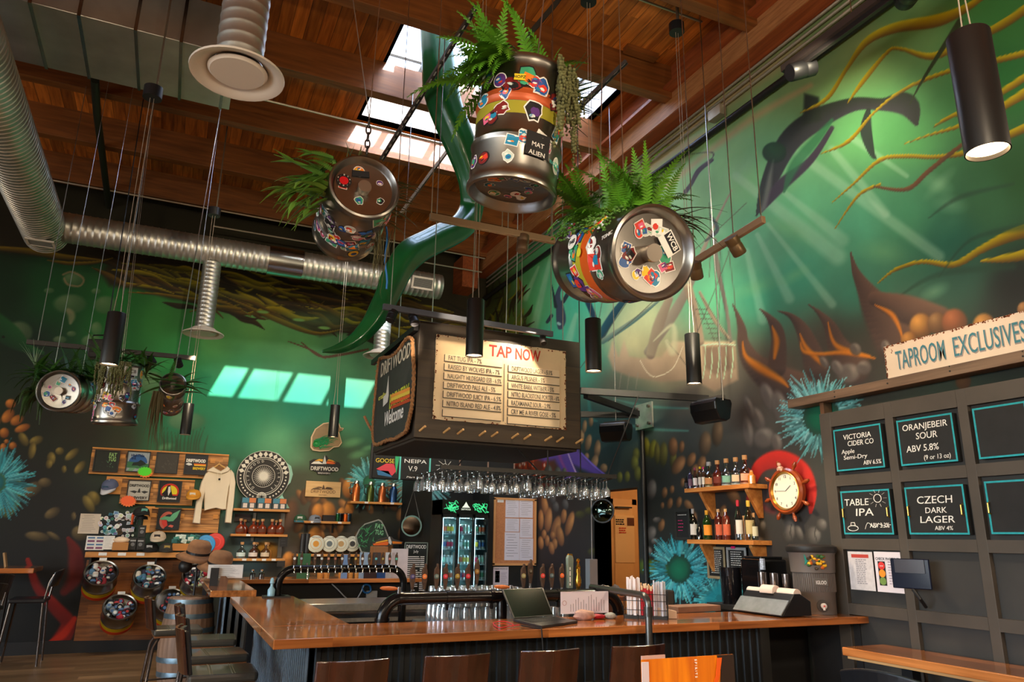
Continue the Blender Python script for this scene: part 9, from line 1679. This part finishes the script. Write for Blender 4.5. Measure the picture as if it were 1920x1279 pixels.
# papers and card terminal on the door
t, P, w, h = wboard('menu_paper', 'crinkled white menu paper with red heading on the door', ((1588, 1034), (1634, 1035), (1643, 1108), (1597, 1106)), DXF-.004, mat((196, 192, 196), .7, noise=.1, scale=30), 'paper', .003); MB().add([P(.15, .84), P(.85, .84), P(.85, .93), P(.15, .93)], [(0, 1, 2, 3)]).build('red_heading', mat((176, 60, 50), .7), t); chalkrows(t, P, w, h, 14, 9, mat((120, 120, 130), .8), .3, .75, .12, .78)
t, P, w, h = wboard('identification_poster', 'Check Photo ID poster with red, amber and green discs on the door', ((1637, 1035), (1687, 1035), (1696, 1112), (1647, 1111)), DXF-.004, mat((214, 206, 214), .6), 'poster', .003); text('CHECK PHOTO ID', P(.5, .79), UY, EZ, .028, INK, t, width=w*.9); MB().add([P(.12, .16, .002), P(.4, .16, .002), P(.4, .76, .002), P(.12, .76, .002)], [(0, 1, 2, 3)]).build('signal_panel', INK, t)
for k, c in enumerate(((110, 140, 70), (226, 140, 40), (206, 50, 50))): MB().lathe([(0, 0), (.028, 0)], P(.26, .27+.19*k, .003), -EX, 20).build('signal_light', mat(c, .5), t)
text('STOP', P(.26, .63, .004), UY, EZ, .012, CHALK, t); chalkrows(t, P, w, h, 9, 10, mat((130, 110, 130), .8), .5, .95, .14, .74)
c = at(1708, 1076, X=DXF-.12); c = Vector([float(v) for v in c]); t = thing('card_terminal', 'black tablet terminal in a clear sleeve mounted on the door', 'terminal', c); ud = Vector((.25, -.97, 0)).normalized(); MB().box(c, (.26, .018, .2), ud, (ud.cross(EZ))).build('tablet', mat((18, 22, 40), .12), t, bev=.006); MB().box(c-ud.cross(EZ)*-.012+EZ*.05, (.2, .006, .09), ud, ud.cross(EZ)).build('receipt_cover', mat((60, 58, 66), .15), t); MB().bar(c, (DXF, c.y+.03, c.z), .04).build('arm', BLACK, t); MB().tube([c-EZ*.1, c+Vector((.02, -.03, -.16)), (DXF-.01, c.y, c.z-.22)], .012, 8).build('cord', BLACK, t, smooth=1)
# ---------------- things on the right end of the bar
t = thing('water_cooler', 'grey insulated drink cooler with black lid and spigot on the bar end', 'drink cooler', (4.74, 4.55, 1.071)); o = (4.7, 4.53, 1.071); GC = mat((98, 90, 86), .5, noise=.05);
MB().lathe([(0, 0), (.15, 0), (.152, .15), (.155, .155), (.155, .3), (.165, .305), (.172, .44), (.178, .45), (.178, .46), (0, .46)], o, EZ, 40).build('cooler_body', GC, t, smooth=1)
mb = MB()
for i in range(40):
 a = math.radians(150+5.6*i); d = Vector((math.cos(a), math.sin(a), 0))
 if 222 < 150+5.6*i < 262:
  for za, zb_ in ((.165, .2), (.27, .3)): mb.bar(Vector(o)+d*.156+EZ*za, Vector(o)+d*.156+EZ*zb_, .006, .006, ref=(1, 0, 0))
  continue
 mb.bar(Vector(o)+d*.156+EZ*.165, Vector(o)+d*.156+EZ*.3, .006, .006, ref=(1, 0, 0))
mb.build('ribbing', GC, t)
MB().lathe([(.184, .455), (.192, .47), (.19, .5), (.16, .515), (0, .52)], o, EZ, 40).build('cooler_lid', mat((30, 28, 27), .5), t, smooth=1)
dv = Vector((math.cos(math.radians(243)), math.sin(math.radians(243)), 0)); uv = EZ.cross(dv); MB().box(Vector(o)+dv*.158+EZ*.235, (.11, .006, .05), uv, dv).build('name_plate', mat((88, 82, 78), .5), t, bev=.002); text('IGLOO', Vector(o)+dv*.163+EZ*.223, uv, EZ, .036, mat((196, 190, 186), .6), t, width=.08, bold=.0015)
for sx in (-1,): MB().box(Vector(o)+uv*.17+EZ*.36-dv*.03, (.03, .05, .09), uv, dv).build('side_handle', BLACK, t, bev=.004)
sp_ = Vector(o)+dv*.15+EZ*.065; MB().lathe([(.045, 0), (.045, .01)], sp_, dv, 20).build('spigot_recess', mat((64, 58, 56), .5), t); MB().lathe([(.02, .01), (.022, .03), (.012, .035)], sp_, dv, 16).cyl(sp_+dv*.025, sp_+dv*.03-EZ*.03, .009, n=10).build('spigot', mat((206, 196, 192), .3), t, smooth=1); MB().lathe([(0, .0355), (.007, .0355)], sp_, dv, 10).build('spigot_button', mat((200, 60, 50), .4), t)
g = random.Random(23); mb = MB();
for i in range(26): a = math.radians(238+g.uniform(-24, 18)); d = Vector((math.cos(a), math.sin(a), 0)); p = Vector(o)+d*.172+EZ*(.385+g.uniform(-.05, .045)); mb.ball(p, (g.uniform(.01, .02), g.uniform(.01, .02), g.uniform(.008, .018)), 7, 5, g.choice([0, 0, 1, 2, 3]))
mb.build('painted_fish', [mat((226, 170, 30), .6), mat((50, 90, 40), .6), mat((196, 96, 30), .6), mat((60, 46, 30), .6)], t, smooth=1); mb = MB()
for i in range(8): a = math.radians(213); d = Vector((math.cos(a), math.sin(a), 0)); mb.tube([Vector(o)+d*.171+EZ*.39, Vector(o)+Vector((math.cos(a-.14), math.sin(a-.14), 0))*.172+EZ*(.36+.012*i)], [.006, .002], 5)
mb.build('painted_fin', mat((30, 130, 120), .6), t)
# coffee machine, steel canisters, register
q = at(1428, 1098, X=4.75); t = thing('coffee_machine', 'glossy black coffee machine standing before the mural behind the register', 'coffee machine', (4.72, 5.2, 1.07)); P0 = Vector((4.72, 5.12, 1.071)); tb = thing('side_shelf', 'dark wall counter behind the bar end holding the machines', 'counter', (4.75, 5.2, 0)); MB().bx(4.5, W-.005, 4.84, 5.6, 1.03, 1.07).build('counter_top', DARK, tb); MB().bx(4.55, W-.01, 4.9, 5.55, 0, 1.03).build('cabinet', DARK, tb)
MB().bx(4.6, 4.9, 5.0, 5.25, 1.071, 1.46).build('machine_body', mat((12, 12, 14), .1, coat=.6), t, bev=.02); MB().cyl((4.6, 5.38, 1.071), (4.6, 5.38, 1.38), .085, .095, n=24).build('water_tank', mat((16, 16, 20), .08, coat=.6), t, smooth=1); MB().bx(4.63, 4.87, 5.02, 5.23, 1.46, 1.48).build('machine_lid', mat((22, 22, 24), .2), t, bev=.006); MB().box((4.605, 4.98, 1.42), (.02, .04, .09), (1, 0, 0), EY).build('pattern_cup', mat((170, 180, 200), .4, noise=.5, scale=80), t)
for i, (xx, yy, h) in enumerate(((4.52, 4.9, .29), (4.58, 4.83, .285), (4.64, 4.76, .28))): o_ = (xx, yy, 1.071 if yy > 4.84 else 1.071); solo(MB().lathe([(0, 0), (.037, 0), (.038, h), (.034, h), (.033, .01), (0, .01)], o_, EZ, 28), 'steel_canister', ['leftmost', 'middle', 'rightmost'][i]+' of three tall steel canisters left of the drink cooler', 'canister', mat((170, 160, 156), .12, 1.), None, smooth=1)
A = [Vector([float(v) for v in at(*p, Z=1.075)]) for p in ((1376, 1145), (1466, 1157))]; ux = (A[1]-A[0]).normalized(); uy = Vector((-ux.y, ux.x, 0)); wL = (A[1]-A[0]).length; t = thing('cash_register', 'point of sale register with tilted grey screen and white printer covers', 'register', (A[0]+A[1])/2)
pr = [(0, 0), (.1, .11), (.14, .155), (.2, .155), (.3, .1), (.3, 0)]
mb = MB(); vs = [A[k]+uy*p[0]+EZ*(p[1]) for k in (0, 1) for p in pr]; n = len(pr); mb.add(vs, [tuple(range(n-1, -1, -1)), tuple(range(n, 2*n))]+[(i, (i+1) % n, n+(i+1) % n, n+i) for i in range(n)]); mb.build('register_body', mat((26, 26, 28), .3), t, bev=.004)
sn = Vector((0, 0, 1))*.1-uy*.11; sn.normalize(); c0 = A[0]+uy*.0+EZ*.002+sn*.006; du = ux*wL; dv2 = (uy*.1+EZ*.11).normalized()*.135; MB().add([c0, c0+du, c0+du+dv2, c0+dv2]+[q+sn*.008 for q in (c0, c0+du, c0+du+dv2, c0+dv2)], [(3, 2, 1, 0), (4, 5, 6, 7), (0, 1, 5, 4), (1, 2, 6, 5), (2, 3, 7, 6), (3, 0, 4, 7)]).build('touch_screen', mat((120, 126, 130), .25, noise=.15, scale=12), t)
WC = mat((222, 200, 188), .4)
for k, (f0, f1, r, dz, du_) in enumerate(((.0, .3, .03, .0, .0), (.34, .62, .045, .01, -.01), (.64, 1.0, .04, -.0, .01))):
 c_ = A[0]+ux*(wL*f0)+uy*(.17+du_)+EZ*(.15+dz); poly = [(-r, -.015)]+[(r*math.cos(q), r*math.sin(q)) for q in [math.pi-i*math.pi/10 for i in range(11)]]+[(r, -.015)]; MB().prism(poly, c_, uy, EZ, wL*(f1-f0)*.95).build('printer_cover', WC, t, bev=.003)
# boxes between the caddy and the register
B = [Vector([float(v) for v in at(*p, Z=1.071)]) for p in ((1272, 1150), (1352, 1146))]; ux = (B[1]-B[0]).normalized(); uy = Vector((-ux.y, ux.x, 0)); t = solo(MB().box((B[0]+B[1])/2+uy*.09+EZ*.022, ((B[1]-B[0]).length, .18, .044), ux+EZ*.0, uy), 'flat_box', 'flat brown and grey box lying on the bar beside the blue anemone', 'box', mat((130, 100, 84), .6, noise=.15), bev=.004)
c = Vector([float(v) for v in at(1245, 1158, Z=1.071)]); mb = MB().prism([(-.065, 0), (.07, 0), (.07, .05), (-.065, .075)], c, Vector((.93, -.36, 0)), EZ, .09); solo(mb, 'napkin_box', 'small white napkin box right of the handrail', 'box', mat((222, 196, 172), .6), bev=.004)
c = Vector([float(v) for v in at(1247, 1148, Z=1.071)])+Vector((.1, .16, 0)); t = thing('small_speaker', 'small black speaker behind the white napkin box', 'speaker', c); MB().box(c+EZ*.075, (.16, .12, .15), (.93, -.36, 0), (.36, .93, 0)).build('speaker_case', mat((30, 27, 24), .4), t, bev=.012); MB().box(c+EZ*.075+Vector((-.02, -.058, 0)), (.003, .004, .14), (.93, -.36, 0), (.36, .93, 0)).build('case_seam', mat((90, 84, 76), .4), t)
solo(MB().box((3.55, 5.35, 1.14), (.5, .12, .03), EX, EY).box((3.35, 5.35, 1.06), (.03, .1, .13), EX, EY).box((3.75, 5.35, 1.06), (.03, .1, .13), EX, EY), 'wood_tray_rack', 'brown wooden rail behind the caddy', 'rack', mat((96, 50, 30), .4)); solo(MB().bx(3.2, 3.95, 5.15, 5.6, .9, .994), 'work_shelf', 'dark work shelf behind the bar holding the wooden rail', 'shelf', DARK)
